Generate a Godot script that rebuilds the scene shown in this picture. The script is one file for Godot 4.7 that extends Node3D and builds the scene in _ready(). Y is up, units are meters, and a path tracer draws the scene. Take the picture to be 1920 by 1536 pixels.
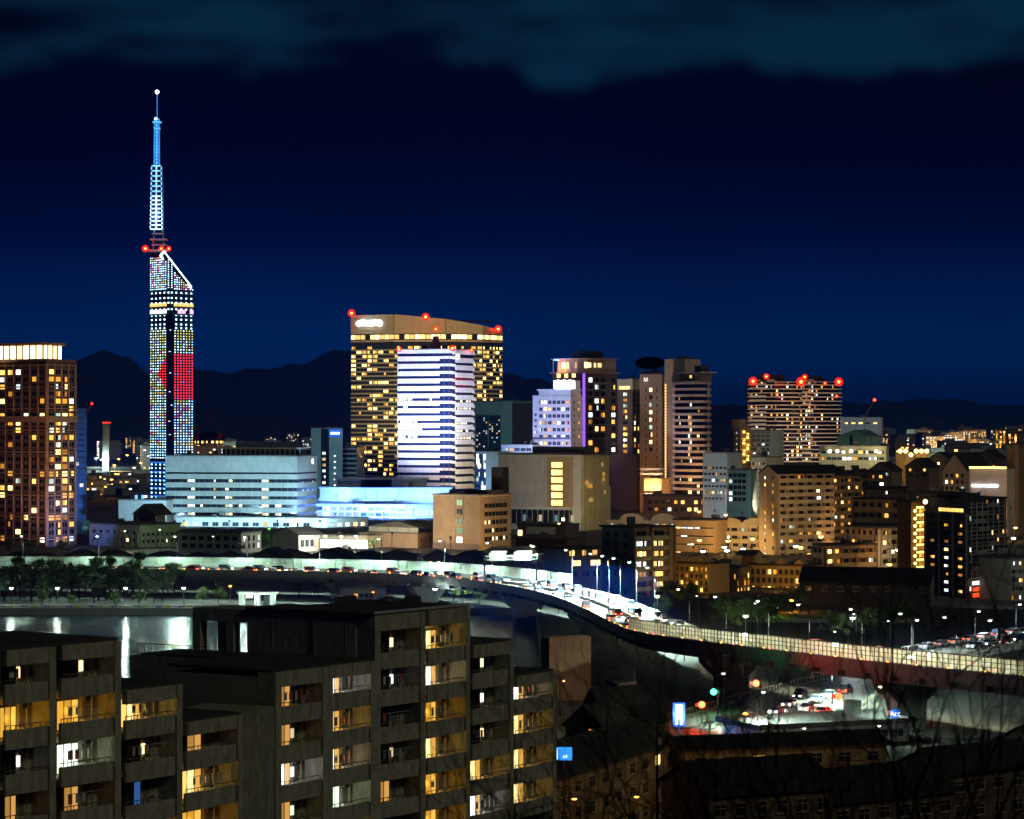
extends Node3D
# A night view over a harbour city: pixel columns and rows of the photograph (1920 x 1536) are turned into real places
# through a distance in metres, so every thing stands at its own depth and size.

const F := 5000.0          # focal length in photograph pixels
const EYE := 50.0          # height of the viewpoint above the water
const HZ := 800.0          # row of the horizon
const GROUND := 1.5
const UP := Vector3.UP

var rng := RandomNumberGenerator.new()
var used := {}
var mats := {}
var unit_box := BoxMesh.new()
var unit_window: ArrayMesh
var grain: NoiseTexture2D
var stain: NoiseTexture2D
var streak: NoiseTexture2D


func X(px: float, z: float) -> float:
	return (px - 960.0) * z / F

func A(py: float, z: float) -> float:
	return EYE - (py - HZ) * z / F

func V(px: float, py: float, z: float) -> Vector3:
	return Vector3(X(px, z), A(py, z), -z)

func G(px: float, z: float, y := GROUND) -> Vector3:
	return Vector3(X(px, z), y, -z)


class MB:
	var v := PackedVector3Array()
	var n := PackedVector3Array()

	func tri(a: Vector3, b: Vector3, c: Vector3) -> void:
		var k := (c - a).cross(b - a).normalized()
		v.append(a); v.append(b); v.append(c)
		n.append(k); n.append(k); n.append(k)

	func quad(a: Vector3, b: Vector3, c: Vector3, d: Vector3) -> void:
		tri(a, b, c)
		tri(a, c, d)

	func box(at: Vector3, s: Vector3, b := Basis()) -> void:
		var p := []
		for i in 8:
			p.append(at + b * (Vector3((i & 1) - 0.5, ((i >> 1) & 1) - 0.5, ((i >> 2) & 1) - 0.5) * s))
		quad(p[4], p[6], p[7], p[5])
		quad(p[1], p[3], p[2], p[0])
		quad(p[0], p[2], p[6], p[4])
		quad(p[5], p[7], p[3], p[1])
		quad(p[6], p[2], p[3], p[7])
		quad(p[0], p[4], p[5], p[1])

	# a bar of square section between two points
	func bar(a: Vector3, b: Vector3, w: float, h := -1.0) -> void:
		var d := b - a
		if d.length() < 1e-4:
			return
		var z := d.normalized()
		var x := (Vector3.UP if absf(z.y) < 0.95 else Vector3.RIGHT).cross(z).normalized()
		box((a + b) / 2.0, Vector3(w, w if h < 0.0 else h, d.length()), Basis(x, z.cross(x), z))

	func tube(a: Vector3, b: Vector3, r0: float, r1: float, seg := 6) -> void:
		var z := (b - a).normalized()
		var x := (Vector3.UP if absf(z.y) < 0.95 else Vector3.RIGHT).cross(z).normalized()
		var y := z.cross(x)
		for i in seg:
			var t0 := TAU * i / seg
			var t1 := TAU * (i + 1) / seg
			var d0 := x * cos(t0) + y * sin(t0)
			var d1 := x * cos(t1) + y * sin(t1)
			for q in [[a + d0 * r0, d0], [a + d1 * r0, d1], [b + d1 * r1, d1], [a + d0 * r0, d0], [b + d1 * r1, d1], [b + d0 * r1, d0]]:
				v.append(q[0]); n.append(q[1])
			if r1 > 0.0:
				tri(b + d0 * r1, b + d1 * r1, b)
			tri(a + d1 * r0, a + d0 * r0, a)

	# an upright prism over a polygon of (x, z) points
	func prism(poly: PackedVector2Array, y0: float, y1: float) -> void:
		var area := 0.0
		for i in poly.size():
			area += poly[i].cross(poly[(i + 1) % poly.size()])
		if area < 0.0:
			poly = poly.duplicate()
			poly.reverse()
		for i in poly.size():
			var p := poly[i]
			var q := poly[(i + 1) % poly.size()]
			quad(Vector3(q.x, y0, q.y), Vector3(q.x, y1, q.y), Vector3(p.x, y1, p.y), Vector3(p.x, y0, p.y))
		var t := Geometry2D.triangulate_polygon(poly)
		for i in range(0, t.size(), 3):
			var a := poly[t[i]]
			var b := poly[t[i + 1]]
			var c := poly[t[i + 2]]
			if (b - a).cross(c - a) < 0.0:
				var s := b
				b = c
				c = s
			tri(Vector3(a.x, y1, a.y), Vector3(b.x, y1, b.y), Vector3(c.x, y1, c.y))
			tri(Vector3(a.x, y0, a.y), Vector3(c.x, y0, c.y), Vector3(b.x, y0, b.y))

	func ball(at: Vector3, r: float, seg := 8, rings := 5, squash := 1.0) -> void:
		var put := func(i: int, j: int) -> Array:
			var th := PI * j / rings
			var ph := TAU * i / seg
			var d := Vector3(sin(th) * cos(ph), cos(th), sin(th) * sin(ph))
			return [at + d * Vector3(r, r * squash, r), d]
		for j in rings:
			for i in seg:
				var q := [put.call(i, j), put.call(i + 1, j), put.call(i + 1, j + 1), put.call(i, j + 1)]
				for k in [0, 1, 2, 0, 2, 3]:
					v.append(q[k][0]); n.append(q[k][1])

	func mesh(into: ArrayMesh = null) -> ArrayMesh:
		var m := ArrayMesh.new() if into == null else into
		var a := []
		a.resize(Mesh.ARRAY_MAX)
		a[Mesh.ARRAY_VERTEX] = v
		a[Mesh.ARRAY_NORMAL] = n
		m.add_surface_from_arrays(Mesh.PRIMITIVE_TRIANGLES, a)
		return m


# ---------------------------------------------------------------- materials
func lin(r: float, g: float, b: float) -> Color:
	return Color(r, g, b).linear_to_srgb()

# bare concrete with rain streaks and lift marks
func concrete(r: float, g: float, b: float) -> StandardMaterial3D:
	var key := "c%.3f %.3f %.3f" % [r, g, b]
	if not mats.has(key):
		var m: StandardMaterial3D = M(r, g, b, 0.9).duplicate()
		m.albedo_texture = streak
		m.uv1_scale = Vector3(0.16, 0.035, 0.16)
		mats[key] = m
	return mats[key]

# a dull surface of a real base colour (linear) with grain and weather stains
func M(r: float, g: float, b: float, rough := 0.85, metal := 0.0, worn := true) -> StandardMaterial3D:
	var key := "m%.3f %.3f %.3f %.2f %.2f %s" % [r, g, b, rough, metal, worn]
	if not mats.has(key):
		var m := StandardMaterial3D.new()
		m.albedo_color = lin(r, g, b)
		m.roughness = rough
		m.metallic = metal
		if worn:
			m.albedo_texture = stain
			m.uv1_triplanar = true
			m.uv1_world_triplanar = true
			m.uv1_scale = Vector3(0.045, 0.02, 0.045)
		mats[key] = m
	return mats[key]

func glass(r := 0.02, g := 0.03, b := 0.045, rough := 0.12) -> StandardMaterial3D:
	return M(r, g, b, rough, 0.0, false)

# what gives off light: colour (linear hue) times strength
func E(r: float, g: float, b: float, s: float) -> StandardMaterial3D:
	var key := "e%.3f %.3f %.3f %.3f" % [r, g, b, s]
	if not mats.has(key):
		var m := StandardMaterial3D.new()
		m.albedo_color = Color(0.12, 0.12, 0.12)
		m.roughness = 0.4
		m.emission_enabled = true
		m.emission = lin(r, g, b)
		m.emission_energy_multiplier = s
		mats[key] = m
	return mats[key]

func amber() -> Material:
	return [E(1, 0.45, 0.05, 1.2), E(1, 0.5, 0.08, 1.9), E(1, 0.55, 0.12, 2.8), E(1, 0.4, 0.04, 0.7), E(1, 0.66, 0.22, 4.0)][rng.randi() % 5]

func pale() -> Material:
	return [E(1, 0.85, 0.6, 2.6), E(0.9, 1, 0.95, 2.4), E(1, 0.93, 0.8, 4.0), E(0.75, 0.9, 1, 1.6), E(0.8, 1, 0.9, 0.9)][rng.randi() % 5]

func lit_pane(warm := 0.7) -> Material:
	return amber() if rng.randf() < warm else pale()


# ---------------------------------------------------------------- things and parts
func numbered(called: String) -> String:
	var k: int = used.get(called, 0)
	used[called] = k + 1
	return called if k == 0 else "%s_%03d" % [called, k]

func tag(o: Node3D, label: String, category: String, group := "") -> Node3D:
	o.set_meta("label", label)
	o.set_meta("category", category)
	if group:
		o.set_meta("group", group)
	return o

func thing(called: String, label: String, category: String, at: Vector3, group := "") -> Node3D:
	var o := Node3D.new()
	o.name = numbered(called)
	o.position = at
	add_child(o)
	return tag(o, label, category, group)

func copy(o: Node3D, at: Vector3, turn := 0.0, label := "") -> Node3D:
	var c: Node3D = o.duplicate()
	var base := String(o.name)
	if base.length() > 4 and base.substr(base.length() - 4, 1) == "_" and base.substr(base.length() - 3).is_valid_int():
		base = base.substr(0, base.length() - 4)
	c.name = numbered(base)
	add_child(c)
	c.position = at
	c.rotation = Vector3(0, turn, 0)
	if label:
		c.set_meta("label", label)
	return c

func part(called: String, mesh: Mesh, m, parent: Node3D, xf := Transform3D()) -> MeshInstance3D:
	var o := MeshInstance3D.new()
	o.name = called
	o.mesh = mesh
	if m is Array:
		for i in m.size():
			o.set_surface_override_material(i, m[i])
	else:
		for i in mesh.get_surface_count():
			o.set_surface_override_material(i, m)
	o.transform = xf
	parent.add_child(o, true)
	return o

func structure(called: String, mesh: Mesh, m: Material) -> MeshInstance3D:
	var o := part(called, mesh, m, self)
	o.set_meta("kind", "structure")
	return o

func stuff(o: Node3D) -> Node3D:
	o.set_meta("kind", "stuff")
	return o


# ---------------------------------------------------------------- walls and what is set on them
# a face is an upright rectangle: a = bottom left corner as seen from outside, in the building's own axes
func face(a: Vector3, b: Vector3) -> Dictionary:
	var t := (b - a).normalized()
	return {"a": a, "t": t, "n": t.cross(UP), "w": a.distance_to(b)}

func on(f: Dictionary, u: float, v: float, out: float, size := Vector3.ONE) -> Transform3D:
	return Transform3D(Basis(f.t * size.x, UP * size.y, f.n * size.z), f.a + f.t * u + UP * v + f.n * out)

# a box set on a face: centre (u, v), its back at the distance out from the wall
func slab(called: String, m: Material, parent: Node3D, f: Dictionary, u: float, v: float, out: float, w: float, h: float, d: float) -> MeshInstance3D:
	return part(called, unit_box, m, parent, on(f, u, v, out + d / 2.0, Vector3(w, h, d)))

func crate(called: String, m: Material, parent: Node3D, at: Vector3, size: Vector3, turn := 0.0) -> MeshInstance3D:
	return part(called, unit_box, m, parent, Transform3D(Basis(UP, turn) * Basis.from_scale(size), at))

func window(parent: Node3D, f: Dictionary, u: float, v: float, w: float, h: float, pane: Material, frame: Material, out := -0.04, called := "window") -> MeshInstance3D:
	# one sash may have its curtain drawn
	var other := pane
	if pane is StandardMaterial3D and pane.emission_enabled:
		var q := rng.randf()
		if q < 0.2:
			other = glass(0.02, 0.02, 0.02)
		elif q < 0.5:
			var c: Color = pane.emission.srgb_to_linear()
			other = E(c.r, c.g * 0.88, c.b * 0.7, pane.emission_energy_multiplier * 0.45)
		if rng.randf() < 0.5:
			return part(called, unit_window, [frame, other, pane], parent, on(f, u, v, out + 0.06, Vector3(w, h, 0.12)))
	return part(called, unit_window, [frame, pane, other], parent, on(f, u, v, out + 0.06, Vector3(w, h, 0.12)))

# a body with upright walls. pts: corners in view, from one side to the other, as [pixel column, distance]
func block(called: String, label: String, category: String, pts: Array, back: float, ytop: float, zref: float, wall: Material, roof: Material, opt := {}) -> Dictionary:
	var top := A(ytop, zref)
	var base: float = opt.get("base", GROUND)
	var ring := []
	for p in pts:
		ring.append(Vector3(X(p[0], p[1]), 0, -p[1]))
	var seen := ring.size()
	if seen == 2:
		var t: Vector3 = (ring[1] - ring[0]).normalized()
		var k := t.cross(UP) * back
		ring.append(ring[1] - k)
		ring.append(ring[0] - k)
	elif seen == 3:
		ring.append(ring[0] + ring[2] - ring[1])
	else:
		ring.append(ring[seen - 1] + Vector3(0, 0, -back))
		ring.append(ring[0] + Vector3(0, 0, -back))
	var mid := Vector3.ZERO
	for p in ring:
		mid += p / ring.size()
	mid.y = base
	var root := thing(called, label, category, mid, opt.get("group", ""))
	var poly := PackedVector2Array()
	var faces := []
	for p in ring:
		poly.append(Vector2(p.x - mid.x, p.z - mid.z))
	for i in seen - 1:
		faces.append(face(Vector3(poly[i].x, 0, poly[i].y), Vector3(poly[i + 1].x, 0, poly[i + 1].y)))
	var b := {"root": root, "faces": faces, "poly": poly, "h": top - base, "base": base, "z": zref, "mid": mid}
	if wall:
		var mb := MB.new()
		mb.prism(poly, 0.0, b.h)
		part("wall", mb.mesh(), wall, root)
	if roof:
		var mb := MB.new()
		mb.prism(grown(poly, opt.get("eaves", 0.25)), b.h + 0.004, b.h + opt.get("lid", 0.6))
		part("roof", mb.mesh(), roof, root)
		# plant, tanks and aerials on the flat roof
		var gear := RandomNumberGenerator.new()
		gear.seed = int(absf(pts[0][0]) * 31.0 + ytop * 7.0)
		var lid: float = b.h + opt.get("lid", 0.6)
		for k in gear.randi_range(2, 4):
			var w1 := gear.randf()
			var w2 := gear.randf_range(0.25, 0.75)
			var e: Vector2 = poly[0].lerp(poly[seen - 1], clampf(w1, 0.15, 0.85)).lerp(poly[poly.size() - 1].lerp(poly[seen], clampf(w1, 0.15, 0.85)), w2)
			var gs := Vector3(gear.randf_range(1.0, 3.4), gear.randf_range(0.9, 2.4), gear.randf_range(1.0, 2.6))
			if k == 0:
				gs = Vector3(0.16, gear.randf_range(3.0, 6.0), 0.16)
			crate("aerial" if k == 0 else "roof_unit", M(0.1, 0.1, 0.1, 0.6), root, Vector3(e.x, lid + gs.y / 2.0, e.y), gs)
	return b

func grown(poly: PackedVector2Array, d: float) -> PackedVector2Array:
	if d == 0.0:
		return poly
	var r := Geometry2D.offset_polygon(poly, d, Geometry2D.JOIN_MITER)
	return r[0] if r.size() else poly

# height above the building's base of a pixel row, read at its distance
func hh(b: Dictionary, py: float) -> float:
	return A(py, b.z) - b.base

# rows and columns of windows on one face; plan is a fraction of lit ones
func windows(b: Dictionary, fi: int, cols: int, rows: int, u0: float, u1: float, y0: float, y1: float, ww: float, wh: float, lit: float, warm: float, frame: Material, dark: Material, opt := {}) -> void:
	var f: Dictionary = b.faces[fi]
	var top := hh(b, y0)
	var low := hh(b, y1)
	var strength: float = opt.get("col_bias", 0.0)
	for c in cols:
		var bias := 1.0 + strength * (rng.randf() * 2.0 - 1.0)
		for r in rows:
			var u: float = f.w * lerpf(u0, u1, (c + 0.5) / cols)
			var v := lerpf(top, low, (r + 0.5) / rows)
			var on_now := rng.randf() < lit * bias
			if not on_now and opt.get("only_lit", false):
				continue
			var k: float = rng.randf_range(0.75, 1.0) if on_now else 1.0
			window(b.root, f, u, v, ww * k, wh, lit_pane(warm) if on_now else dark, frame, opt.get("out", -0.04))

# horizontal bands right across a face
func bands(b: Dictionary, fi: int, n: int, y0: float, y1: float, share: float, d: float, m: Material, called := "floor_band", u0 := 0.0, u1 := 1.0, over := 0.0) -> void:
	var f: Dictionary = b.faces[fi]
	var top := hh(b, y0)
	var low := hh(b, y1)
	var step := (top - low) / n
	for i in n:
		slab(called, m, b.root, f, f.w * (u0 + u1) / 2.0, top - step * (i + 0.5 * share), 0.0, f.w * (u1 - u0) + over, step * share, d)

func fins(b: Dictionary, fi: int, n: int, y0: float, y1: float, w: float, d: float, m: Material, u0 := 0.0, u1 := 1.0, called := "pilaster") -> void:
	var f: Dictionary = b.faces[fi]
	var top := hh(b, y0)
	var low := hh(b, y1)
	for i in n:
		slab(called, m, b.root, f, f.w * lerpf(u0, u1, float(i) / maxf(1, n - 1)), (top + low) / 2.0, 0.0, w, top - low, d)

# a red obstruction lamp: bracket, bulb and an oversized glowing globe imitating its halo
func beacon(b: Dictionary, px: float, py: float, z: float, r := 1.3, power := 60.0) -> void:
	var at: Vector3 = V(px, py, z) - b.root.position
	var mb := MB.new()
	mb.tube(at - Vector3(0, r + 1.6, 0), at - Vector3(0, r * 0.9, 0), 0.12, 0.12, 6)
	mb.box(at - Vector3(0, r, 0), Vector3(r, 0.2, r))
	var o := part("beacon", mb.mesh(), M(0.12, 0.1, 0.1), b.root)
	var g := MB.new()
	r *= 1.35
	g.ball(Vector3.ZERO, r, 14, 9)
	part("lens", g.mesh(), halo_globe(), o, Transform3D(Basis(), at))  # globe larger than a real lens, its glow stands for the halo
	var k := MB.new()
	k.ball(Vector3.ZERO, r * 0.36, 8, 6)
	part("bulb", k.mesh(), E(1, 0.5, 0.12, 6.0), o, Transform3D(Basis(), at))
	lamp(b.root, at + Vector3(0, 0, r + 0.4), Color(1, 0.05, 0.02), power, r * 0.5)

func halo_globe() -> Material:
	if not mats.has("haloglobe"):
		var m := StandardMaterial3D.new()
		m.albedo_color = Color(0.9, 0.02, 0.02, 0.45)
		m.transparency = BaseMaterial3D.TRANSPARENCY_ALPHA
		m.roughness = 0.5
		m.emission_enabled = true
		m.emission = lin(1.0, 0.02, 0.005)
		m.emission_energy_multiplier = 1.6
		mats["haloglobe"] = m
	return mats["haloglobe"]

func lamp(parent: Node3D, at: Vector3, c: Color, energy: float, size := 0.3) -> void:
	var l := OmniLight3D.new()
	l.name = "lamp_light"
	l.light_color = c
	l.light_energy = energy
	l.omni_range = 250.0
	l.omni_attenuation = 2.0
	l.light_size = size
	l.shadow_enabled = true
	l.position = at
	parent.add_child(l, true)

# a floodlight standing at a real place, aimed at a point
func flood(at: Vector3, target: Vector3, c: Color, energy: float, angle: float, label: String, group := "floodlights in the streets", post := 0.0) -> Node3D:
	var o := thing("floodlight", label, "floodlight", at - Vector3(0, post, 0), group)
	var d := (target - at).normalized()
	var side := d.cross(UP).normalized()
	var bs := Basis(side, side.cross(d), -d)
	var top := Vector3(0, post, 0)
	var mb := MB.new()
	mb.box(top - d * 0.35, Vector3(0.9, 0.7, 0.4), bs)
	mb.box(top - Vector3(0, 0.5, 0) - d * 0.35, Vector3(0.25, 0.6, 0.25))
	part("housing", mb.mesh(), M(0.1, 0.1, 0.11, 0.5), o)
	if post > 0.5:
		var p := MB.new()
		p.tube(Vector3.ZERO - d * 0.35 + Vector3(d.x, 0, d.z) * 0.0, top - Vector3(0, 0.7, 0) - d * 0.35, 0.12, 0.08, 6)
		part("post", p.mesh(), M(0.2, 0.2, 0.2, 0.5), o)
	part("lens", unit_box, E(c.srgb_to_linear().r, c.srgb_to_linear().g, c.srgb_to_linear().b, 4.0), o, Transform3D(bs * Basis.from_scale(Vector3(0.8, 0.6, 0.05)), top - d * 0.12))
	var l := SpotLight3D.new()
	l.name = "flood_light"
	l.light_color = c
	l.light_energy = energy
	l.spot_range = 400.0
	l.spot_attenuation = 2.0
	l.spot_angle = angle
	l.spot_angle_attenuation = 0.6
	l.light_size = 0.4
	l.shadow_enabled = true
	l.transform = Transform3D(bs, top + d * 0.1)
	o.add_child(l)
	return o

# a street lamp: post, arm and glowing head, with its light under the head
func street_lamp(at: Vector3, h: float, reach: Vector3, c: Color, energy: float, label: String, group: String, r := 0.09, head := 1.0, glow := 6.0, down := false) -> Node3D:
	var o := thing("street_lamp", label, "street lamp", at, group)
	var post := MB.new()
	post.tube(Vector3.ZERO, Vector3(0, h, 0), r * 1.5, r, 7)
	post.tube(Vector3.ZERO, Vector3(0, 0.5, 0), r * 2.4, r * 2.0, 7)
	part("post", post.mesh(), M(0.45, 0.47, 0.46, 0.45), o)
	var tip := Vector3(0, h, 0) + reach
	var arm := MB.new()
	arm.tube(Vector3(0, h - 0.1, 0), tip + Vector3(0, 0.05, 0), r, r * 0.8, 6)
	part("arm", arm.mesh(), M(0.45, 0.47, 0.46, 0.45), o)
	var hd := part("lamp_head", unit_box, M(0.3, 0.3, 0.3, 0.5), o, Transform3D(Basis.from_scale(Vector3(0.9, 0.22, 0.5) * head), tip + Vector3(0, 0.14 * head, 0)))
	var l := c.srgb_to_linear()
	var g := MB.new()
	g.ball(Vector3.ZERO, 0.3 * head, 8, 6, 0.6)
	part("bulb", g.mesh(), E(l.r, l.g, l.b, glow), o, Transform3D(Basis(), tip - Vector3(0, 0.03 * head, 0)))
	hd.name = "lamp_head"
	if energy > 0.0 and down:
		# a cut-off road lamp: it throws its light downwards only
		var sp := SpotLight3D.new()
		sp.name = "lamp_light"
		sp.light_color = c
		sp.light_energy = energy
		sp.spot_range = 120.0
		sp.spot_attenuation = 2.0
		sp.spot_angle = 70.0
		sp.spot_angle_attenuation = 0.3
		sp.light_size = 0.25 * head
		sp.shadow_enabled = true
		sp.transform = Transform3D(Basis.looking_at((Vector3(reach.x, 0, reach.z).normalized() * 0.42 - UP).normalized(), Vector3(0, 0, -1)), tip - Vector3(0, 0.35 * head, 0))
		o.add_child(sp)
	elif energy > 0.0:
		lamp(o, tip - Vector3(0, 0.35 * head, 0), c, energy, 0.25 * head)
	return o


# ---------------------------------------------------------------- the scene
func _ready() -> void:
	rng.seed = 4711
	make_light()
	make_shared()
	make_ground()
	make_mountains()
	make_far_city()
	make_left_towers()
	make_centre()
	make_right_towers()
	make_right_apartments()
	make_waterside()
	make_highway()
	make_streets()
	make_condominium()
	make_near_houses()
	make_trees()


func make_light() -> void:
	var cam := Camera3D.new()
	cam.name = "camera"
	cam.position = Vector3(0, EYE, 0)
	cam.rotation = Vector3(atan((HZ - 768.0) / F), 0, 0)
	cam.fov = rad_to_deg(2.0 * atan(768.0 / F))
	cam.near = 1.0
	cam.far = 60000.0
	# a fast long lens focused on the city, so twigs close by blur
	var lens := CameraAttributesPhysical.new()
	lens.frustum_focal_length = 12.0 * F / 768.0
	lens.frustum_focus_distance = 520.0
	lens.exposure_aperture = 1.8
	lens.frustum_near = 1.0
	lens.frustum_far = 60000.0
	cam.attributes = lens
	add_child(cam)
	cam.current = true

	var env := Environment.new()
	env.background_mode = Environment.BG_SKY
	var sky := Sky.new()
	var pm := PanoramaSkyMaterial.new()
	pm.panorama = night_sky()
	sky.sky_material = pm
	env.sky = sky
	env.tonemap_mode = Environment.TONE_MAPPER_LINEAR
	env.tonemap_exposure = 1.0
	env.fog_enabled = true
	env.fog_density = 0.00006
	env.fog_light_color = Color(0.10, 0.38, 1.0)
	env.sdfgi_enabled = true
	env.ssao_enabled = true
	env.ssil_enabled = true
	var we := WorldEnvironment.new()
	we.name = "environment"
	we.environment = env
	add_child(we)

	# added directional light standing for the city's glow, over the viewer's right shoulder
	var city_glow := DirectionalLight3D.new()
	city_glow.name = "city_glow"
	city_glow.light_energy = 0.09
	city_glow.light_color = Color(0.98, 0.96, 0.80)
	city_glow.light_angular_distance = 8.0
	city_glow.shadow_enabled = true
	city_glow.basis = Basis.looking_at(-Vector3(0.66, 0.62, 0.62), UP)
	add_child(city_glow)


# air and clouds only: dark blue, paler low down, with a torn bank of cloud above seven degrees
func night_sky() -> ImageTexture:
	var w := 2048
	var h := 1024
	var im := Image.create(w, h, false, Image.FORMAT_RGBAF)
	im.fill(Color(0.0004, 0.0022, 0.0068))
	var n := FastNoiseLite.new()
	n.seed = 21
	n.noise_type = FastNoiseLite.TYPE_SIMPLEX_SMOOTH
	n.frequency = 1.0
	n.fractal_octaves = 4
	n.fractal_gain = 0.5
	# elevation in degrees, red, green, blue (linear)
	var stops := [[-2.0, 0.0002, 0.022, 0.115], [0.0, 0.0002, 0.052, 0.235], [1.2, 0.0002, 0.036, 0.185], [2.4, 0.0002, 0.0185, 0.112], [4.0, 0.0002, 0.0040, 0.040], [5.6, 0.0002, 0.0010, 0.0150], [7.0, 0.0003, 0.0007, 0.0080], [9.5, 0.0004, 0.0014, 0.0068], [30.0, 0.0004, 0.0022, 0.0068]]
	for y in range(0, h):
		var el := 90.0 - (y + 0.5) * 180.0 / h
		if el < -2.0 or el > 30.0:
			continue
		var i := 0
		while i < stops.size() - 2 and stops[i + 1][0] < el:
			i += 1
		var t: float = (el - stops[i][0]) / (stops[i + 1][0] - stops[i][0])
		t = clampf(t, 0.0, 1.0)
		var c := Vector3(lerpf(stops[i][1], stops[i + 1][1], t), lerpf(stops[i][2], stops[i + 1][2], t), lerpf(stops[i][3], stops[i + 1][3], t))
		for x in w:
			var az := (x + 0.5) / w * TAU
			var d := Vector3(cos(az), 0, sin(az))
			var q := c
			if el < 9.0:
				# patchy glow of the city on thin haze
				q = c * (1.0 + 0.45 * (1.0 - smoothstep(4.0, 9.0, el)) * n.get_noise_3d(d.x * 2.2 + 5.3, el * 0.05, d.z * 2.2))
			if el > 5.5:
				var edge := 7.45 + 0.55 * n.get_noise_3d(d.x * 9.0, 3.0, d.z * 9.0) + 0.35 * n.get_noise_3d(d.x * 30.0, el * 0.3, d.z * 30.0)
				var cover := smoothstep(edge, edge + 0.38, el)
				var puff := n.get_noise_3d(d.x * 7.0, el * 0.7, d.z * 7.0) + 0.4 * n.get_noise_3d(d.x * 24.0, el * 1.9 + 9.0, d.z * 24.0)
				# higher up the bank breaks into scattered patches
				var lump := lerpf(smoothstep(-0.62, 0.45, puff), 0.8 * smoothstep(0.12, 0.6, puff), smoothstep(9.0, 10.2, el))
				q += Vector3(0.0020, 0.0215, 0.0410) * cover * lump
			im.set_pixel(x, y, Color(q.x, q.y, q.z))
	return ImageTexture.create_from_image(im)


func make_shared() -> void:
	unit_box.size = Vector3.ONE
	var w := MB.new()
	w.box(Vector3(0, 0, 0), Vector3.ONE)
	unit_window = w.mesh()
	var p := MB.new()
	for s in [-1.0, 1.0]:
		var x0 := -0.45 if s < 0 else 0.025
		var x1 := -0.025 if s < 0 else 0.45
		p = MB.new()
		p.quad(Vector3(x0, -0.43, 0.62), Vector3(x0, 0.43, 0.62), Vector3(x1, 0.43, 0.62), Vector3(x1, -0.43, 0.62))
		p.mesh(unit_window)
	stain = NoiseTexture2D.new()
	stain.width = 512
	stain.height = 512
	stain.seamless = true
	var n := FastNoiseLite.new()
	n.seed = 8
	n.frequency = 0.012
	n.fractal_octaves = 5
	n.fractal_gain = 0.62
	stain.noise = n
	var ramp := Gradient.new()
	ramp.set_color(0, Color(0.86, 0.855, 0.84))
	ramp.set_color(1, Color(1, 1, 1))
	stain.color_ramp = ramp
	streak = NoiseTexture2D.new()
	streak.width = 512
	streak.height = 512
	streak.seamless = true
	var n2 := FastNoiseLite.new()
	n2.seed = 77
	n2.frequency = 0.02
	n2.fractal_octaves = 5
	n2.fractal_gain = 0.7
	streak.noise = n2
	var ramp2 := Gradient.new()
	ramp2.set_color(0, Color(0.56, 0.55, 0.52))
	ramp2.set_color(1, Color(1, 1, 1))
	streak.color_ramp = ramp2


# ---------------------------------------------------------------- ground, water, hills
func make_ground() -> void:
	var soil := M(0.035, 0.034, 0.03, 0.95)
	var mb := MB.new()
	var rect := func(x0: float, x1: float, z0: float, z1: float, y: float) -> void:
		mb.quad(Vector3(x0, y, -z0), Vector3(x0, y, -z1), Vector3(x1, y, -z1), Vector3(x1, y, -z0))
	rect.call(-16000.0, 16000.0, 708.0, 32000.0, GROUND)
	rect.call(6.0, 16000.0, 395.0, 708.0, GROUND)
	rect.call(-16000.0, 16000.0, 150.0, 395.0, GROUND)
	structure("ground", mb.mesh(), soil)

	# the river, rippled, in a bed with quay walls
	var water := StandardMaterial3D.new()
	water.albedo_color = lin(0.015, 0.035, 0.065)
	water.roughness = 0.17
	water.metallic_specular = 0.62
	var rip := NoiseTexture2D.new()
	rip.width = 512
	rip.height = 512
	rip.seamless = true
	var n := FastNoiseLite.new()
	n.frequency = 0.03
	n.fractal_octaves = 4
	rip.noise = n
	water.heightmap_enabled = true
	water.heightmap_texture = rip
	water.heightmap_scale = 60.0
	water.uv1_triplanar = true
	water.uv1_world_triplanar = true
	water.uv1_scale = Vector3(0.05, 0.05, 0.16)
	mats["water"] = water
	var w := MB.new()
	w.quad(Vector3(-4000, 0, -395), Vector3(-4000, 0, -708), Vector3(6, 0, -708), Vector3(6, 0, -395))
	structure("river", w.mesh(), water)
	var q := MB.new()
	q.box(Vector3(-1997, 0.35, -707.7), Vector3(4006, 3.0, 0.6))
	q.box(Vector3(-1997, 0.35, -395.3), Vector3(4006, 3.0, 0.6))
	q.box(Vector3(6.3, 0.35, -551.5), Vector3(0.6, 3.0, 313.2))
	structure("quay_wall", q.mesh(), M(0.12, 0.12, 0.11, 0.9))

	# the slope under the viewpoint, falling to the houses
	var h := MB.new()
	var nn := FastNoiseLite.new()
	nn.frequency = 0.03
	var hill := func(x: float, z: float) -> Vector3:
		var t := clampf((z + 40.0) / 195.0, 0.0, 1.0)
		return Vector3(x, lerpf(47.0, 1.2, smoothstep(0.0, 1.0, t)) - absf(x) * 0.02 + nn.get_noise_2d(x, z) * 1.4 * (1.0 - t), -z)
	for i in 40:
		for j in 16:
			var x0 := -160.0 + i * 8.0
			var z0 := -40.0 + j * 12.2
			h.quad(hill.call(x0, z0), hill.call(x0, z0 + 12.2), hill.call(x0 + 8.0, z0 + 12.2), hill.call(x0 + 8.0, z0))
	structure("hill", h.mesh(), M(0.03, 0.035, 0.018, 0.95))


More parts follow.
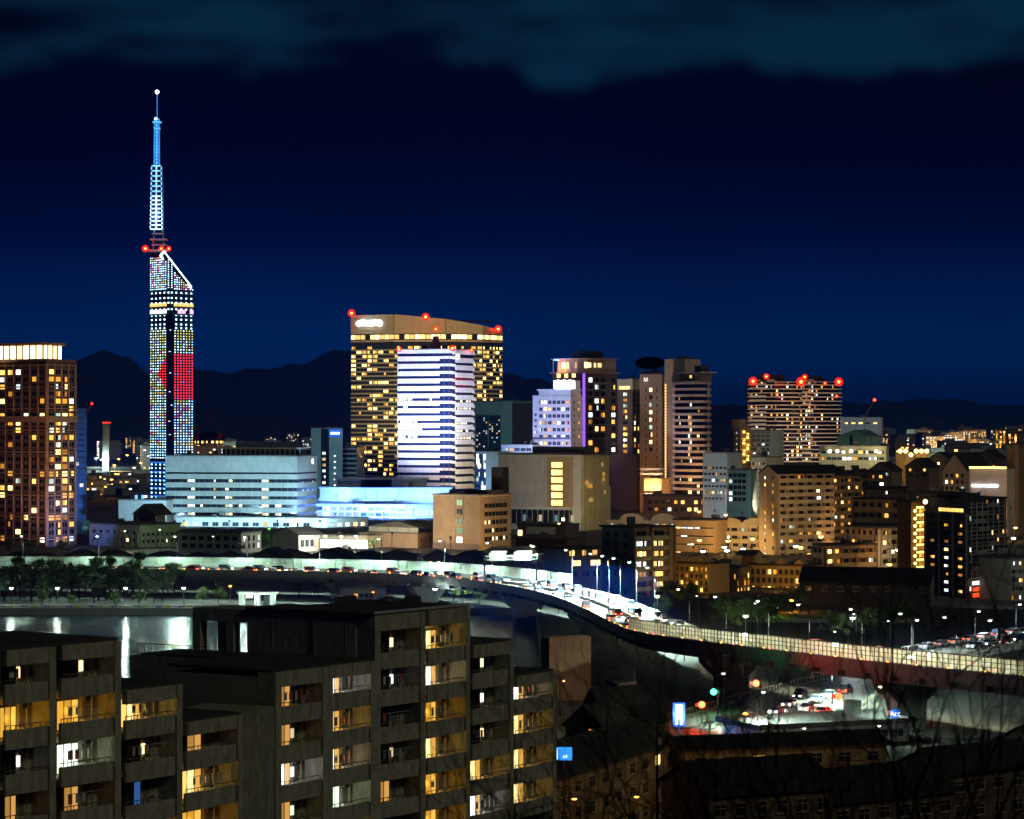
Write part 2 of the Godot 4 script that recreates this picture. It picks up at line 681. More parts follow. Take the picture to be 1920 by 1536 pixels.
func make_mountains() -> void:
	var n := FastNoiseLite.new()
	n.seed = 3
	n.frequency = 0.012
	n.fractal_octaves = 4
	# ridges in the haze: [column, row] along the crest, and the distance of each range
	var ranges := [
		[[[-400, 740], [-200, 700], [0, 705], [120, 692], [165, 668], [195, 657], [235, 668], [290, 705], [330, 712], [372, 692], [420, 700], [470, 690], [560, 684], [640, 655], [700, 652], [820, 690], [950, 704], [1100, 730], [1330, 758], [1450, 764], [1560, 760], [1680, 752], [1760, 746], [1850, 756], [1920, 764], [2100, 768], [2400, 772]], 15000.0],
		[[[-300, 792], [150, 786], [300, 780], [380, 770], [470, 778], [560, 786], [700, 780], [960, 770], [1250, 768], [1345, 792], [1500, 786], [1590, 792], [1660, 774], [1710, 768], [1760, 782], [1840, 792], [2200, 790]], 8000.0],
	]
	for r in ranges:
		var z: float = r[1]
		var mb := MB.new()
		var crest := func(px: float) -> Vector3:
			var p: Array = r[0]
			var i := 0
			while i < p.size() - 2 and p[i + 1][0] < px:
				i += 1
			var t := clampf((px - p[i][0]) / (p[i + 1][0] - p[i][0]), 0.0, 1.0)
			var y := lerpf(p[i][1], p[i + 1][1], t * t * (3.0 - 2.0 * t)) + n.get_noise_2d(px * 1.6, z) * 9.0
			return Vector3(X(px, z), maxf(4.0, A(y, z)), -z)
		var lo: float = r[0][0][0]
		var hi: float = r[0][r[0].size() - 1][0]
		var steps := int((hi - lo) / 10.0)
		for i in steps:
			var prev := []
			for k in 2:
				var c: Vector3 = crest.call(lo + (i + k) * 10.0)
				var row := [c]
				for s in [0.72, 0.45, 0.2, 0.0]:
					var out: float = (1.0 - s) * z * 0.13
					row.append(Vector3(c.x + n.get_noise_2d(c.x * 0.09, s * 50.0) * z * 0.02, maxf(0.5, c.y * s + n.get_noise_2d(c.x * 0.05, s * 90.0) * c.y * 0.15), -z + out))
				row.append(Vector3(c.x, 0.0, -z - z * 0.12))
				prev.append(row)
			for k in 4:
				mb.quad(prev[0][k + 1], prev[0][k], prev[1][k], prev[1][k + 1])
			mb.quad(prev[0][0], prev[0][5], prev[1][5], prev[1][0])
		structure("mountain" if z > 9000.0 else "hills", mb.mesh(), M(0.03, 0.045, 0.03, 0.95, 0.0, false))


# ---------------------------------------------------------------- the city far behind
func far_block(px: float, z: float, w: float, hgt: float, kind: int) -> void:
	var walls := [M(0.42, 0.4, 0.36), M(0.3, 0.26, 0.22), M(0.5, 0.5, 0.52), M(0.2, 0.22, 0.25)]
	var labels := [
		"small cream apartment block among the far city lights",
		"small brown apartment block among the far city lights",
		"small pale office block among the far city lights",
		"small slate grey block among the far city lights"]
	var turn := rng.randf_range(-0.5, 0.5)
	var o := thing("distant_building", labels[kind], "building", G(px, z), "distant buildings across the city")
	o.rotation.y = turn
	var d := w * rng.randf_range(0.6, 1.0)
	crate("wall", walls[kind], o, Vector3(0, hgt / 2.0, 0), Vector3(w, hgt, d))
	crate("roof", M(0.1, 0.1, 0.1), o, Vector3(0, hgt + 0.3, 0), Vector3(w + 0.6, 0.6, d + 0.6))
	if rng.randf() < 0.6:
		crate("penthouse", walls[kind], o, Vector3(w * rng.randf_range(-0.25, 0.25), hgt + 2.0, 0), Vector3(w * 0.3, 2.8, d * 0.4))
	var f := face(Vector3(-w / 2.0, 0, d / 2.0), Vector3(w / 2.0, 0, d / 2.0))
	var rows := maxi(1, int(hgt / 3.4))
	var cols := maxi(2, int(w / 4.5))
	var style := rng.randi() % 4
	var same := lit_pane([0.95, 0.6, 0.2, 0.5][kind])
	for r in rows:
		for c in cols:
			if (style == 0 and c == 0) or (style != 0 and rng.randf() < [0.0, 0.55, 0.38, 0.45][style]):
				var m: Material = same if style == 0 else (E(1, 0.6, 0.16, 2.6) if rng.randf() < [0.9, 0.7, 0.3, 0.5][kind] else E(0.9, 1, 1, 2.8))
				window(o, f, w * (c + 0.5) / cols, 2.2 + r * 3.3, w / cols * 0.62, 1.7, m, M(0.1, 0.1, 0.1))

func make_far_city() -> void:
	# left of the tower, between the towers and to the right, thinning out towards the foot of the hills
	for i in 26:
		var z := rng.randf_range(3000.0, 6500.0)
		far_block(rng.randf_range(150, 660), z, rng.randf_range(18, 46), rng.randf_range(10, 34), rng.randi() % 4)
	for i in 130:
		var t := rng.randf()
		var z := lerpf(1900.0, 6000.0, t)
		far_block(rng.randf_range(1565, 1935), z, rng.randf_range(14, 34) * lerpf(1.0, 1.6, t), rng.randf_range(7, 30) * lerpf(0.9, 1.9, t), rng.randi() % 4)
	for i in 44:
		far_block(rng.randf_range(1640, 1925), rng.randf_range(1650.0, 2700.0), rng.randf_range(12, 24), rng.randf_range(12, 36), rng.randi() % 4)
	for i in 16:
		far_block(rng.randf_range(160, 280), rng.randf_range(1750.0, 2600.0), rng.randf_range(12, 22), rng.randf_range(4, 9), rng.randi() % 4)
	for i in 8:
		far_block(rng.randf_range(1330, 1420), rng.randf_range(1900.0, 2600.0), rng.randf_range(14, 24), rng.randf_range(10, 30), rng.randi() % 4)
	# lamps of far streets: one kind glows amber, one white
	for i in 70:
		var z := rng.randf_range(1500.0, 4800.0)
		var px := rng.randf_range(1575, 1920)
		if i < 14:
			px = rng.randf_range(165, 282)
			z = rng.randf_range(1650.0, 3600.0)
		elif i < 20:
			px = rng.randf_range(365, 590)
			z = rng.randf_range(2600.0, 4200.0)
		var warm := rng.randf() < 0.6
		street_lamp(G(px, z), rng.randf_range(9, 15), Vector3(0, 0, 1.2), Color(1, 0.72, 0.35) if warm else Color(0.85, 1, 0.95), 3000.0 * z / 3000.0 if i % 2 == 0 else 0.0,
			"amber street lamp far off among the city blocks" if warm else "white street lamp far off among the city blocks", "street lamps far off in the city", 0.15, 5.0 * z / 3000.0, 8.0)

	# flat-roofed pale hall on the skyline with a tower crane beside it
	var b := block("exhibition_hall", "long pale flat hall on the skyline behind the crane", "building", [[1576, 3600], [1652, 3590]], 60.0, 783, 3595, M(0.55, 0.56, 0.58), M(0.3, 0.3, 0.3))
	windows(b, 0, 5, 1, 0.05, 0.95, 790, 797, 6, 2.4, 0.7, 0.7, M(0.1, 0.1, 0.1), glass())
	flood(V(1612, 812, 3480), V(1612, 790, 3560), Color(0.8, 0.95, 1), 2600, 45, "floodlight on a tall post lighting the pale skyline hall", "", A(812, 3480) - GROUND)
	tower_crane(1622, 1640, 3300, 750, "dark tower crane with a red top lamp on the skyline", E(1, 0.05, 0.02, 6.0), M(0.34, 0.34, 0.38))

	# control tower with a red cap
	var ct := thing("control_tower", "slender pale control tower with a red lit cap", "tower", G(199, 2900))
	crate("shaft", M(0.45, 0.46, 0.42), ct, Vector3(0, A(798, 2900) / 2.0, 0), Vector3(6.5, A(798, 2900), 6.5))
	crate("cab", M(0.3, 0.28, 0.26), ct, Vector3(0.8, A(796, 2900) + 0.6, 0), Vector3(9, 2.4, 8))
	crate("sign_strip", E(1, 0.03, 0.01, 3.0), ct, Vector3(0.8, A(796, 2900) + 0.4, 4.1), Vector3(8.6, 1.1, 0.2))
	flood(V(206, 845, 2840), V(199, 812, 2900), Color(1, 0.95, 0.8), 130, 25, "floodlight lighting the slender control tower", "", A(845, 2840) - GROUND)

	# domed amusement hall of orange light right of the tall tower
	var dm := thing("domed_hall", "low domed hall glowing orange under a red lit roof edge", "building", G(392, 3200))
	var mb := MB.new()
	mb.tube(Vector3.ZERO, Vector3(0, A(822, 3200) - GROUND, 0), 17.0, 17.0, 20)
	part("wall", mb.mesh(), M(0.4, 0.3, 0.2), dm)
	var cap := MB.new()
	cap.ball(Vector3(0, A(822, 3200) - GROUND, 0), 18.5, 20, 8, 0.4)
	part("roof", cap.mesh(), M(0.35, 0.06, 0.05), dm)
	for i in 9:
		var a := PI * (i + 0.5) / 9.0
		var q := Vector3(-cos(a), 0, sin(a))
		var f := face(q * 17.1 + Vector3(-q.z, 0, q.x) * -1.8, q * 17.1 + Vector3(-q.z, 0, q.x) * 1.8)
		f = face(q * 17.1 - Vector3(q.z, 0, -q.x) * 1.8, q * 17.1 + Vector3(q.z, 0, -q.x) * 1.8)
		window(dm, f, 1.8, A(826, 3200) - GROUND - 2.0, 3.4, 3.4, E(1, 0.6, 0.2, 3.0), M(0.2, 0.1, 0.05))
		window(dm, f, 1.8, A(826, 3200) - GROUND - 7.0, 3.4, 3.4, amber(), M(0.2, 0.1, 0.05))
	lamp(dm, Vector3(0, A(815, 3200) + 2.0, 22.0), Color(1, 0.25, 0.1), 600.0, 1.0)


func tower_crane(px_foot: float, px_tip: float, z: float, ytip: float, label: String, bulb: Material, m: Material) -> void:
	var o := thing("tower_crane", label, "crane", G(px_foot, z))
	var top := A(ytip + 32.0, z) - GROUND
	var mast := MB.new()
	for s in [[-1, -1], [1, -1], [1, 1], [-1, 1]]:
		mast.bar(Vector3(s[0], 0, s[1]) * 0.9, Vector3(s[0] * 0.9, top, s[1] * 0.9), 0.3)
	for i in int(top / 3.0):
		mast.bar(Vector3(-0.9, i * 3.0, 0.9), Vector3(0.9, i * 3.0 + 3.0, 0.9), 0.2)
		mast.bar(Vector3(0.9, i * 3.0, -0.9), Vector3(-0.9, i * 3.0 + 3.0, -0.9), 0.2)
	part("mast", mast.mesh(), m, o)
	var tip := Vector3(X(px_tip, z) - X(px_foot, z), A(ytip, z) - GROUND, 0)
	var jib := MB.new()
	for s in [-0.7, 0.7]:
		jib.bar(Vector3(0, top, s), tip, 0.4)
	jib.bar(Vector3(0, top + 1.5, 0), tip, 0.4)
	jib.bar(Vector3(0, top, 0), Vector3(-tip.x * 0.45, top + 2.0, 0), 1.0)
	part("jib", jib.mesh(), m, o)
	crate("cab", m, o, Vector3(0, top, 0), Vector3(3, 3, 3))
	var k := MB.new()
	k.ball(tip, 0.0006 * z, 8, 6)
	part("top_lamp", k.mesh(), bulb, o)


# ---------------------------------------------------------------- condominium tower, broadcast tower and the white station
func make_left_towers() -> void:
	var frame := M(0.46, 0.28, 0.21)
	var dark := glass(0.012, 0.016, 0.02)
	# the brick-red residential tower with a glowing crown
	var b := block("apartment_tower", "brown gridded residential tower with a glowing glass crown", "building", [[-34, 1100], [88, 1070], [141, 1088]], 0, 678, 1070, M(0.13, 0.08, 0.06), M(0.2, 0.12, 0.09), {"lid": 1.0, "eaves": 0.5})
	windows(b, 0, 8, 24, 0.02, 0.99, 690, 1020, 3.5, 2.2, 0.16, 0.8, frame, dark, {"col_bias": 0.9})
	windows(b, 1, 4, 24, 0.03, 0.97, 690, 1020, 3.9, 2.2, 0.5, 0.75, frame, dark, {"col_bias": 0.9})
	fins(b, 0, 9, 680, 1024, 0.5, 0.45, frame, 0.0, 0.995)
	fins(b, 1, 5, 680, 1024, 0.5, 0.45, frame, 0.005, 1.0)
	for r in 9:
		var y := 684.0 + r * 41.0
		for fi in 2:
			slab("belt", frame, b.root, b.faces[fi], b.faces[fi].w / 2.0, hh(b, y), 0.0, b.faces[fi].w, 0.5, 0.5)
	for fi in 2:
		slab("overhang", frame, b.root, b.faces[fi], b.faces[fi].w / 2.0, hh(b, 786), 0.0, b.faces[fi].w + 0.9, 2.6, 0.9)
	# crown: a glazed room lit from inside under a thin wide roof
	var low: float = b.h + 1.0
	var high := hh(b, 646)
	var sy := high - low
	var crown := block("unused", "", "", [[-30, 1094], [80, 1073], [116, 1084]], 0, 646, 1073, null, null)
	var cp: PackedVector2Array = crown.poly
	var off: Vector3 = crown.root.position - b.root.position
	crown.root.free()
	used.erase("unused")
	for i in 2:
		var p0 := Vector3(cp[i].x + off.x, 0, cp[i].y + off.z)
		var p1 := Vector3(cp[i + 1].x + off.x, 0, cp[i + 1].y + off.z)
		var f := face(p0, p1)
		var n := 9 if i == 0 else 4
		for k in n:
			slab("crown_window", E(1, 0.72, 0.34, [5.0, 3.4, 6.0, 2.4][(k * 7 + i) % 4]), b.root, f, f.w * (k + 0.5) / n, low + sy / 2.0, -0.3, f.w / n - 0.55, sy - 0.6, 0.2)
			slab("crown_post", M(0.35, 0.22, 0.12), b.root, f, f.w * k / n, low + sy / 2.0, -0.2, 0.5, sy, 0.5)
	var lid := MB.new()
	var lp := PackedVector2Array()
	for p in cp:
		lp.append(p + Vector2(off.x, off.z))
	lid.prism(grown(lp, 1.3), high + 0.004, high + 1.0)
	part("crown_roof", lid.mesh(), M(0.4, 0.26, 0.14), b.root)
	flood(G(105, 1020), V(100, 800, 1072), Color(1, 0.78, 0.6), 2700, 40, "floodlight at the foot of the brown residential tower")
	flood(G(40, 1015), V(30, 850, 1085), Color(1, 0.74, 0.54), 1300, 40, "floodlight at the foot of the brown residential tower")
	flood(G(152, 1050), V(136, 960, 1085), Color(0.35, 0.5, 1), 2200, 36, "blue floodlight beside the brown residential tower", "")

	# the scaffolded blue building with a red crane behind it
	var s := block("scaffolded_building", "narrow building wrapped in blue sheeting behind the brown tower", "building", [[128, 1203], [161, 1204]], 14, 768, 1205, M(0.10, 0.2, 0.42), M(0.1, 0.1, 0.12))
	for i in 20:
		slab("scaffold_rail", M(0.14, 0.24, 0.45), s.root, s.faces[0], s.faces[0].w / 2.0, hh(s, 775 + i * 10.5), 0.0, s.faces[0].w, 0.25, 0.7)
	for i in 5:
		slab("scaffold_pole", M(0.14, 0.24, 0.45), s.root, s.faces[0], s.faces[0].w * i / 4.0, s.h / 2.0, 0.72, 0.15, s.h, 0.15)
	for i in 3:
		window(s.root, s.faces[0], s.faces[0].w * (0.25 + 0.25 * i), hh(s, 830 + 40 * i), 1.6, 1.6, pale(), M(0.2, 0.2, 0.2))
	flood(G(158, 1165), V(150, 860, 1200), Color(0.5, 0.7, 1), 2600, 40, "floodlight under the blue sheeted building", "")
	tower_crane(156, 172, 1230, 757, "small crane with a red jib over the blue sheeting", E(1, 0.05, 0.02, 1.5), M(0.35, 0.02, 0.03))

	make_broadcast_tower()
	make_station()


func make_broadcast_tower() -> void:
	var z := 1510.0
	var o := thing("broadcast_tower", "tall glass tower covered in coloured light dots with a blue lattice mast", "tower", G(320, z))
	var c := X(320, z)
	var lx := X(279, z) - c
	var rx := X(361, z) - c
	var yb := func(py: float) -> float: return A(py, z) - GROUND
	var hl: float = yb.call(474)
	var hr: float = yb.call(541)
	# three-cornered shaft with a slanting head: a blunt edge points at the viewer
	var foot := [Vector3(lx, 0, -4), Vector3(-1.2, 0, 8.5), Vector3(2.6, 0, 8.5), Vector3(rx, 0, -4), Vector3(0, 0, -18)]
	var cut := func(x: float) -> float:
		return minf(hl, lerpf(hl, hr, clampf((x - (X(301, z) - c)) / (rx - (X(301, z) - c)), 0.0, 1.0)))
	var body := MB.new()
	var ring := []
	for p in foot:
		ring.append(p)
	for i in ring.size():
		var p: Vector3 = ring[i]
		var q: Vector3 = ring[(i + 1) % ring.size()]
		var n := 10
		for k in n:
			var a := p.lerp(q, float(k) / n)
			var b2 := p.lerp(q, float(k + 1) / n)
			body.quad(a, a + UP * cut.call(a.x), b2 + UP * cut.call(b2.x), b2)
	for k in ring.size() - 2:
		var t := [ring[0], ring[k + 1], ring[k + 2]]
		body.tri(t[0] + UP * cut.call(t[0].x), t[2] + UP * cut.call(t[2].x), t[1] + UP * cut.call(t[1].x))
	part("shaft", body.mesh(), M(0.03, 0.05, 0.085, 0.08, 0.35, false), o)
	# the dark slot between the two mirrored faces
	var slot := MB.new()
	slot.box(Vector3(0.7, yb.call(720), 8.6), Vector3(3.3, yb.call(590) - yb.call(850), 0.4))
	part("slot", slot.mesh(), glass(0.004, 0.008, 0.03), o)
	for py in [620, 660, 700, 735, 760, 790, 815]:
		part("slot_lamp", unit_box, E(0.8, 0.9, 1, 2.0), o, Transform3D(Basis.from_scale(Vector3(0.9, 0.35, 0.2)), Vector3(0.9 + rng.randf_range(-0.8, 0.8), yb.call(py), 8.9)))
	var lf := face(ring[0], ring[1])
	var mf := face(ring[1], ring[2])
	var rf := face(ring[2], ring[3])
	# the light dots, by colour
	var sets := {}
	var dot := func(f: Dictionary, u: float, v: float, kind: String, s: float) -> void:
		if not sets.has(kind):
			sets[kind] = MB.new()
		sets[kind].box(f.a + f.t * u + UP * v + f.n * 0.16, Vector3(s, s, 0.3), Basis(f.t, UP, f.n))
	# the blunt edge carries dots above the slot
	for py in [490.0, 494.2, 498.4, 502.6, 506.8, 511.0, 515.2, 519.4, 523.6, 527.8, 532.0, 536.2, 540.4, 550.0, 560.0, 569.0, 581.0]:
		for k in 2:
			dot.call(mf, mf.w * (k + 0.5) / 2.0, yb.call(py), "white", 0.5 if py < 545 else 0.8)
	for fi in 2:
		var f: Dictionary = [lf, rf][fi]
		# dense field from row 620 down to 862
		for r in 48:
			var py := 621.0 + r * 5.05
			for k in 7:
				var u: float = f.w * (k + 0.5) / 7.0
				var px: float = 960.0 + (c + f.a.x + f.t.x * u) * F / z
				var red: bool = (fi == 1 and py > 664 and py < 748) or (fi == 0 and py > 674 and py < 730 and px > 297 + absf(py - 702) * 0.62)
				var kind := "white"
				var q := rng.randf()
				if red:
					kind = "red" if q < 0.94 else "pink"
				elif py < 640:
					kind = "gold" if q < 0.7 else "white"
				elif py < 760:
					kind = "gold" if q < 0.36 else ("green" if q < 0.46 else ("pink" if q < 0.53 else ("sky" if q < 0.62 else "white")))
				elif py < 835:
					kind = "gold" if q < 0.2 else ("pink" if q < 0.26 else ("sky" if q < 0.55 else "white"))
				else:
					kind = "white" if q < 0.6 else "sky"
				dot.call(f, u, yb.call(py), kind, 0.7 if red else 0.56)
		# sparse white dots above and below the field
		for py in [550.0, 560.0, 569.0, 581.0, 592.0, 600.0, 609.0, 616.0, 871.0, 878.0, 886.0, 893.0, 901.0, 908.0, 916.0, 924.0, 932.0]:
			for k in 4:
				dot.call(f, f.w * (k + 0.5) / 4.0, yb.call(py), "white" if py < 800 or k % 2 == 0 else "sky", 0.85)
		# fine field under the slanting head
		for r in 15:
			var py := 484.0 + r * 4.2
			for k in 9:
				var u: float = f.w * (k + 0.5) / 9.0
				var x: float = f.a.x + f.t.x * u
				if yb.call(py) < cut.call(x) - 1.0:
					dot.call(f, u, yb.call(py), ["white", "white", "sky", "gold", "pink"][rng.randi() % 5] if rng.randf() < 0.6 else "white", 0.5)
	var glow := {"white": E(0.5, 0.8, 1, 4.4), "gold": E(0.95, 0.85, 0.16, 1.6), "green": E(0.45, 0.95, 0.2, 1.3), "red": E(1, 0.02, 0.03, 2.8), "pink": E(1, 0.15, 0.6, 1.6), "sky": E(0.2, 0.55, 1, 3.4)}
	for kind in sets:
		stuff(part("light_dots", sets[kind].mesh(), glow[kind], o))
	# the red field's own glow between its dots: panel behind the dots
	# observation storeys: bands of gold and white windows
	for w in [[572, "gold_window", E(1, 0.6, 0.15, 1.5), 2.0], [585, "white_window", E(0.9, 0.95, 1, 1.8), 2.2]]:
		for fi in 2:
			var f: Dictionary = [lf, rf][fi]
			for k in 5:
				if rng.randf() < 0.85:
					slab("observation_window", w[2] if fi == 0 or w[0] == 572 else E(1, 0.35, 0.5, 2.2), o, f, f.w * (k + 0.5) / 5.0, yb.call(w[0]), 0.0, f.w / 5.0 - 0.4, w[3], 0.12)
			slab("floor_band", M(0.3, 0.32, 0.36, 0.4), o, f, f.w / 2.0, yb.call(w[0] + 6.0), 0.0, f.w, 0.7, 0.35)
	for py in [548, 864, 882, 897, 912, 927, 941]:
		for fi in 2:
			var f: Dictionary = [lf, rf][fi]
			slab("light_strip" if py > 800 else "floor_band", E(0.03, 0.2, 1, 0.9) if py > 800 else M(0.2, 0.22, 0.26, 0.4), o, f, f.w / 2.0, yb.call(py + 3), 0.0, f.w, 0.8, 0.2)
	# white lamps along the slanting head
	var s0 := Vector3(X(303, z) - c, yb.call(481), 6.2)
	var s1 := Vector3(rx - 1.0, yb.call(540), -1.6)
	var edge := MB.new()
	edge.bar(s0, s1, 0.7)
	edge.bar(s0 + Vector3(1.8, 2.6, -2.0), s1 + Vector3(0.1, 0.8, 0), 0.6)
	edge.bar(s0 + Vector3(0, 0, 0), s0 + Vector3(1.8, 2.6, -2.0), 0.9)
	part("head_light", edge.mesh(), E(0.75, 0.95, 1, 4.0), o)
	# platforms under the mast
	var mx := X(296, z) - c
	var deck := MB.new()
	deck.box(Vector3(mx, yb.call(470), -2), Vector3(11, 1.2, 9))
	deck.box(Vector3(mx + 0.6, yb.call(459), -2), Vector3(8, 0.7, 7))
	deck.box(Vector3(mx + 0.3, yb.call(449), -2), Vector3(9.6, 0.7, 8))
	deck.box(Vector3(mx, yb.call(438), -2), Vector3(7, 0.6, 6))
	for s in [[-3, -4], [3.4, -4], [3.4, 0.8], [-3, 0.8]]:
		deck.bar(Vector3(mx + s[0], yb.call(472), s[1]), Vector3(mx + s[0] * 0.7, yb.call(430), s[1] * 0.6 - 0.6), 0.45)
	part("mast_deck", deck.mesh(), M(0.35, 0.4, 0.5, 0.5), o)
	# lattice mast in three stages
	mx = X(293, z) - c
	var stages := [[430, 368, 3.3, 3.0, E(0.5, 0.8, 1, 3.6), 8], [368, 311, 3.0, 2.7, E(0.2, 0.55, 1, 2.6), 6], [311, 222, 1.5, 1.3, E(0.05, 0.32, 1, 2.0), 14]]
	for q in stages:
		var y0: float = yb.call(q[0])
		var y1: float = yb.call(q[1])
		var st := MB.new()
		var lit := MB.new()
		for k in [[-1, -1], [1, -1], [1, 1], [-1, 1]]:
			st.bar(Vector3(mx + k[0] * q[2], y0, -2 + k[1] * q[2]), Vector3(mx + k[0] * q[3], y1, -2 + k[1] * q[3]), 0.4)
		for i in q[5] + 1:
			var t: float = float(i) / q[5]
			var r: float = lerpf(q[2], q[3], t)
			var y := lerpf(y0, y1, t)
			lit.box(Vector3(mx - r * 0.55, y, -2 + r), Vector3(r * 0.95, 0.5, 0.3))
			lit.box(Vector3(mx + r * 0.55, y, -2 + r), Vector3(r * 0.95, 0.5, 0.3))
			if i < q[5]:
				var y2 := lerpf(y0, y1, float(i + 1) / q[5])
				st.bar(Vector3(mx - r, y, -2 + r), Vector3(mx + r, y2, -2 + r), 0.25)
				st.bar(Vector3(mx + r, y, -2 + r), Vector3(mx - r, y2, -2 + r), 0.25)
				st.bar(Vector3(mx + r, y, -2 + r), Vector3(mx + r, y2, -2 - r), 0.25)
				for sx in [-1.0, 1.0]:
					lit.box(Vector3(mx + sx * r, (y + y2) / 2.0, -2 + r + 0.25), Vector3(0.42, (y2 - y) * 0.55, 0.25))
		lit.box(Vector3(mx, (y0 + y1) / 2.0, -2 + q[3] + 0.2), Vector3(0.7, y1 - y0, 0.3))
		part("mast_stage", st.mesh(), M(0.3, 0.4, 0.55, 0.5), o)
		part("mast_light", lit.mesh(), q[4], o)
	var spire := MB.new()
	spire.tube(Vector3(mx, yb.call(222), -2), Vector3(mx + 0.2, yb.call(174), -2), 0.42, 0.2, 6)
	part("spire", spire.mesh(), M(0.3, 0.36, 0.46, 0.5), o)
	for k in 9:
		part("spire_light", unit_box, E(0.05, 0.3, 1, 1.2), o, Transform3D(Basis.from_scale(Vector3(0.5, 1.0, 0.3)), Vector3(mx + 0.1, yb.call(217 - k * 4.8), -1.4)))
	var ring2 := MB.new()
	ring2.box(Vector3(mx, yb.call(228), -2), Vector3(4.6, 0.5, 4.6))
	ring2.box(Vector3(mx, yb.call(240), -2), Vector3(3.4, 0.5, 3.4))
	part("light_ring", ring2.mesh(), E(0.1, 0.45, 1, 1.6), o)
	for q in [[294, 172, 1.15], [291.5, 222, 0.75]]:
		var k := MB.new()
		k.ball(Vector3(X(q[0], z) - c, yb.call(q[1]), 0), q[2], 10, 7)
		part("top_lamp", k.mesh(), E(0.7, 0.95, 1, 6.0), o)
	lamp(o, Vector3(mx, yb.call(400), 7), Color(0.4, 0.7, 1), 160.0, 1.0)
	lamp(o, Vector3(mx - 1, yb.call(280), 5), Color(0.1, 0.35, 1), 90.0, 0.6)
	var bb := {"root": o}
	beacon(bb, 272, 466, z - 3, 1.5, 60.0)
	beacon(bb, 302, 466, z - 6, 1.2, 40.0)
	beacon(bb, 316, 466, z - 4, 1.1, 40.0)


